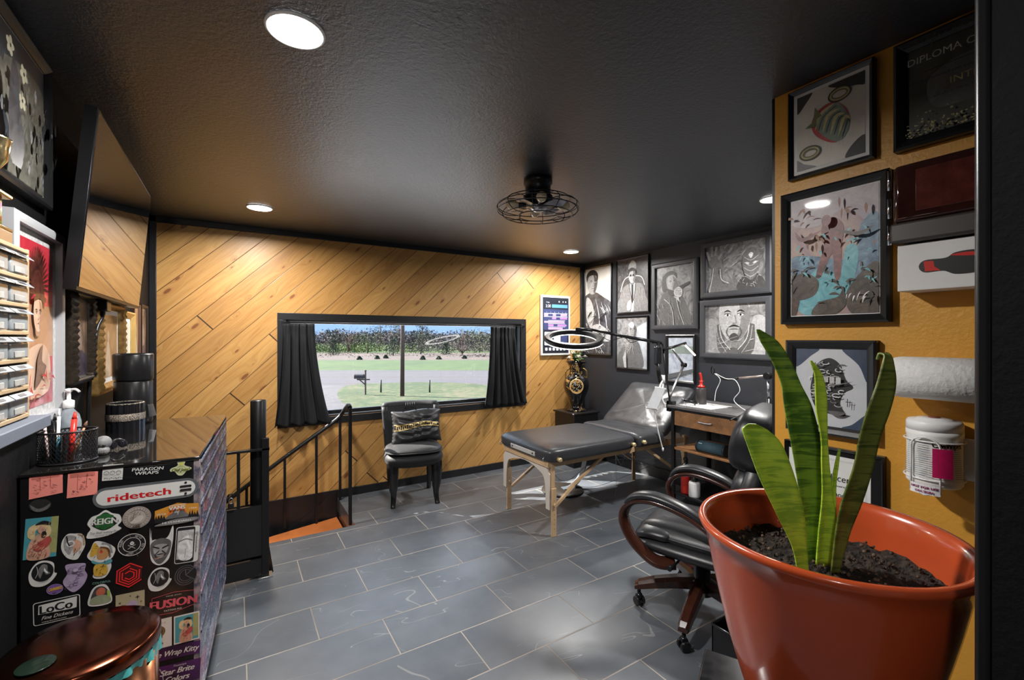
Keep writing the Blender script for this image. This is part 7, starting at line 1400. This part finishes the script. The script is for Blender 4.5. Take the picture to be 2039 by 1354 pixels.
def d(A, h): A.text('COLORFUL', 0, 0.44, 0.09, Cc('aqua_text', (0.20, 0.42, 0.36)), w=h * 1.7); A.blob([(-h, -0.5), (-h, 0.0), (-0.2, 0.3), (0.1, 0.34), (h * 0.8, 0.05), (h, -0.5)], WT); A.blob([(-h * 0.85, -0.4), (-0.22, 0.18), (0.05, 0.26), (h * 0.7, 0.0), (h * 0.75, -0.4)], G(0.05)); A.blob([(-0.15, 0.1), (0.0, 0.22), (0.14, 0.1), (0.1, -0.1), (-0.12, -0.1)], Cc('coral', (0.55, 0.14, 0.08))); A.blob([(-0.3, -0.2), (0, -0.1), (0.3, -0.2), (0.3, -0.45), (-0.3, -0.45)], Cc('sage', (0.30, 0.34, 0.22))); A.blob([(0.2, 0.05), (0.3, 0.0), (0.32, -0.25), (0.24, -0.2)], Cc('lime', (0.35, 0.50, 0.10)))
sticker(-0.261, 0.667, 0.053, 0.074, d)
def d(A, h):
    RL = mat('neon_red_ink', (0.75, 0.03, 0.03), 0.4); A.poly([(0.5 * h * 2 * cos(radians(60 * k + 30)) * 1.0, 0.5 * sin(radians(60 * k + 30))) for k in range(6)], Cc('wine_black', (0.05, 0.004, 0.005)))
    for i, (r_, g0, g1) in enumerate(((1.0, 0, 5), (0.78, 1, 6), (0.57, 2, 7), (0.36, 3, 8))):
        A.stroke([(h * 1.0 * r_ * cos(radians(60 * k + 30)), 0.48 * r_ * sin(radians(60 * k + 30))) for k in range(g0, g1 + 1)], 0.045, RL, smooth=False)
sticker(-0.190, 0.705, 0.074, 0.080, d)
def d(A, h):
    BG = Cc('khaki_card', (0.38, 0.34, 0.22), 0.08); A.rect(-h, h, -0.5, 0.5, BG)
    for x, y, s_ in ((0.0, 0.38, 0.04), (0.2, 0.3, 0.08), (-0.28, 0.2, 0.05), (0.3, 0.12, 0.04)): A.poly([(x, y + s_), (x + s_ * 0.2, y + s_ * 0.2), (x + s_, y), (x + s_ * 0.2, y - s_ * 0.2), (x, y - s_), (x - s_ * 0.2, y - s_ * 0.2), (x - s_, y), (x - s_ * 0.2, y + s_ * 0.2)], M_INK)
    A.blob([(-0.1, 0.1), (0.05, 0.22), (0.2, 0.1), (0.15, -0.05), (-0.05, -0.05)], Cc('lavender', (0.42, 0.34, 0.50))); A.stroke([(-0.25, 0.1), (-0.1, 0.05), (-0.15, -0.1)], 0.04, M_INK); A.blob([(-0.15, -0.1), (0.2, -0.08), (0.25, -0.35), (-0.2, -0.35)], Cc('coral', (0.55, 0.14, 0.08)))
sticker(-0.188, 0.601, 0.074, 0.093, d, 0)
def d(A, h):
    GY_ = Cc('pewter', (0.09, 0.09, 0.10)); A.oval(0, 0, h * 0.95, 0.47, M_INK, 30)
    for r_ in (1.0, 0.78, 0.58): A.ring(0, 0, h * 0.93 * r_, 0.03, GY_, 0.46 * r_, 28, 40, 330)
    A.stroke([(0.0, 0.0), (h * 0.8, 0.36)], 0.04, GY_); A.stroke([(0, 0), (-0.02, 0.27)], 0.04, GY_); A.stroke([(0.02, -0.02), (h * 0.85, -0.28)], 0.04, GY_)
sticker(-0.040, 0.668, 0.065, 0.072, d)
def d(A, h):
    PK_ = Cc('fusion_pink', (0.62, 0.09, 0.13)); A.stroke([(-h * 0.88, 0.22), (-h * 0.88, 0.34), (0, 0.48), (h * 0.86, 0.42), (h * 0.86, 0.30)], 0.02, PK_, smooth=False); A.stroke([(-h * 0.88, -0.34), (-h * 0.88, -0.46), (0.0, -0.48), (h * 0.86, -0.26), (h * 0.86, -0.14)], 0.02, PK_, smooth=False); A.text('FUSION', 0.02, 0.0, 0.38, PK_, w=h * 1.9, bold=0.028); A.text('TATTOO INK', 0, -0.33, 0.07, G(0.6), w=0.7); A.text('ONE AND', 0.0, 0.34, 0.05, G(0.5), w=0.6)
sticker(-0.074, 0.584, 0.134, 0.072, d)
def d(A, h): A.rect(-h, h, -0.5, 0.5, WT); A.text('Toxic Ink', 0, 0.36, 0.07, G(0.3), w=0.42, shear=0.3); A.ring(0, 0.08, 0.17, 0.05, Cc('bronze_ink', (0.16, 0.10, 0.03)), 0.17); A.oval(0, 0.08, 0.14, 0.15, Cc('dark_bronze', (0.09, 0.05, 0.03))); A.oval(0.02, 0.08, 0.06, 0.09, Cc('tan_face', (0.35, 0.22, 0.12))); A.blob([(-0.12, -0.1), (0.12, -0.1), (0.04, -0.22), (0.14, -0.36), (-0.16, -0.36), (-0.04, -0.22)], Cc('bronze_ink', (0.16, 0.10, 0.03)))
sticker(-0.115, 0.488, 0.073, 0.098, d, 0)
def d(A, h): A.rect(-h, h, -0.5, 0.5, WT); A.sc *= 0.9; pinup(A, h); A.sc /= 0.9
sticker(-0.037, 0.487, 0.072, 0.096, d, 0)
SPC = brushy('purple_galaxy', (0.003, 0.002, 0.006), (0.09, 0.012, 0.13), 9, 1.0)
def d(A, h): A.rect(-h, h, -0.5, 0.5, SPC); A.text('The Wrap Kitty', 0, 0.0, 0.42, WT, w=h * 1.85, shear=0.3, bold=0.012)
sticker(-0.073, 0.415, 0.147, 0.043, d)
def d(A, h):
    A.rect(-h, h, -0.5, 0.5, SPC); A.text('Star Brite', 0.12, 0.16, 0.26, WT, w=h * 1.25, shear=0.3, bold=0.012); A.text('Colors', 0.12, -0.2, 0.26, WT, w=h * 0.9, shear=0.3, bold=0.012); A.text('Tommys', 0.2, 0.40, 0.10, WT, w=h * 0.5, shear=0.3)
    A.stroke([(-0.55 + 0.3 * (1 if k % 2 == 0 else 0.45) * sin(2 * pi * k / 10), 0.05 + 0.36 * (1 if k % 2 == 0 else 0.45) * cos(2 * pi * k / 10)) for k in range(10)], 0.03, WT, closed=True, smooth=False)
sticker(-0.073, 0.340, 0.148, 0.071, d)

# ------------------------------------------------------------------ on top of the tool chest
TZ = DZ1
GLZ = mat('black_glazed_ceramic', (0.008, 0.008, 0.010), 0.12, coat=0.5); GLT = mat('silver_glitter', (0.75, 0.66, 0.56), 0.35, 1.0, var=0.9, vs=320, col2=(0.03, 0.025, 0.02), bs=1.0, bsc=420, bd=0.004)
c = (-0.41, 2.585, TZ); t = thing('glitter_band_holder', 'short black fluted cylinder holder with a silver glitter band on the chest top', 'holder', c)
b = MB(); n = 72
def flut(u, v): a = 2 * pi * u; r_ = 0.066 + 0.0014 * cos(18 * a); return Vector((c[0] + r_ * cos(a), c[1] + r_ * sin(a), TZ + 0.122 * v))
b.grid(flut, 144, 2, closeu=True); b.lathe([(0, 0.006), (0.060, 0.006), (0.060, 0.122), (0.066, 0.122)], c, 72); b.lathe([(0, 0), (0.066, 0)], c, 72); b.build('cup', GLZ, t)
b = MB(); b.lathe([(0.0682, 0.050), (0.0690, 0.052), (0.0690, 0.078), (0.0682, 0.080)], c, 72); b.build('glitter_band', GLT, t); b = MB(); b.tube([(c[0] + 0.063 * cos(a), c[1] + 0.063 * sin(a), TZ + 0.122) for a in (2 * pi * k / 48 for k in range(48))], 0.003, 6, True); b.build('glitter_rim', GLT, t)
c = (-0.415, 2.80, TZ); t = thing('black_canister', 'tall matte black two part cylinder standing behind the glitter band holder', 'canister', c)
MB().lathe([(0, 0), (0.070, 0), (0.074, 0.01), (0.074, 0.20), (0.071, 0.205), (0, 0.205)], c, 48).build('lower_body', M_BLK, t); MB().lathe([(0, 0.205), (0.073, 0.205), (0.077, 0.215), (0.078, 0.328), (0.074, 0.335), (0.068, 0.33), (0, 0.325)], c, 48).build('upper_body', M_BLK, t)
b = MB(); d1_ = Vector((0.85, -0.53, 0)); q0 = Vector(c) + d1_ * 0.080 + Vector((0, 0, 0.06)); b.poly([q0 + Vector((0.01, 0, 0.03)), q0 + Vector((-0.012, 0, 0.03)), q0 + Vector((-0.006, 0, -0.03)), q0 + Vector((0.022, 0, -0.024))], (0.004, -0.006, 0)); b.build('side_clip', M_STEEL, t)
c = Vector((-0.468, 2.035, TZ)); t = thing('mesh_pen_holder', 'black wire mesh desk organizer full of pens at the near corner of the chest', 'pen holder', c)
MSH = mat('black_mesh_wire', (0.02, 0.02, 0.023), 0.35, 0.4)
EX, EY = 0.072, 0.055; el = lambda a, z, k=1.0: Vector((c.x + EX * k * cos(a), c.y + EY * k * sin(a), z))
b = MB(); HN = 44
for k in range(HN):
    for sgn in (-1, 1): b.tube([el(2 * pi * k / HN + sgn * 0.9 * j / 6, TZ + 0.006 + 0.095 * j / 6) for j in range(7)], 0.0009, 4)
o = b.build('mesh_wall', MSH, t); o['kind'] = 'stuff'
b = MB()
b.tube([el(2 * pi * k / 40, TZ + 0.004) for k in range(40)], 0.003, 8, True)
b.lathe([(0, 0.002), (1.0, 0.002), (1.0, 0.006), (0, 0.006)], (c.x, c.y, TZ), 40, EX, EY); b.build('wire_base', MSH, t)
MB().tube([el(2 * pi * k / 40, TZ + 0.103) for k in range(40)], 0.003, 8, True).build('rim', MSH, t)
MB().box(c.x - 0.002, c.x + 0.002, c.y - 0.052, c.y + 0.052, TZ + 0.006, TZ + 0.098).build('divider', MSH, t)
pens = (('pen', 'pale pink pen standing in the mesh holder, leftmost', (-0.055, -0.02), (-0.085, 0.0), 0.165, 0.0045, Cc('pale_pink_plastic', (0.75, 0.55, 0.52))), ('pen', 'black brush pen in the mesh holder between the pink and white pens', (-0.035, -0.02), (-0.045, 0.0), 0.16, 0.0055, M_BLK), ('pen', 'white pen standing in the mesh holder beside the black one', (-0.022, -0.02), (-0.03, 0.0), 0.175, 0.0045, M_WHITE),
        ('marker', 'red marker standing in the mesh holder', (0.032, -0.02), (0.022, 0.0), 0.165, 0.008, M_RED), ('paint_brush', 'wooden handled brush leaning right out of the mesh holder', (0.038, -0.025), (0.062, 0.0), 0.135, 0.0035, M_OAK), ('pen', 'teal pen low inside the mesh holder', (0.0, -0.035), (0.0, -0.03), 0.09, 0.005, Cc('teal_pen', (0.03, 0.22, 0.30))), ('pen', 'silver pen low inside the mesh holder', (0.02, 0.01), (0.03, 0.015), 0.095, 0.004, M_STEEL))
for nm, lb, p0, p1, L, r_, m in pens:
    rgt = Vector((CW, -SY, 0)); fw_ = Vector((SY, CW, 0)); A0_ = c + rgt * p0[0] * 0.8 + fw_ * p0[1] + Vector((0, 0, 0.008)); A1_ = c + rgt * p1[0] + fw_ * p1[1] + Vector((0, 0, L)); o = thing(nm, lb, nm.replace('_', ' '), A0_)
    MB().tube([A0_, A0_ * 0.15 + A1_ * 0.85], r_, 10).build('barrel', m, o); b = MB(); e_ = A0_ * 0.15 + A1_ * 0.85
    b.tube([e_, e_ * 0.6 + A1_ * 0.4, A1_], [r_ * (1.3 if nm == 'paint_brush' else 0.9), r_ * (1.5 if nm == 'paint_brush' else 0.7), r_ * 0.35], 10); b.build('bristles' if nm == 'paint_brush' else 'cap', Cc('brown_bristle', (0.16, 0.08, 0.04)) if nm == 'paint_brush' else m, o)
c = Vector((-0.505, 2.20, TZ)); t = thing('sanitizer_bottle', 'clear pump bottle of hand sanitizer behind the mesh pen holder', 'bottle', c)
CB = mat('clear_gel_plastic', (0.30, 0.34, 0.38), 0.08, var=0.4, vs=30, coat=0.6)
MB().lathe([(0, 0), (0.03, 0), (0.034, 0.01), (0.034, 0.11), (0.028, 0.135), (0.014, 0.155), (0.013, 0.165), (0, 0.165)], c, 28).build('body', CB, t)
b = MB(); b.lathe([(0.013, 0.158), (0.0155, 0.16), (0.0155, 0.185), (0.006, 0.19), (0.006, 0.215), (0.010, 0.218), (0.010, 0.228), (0, 0.23)], c, 20); b.tube(catmull([c + Vector((0, 0, 0.224)), c + Vector((0.02, -0.01, 0.226)), c + Vector((0.032, -0.016, 0.216))], 4), 0.004, 8); b.build('pump', M_WHITE, t)
c = Vector((-0.395, 2.105, TZ)); t = thing('skull_figurine', 'small grey skull figurine on the chest top beside the pen holder', 'figurine', c)
GS = mat('grey_stone_cast', (0.20, 0.20, 0.20), 0.6, var=0.35, vs=40, bs=0.4, bsc=80)
b = MB(); b.ell(c + Vector((0, 0, 0.040)), (0.024, 0.026, 0.024), 20, 14); b.sup(c + Vector((0.002, -0.012, 0.014)), (0.018, 0.017, 0.014), 0.6, 18, 10); b.build('cranium', GS, t)
for dx in (-0.012, 0.006): MB().ell(c + Vector((dx, -0.0225, 0.033)), (0.0055, 0.004, 0.006), 10, 8).build('eye_socket', M_INK, t)
b = MB()
for k in range(5): b.box(c.x - 0.012 + 0.005 * k, c.x - 0.0085 + 0.005 * k, c.y - 0.0305, c.y - 0.026, TZ + 0.010, TZ + 0.018)
b.build('teeth', GS, t)
t = thing('sunglasses', 'folded dark sunglasses lying behind the skull figurine', 'glasses', (-0.36, 2.16, TZ))
b = MB(); b.tube(catmull([(-0.385, 2.15, TZ + 0.005), (-0.375, 2.16, TZ + 0.035), (-0.352, 2.175, TZ + 0.030), (-0.343, 2.185, TZ + 0.006)], 5), 0.004, 8); b.build('frame', M_BLK, t)
for x, y in ((-0.377, 2.152), (-0.353, 2.172)): MB().ell((x, y, TZ + 0.018), (0.013, 0.004, 0.014), 16, 10).build('lens', mat('dark_lens', (0.01, 0.01, 0.015), 0.05, coat=0.6), t)

# ================================================================== COPPER BIN
c = (-0.34, 1.60, 0); t = thing('copper_bin', 'round copper waste bin with turquoise liner peeking out, bottom left corner', 'bin', c)
COP = mat('polished_copper', (0.55, 0.24, 0.12), 0.16, 1.0, var=0.15, vs=3); COPL = mat('dark_copper_lid', (0.22, 0.065, 0.035), 0.20, 1.0, var=0.3, vs=4)
MB().lathe([(0, 0), (0.155, 0), (0.158, 0.01), (0.158, 0.625), (0, 0.625)], c, 64).build('body', COP, t)
MB().lathe([(0, 0.64), (0.160, 0.64), (0.163, 0.645), (0.163, 0.672), (0.158, 0.680), (0.120, 0.684), (0, 0.685)], c, 72).build('lid', COPL, t)
b = MB()
def lin(u, v): a = 2 * pi * u; r_ = 0.1595 + 0.004 * sin(13 * a) * v + 0.003 * sin(29 * a); return Vector((c[0] + r_ * cos(a), c[1] + r_ * sin(a), 0.640 - (0.032 + 0.012 * sin(3 * a + 1)) * v))
b.grid(lin, 120, 4, closeu=True); b.build('liner', mat('turquoise_bag', (0.10, 0.50, 0.50), 0.35, var=0.25, vs=20, bs=0.4, bsc=40), t)
MB().lathe([(0, 0.6855), (0.035, 0.6855), (0.037, 0.687), (0.035, 0.6885), (0, 0.6885)], (c[0] - 0.07, c[1] - 0.07, 0), 32).build('lid_disc', mat('dark_green_disc', (0.01, 0.02, 0.014), 0.2), t)  # thin dark green disc lying on the lid
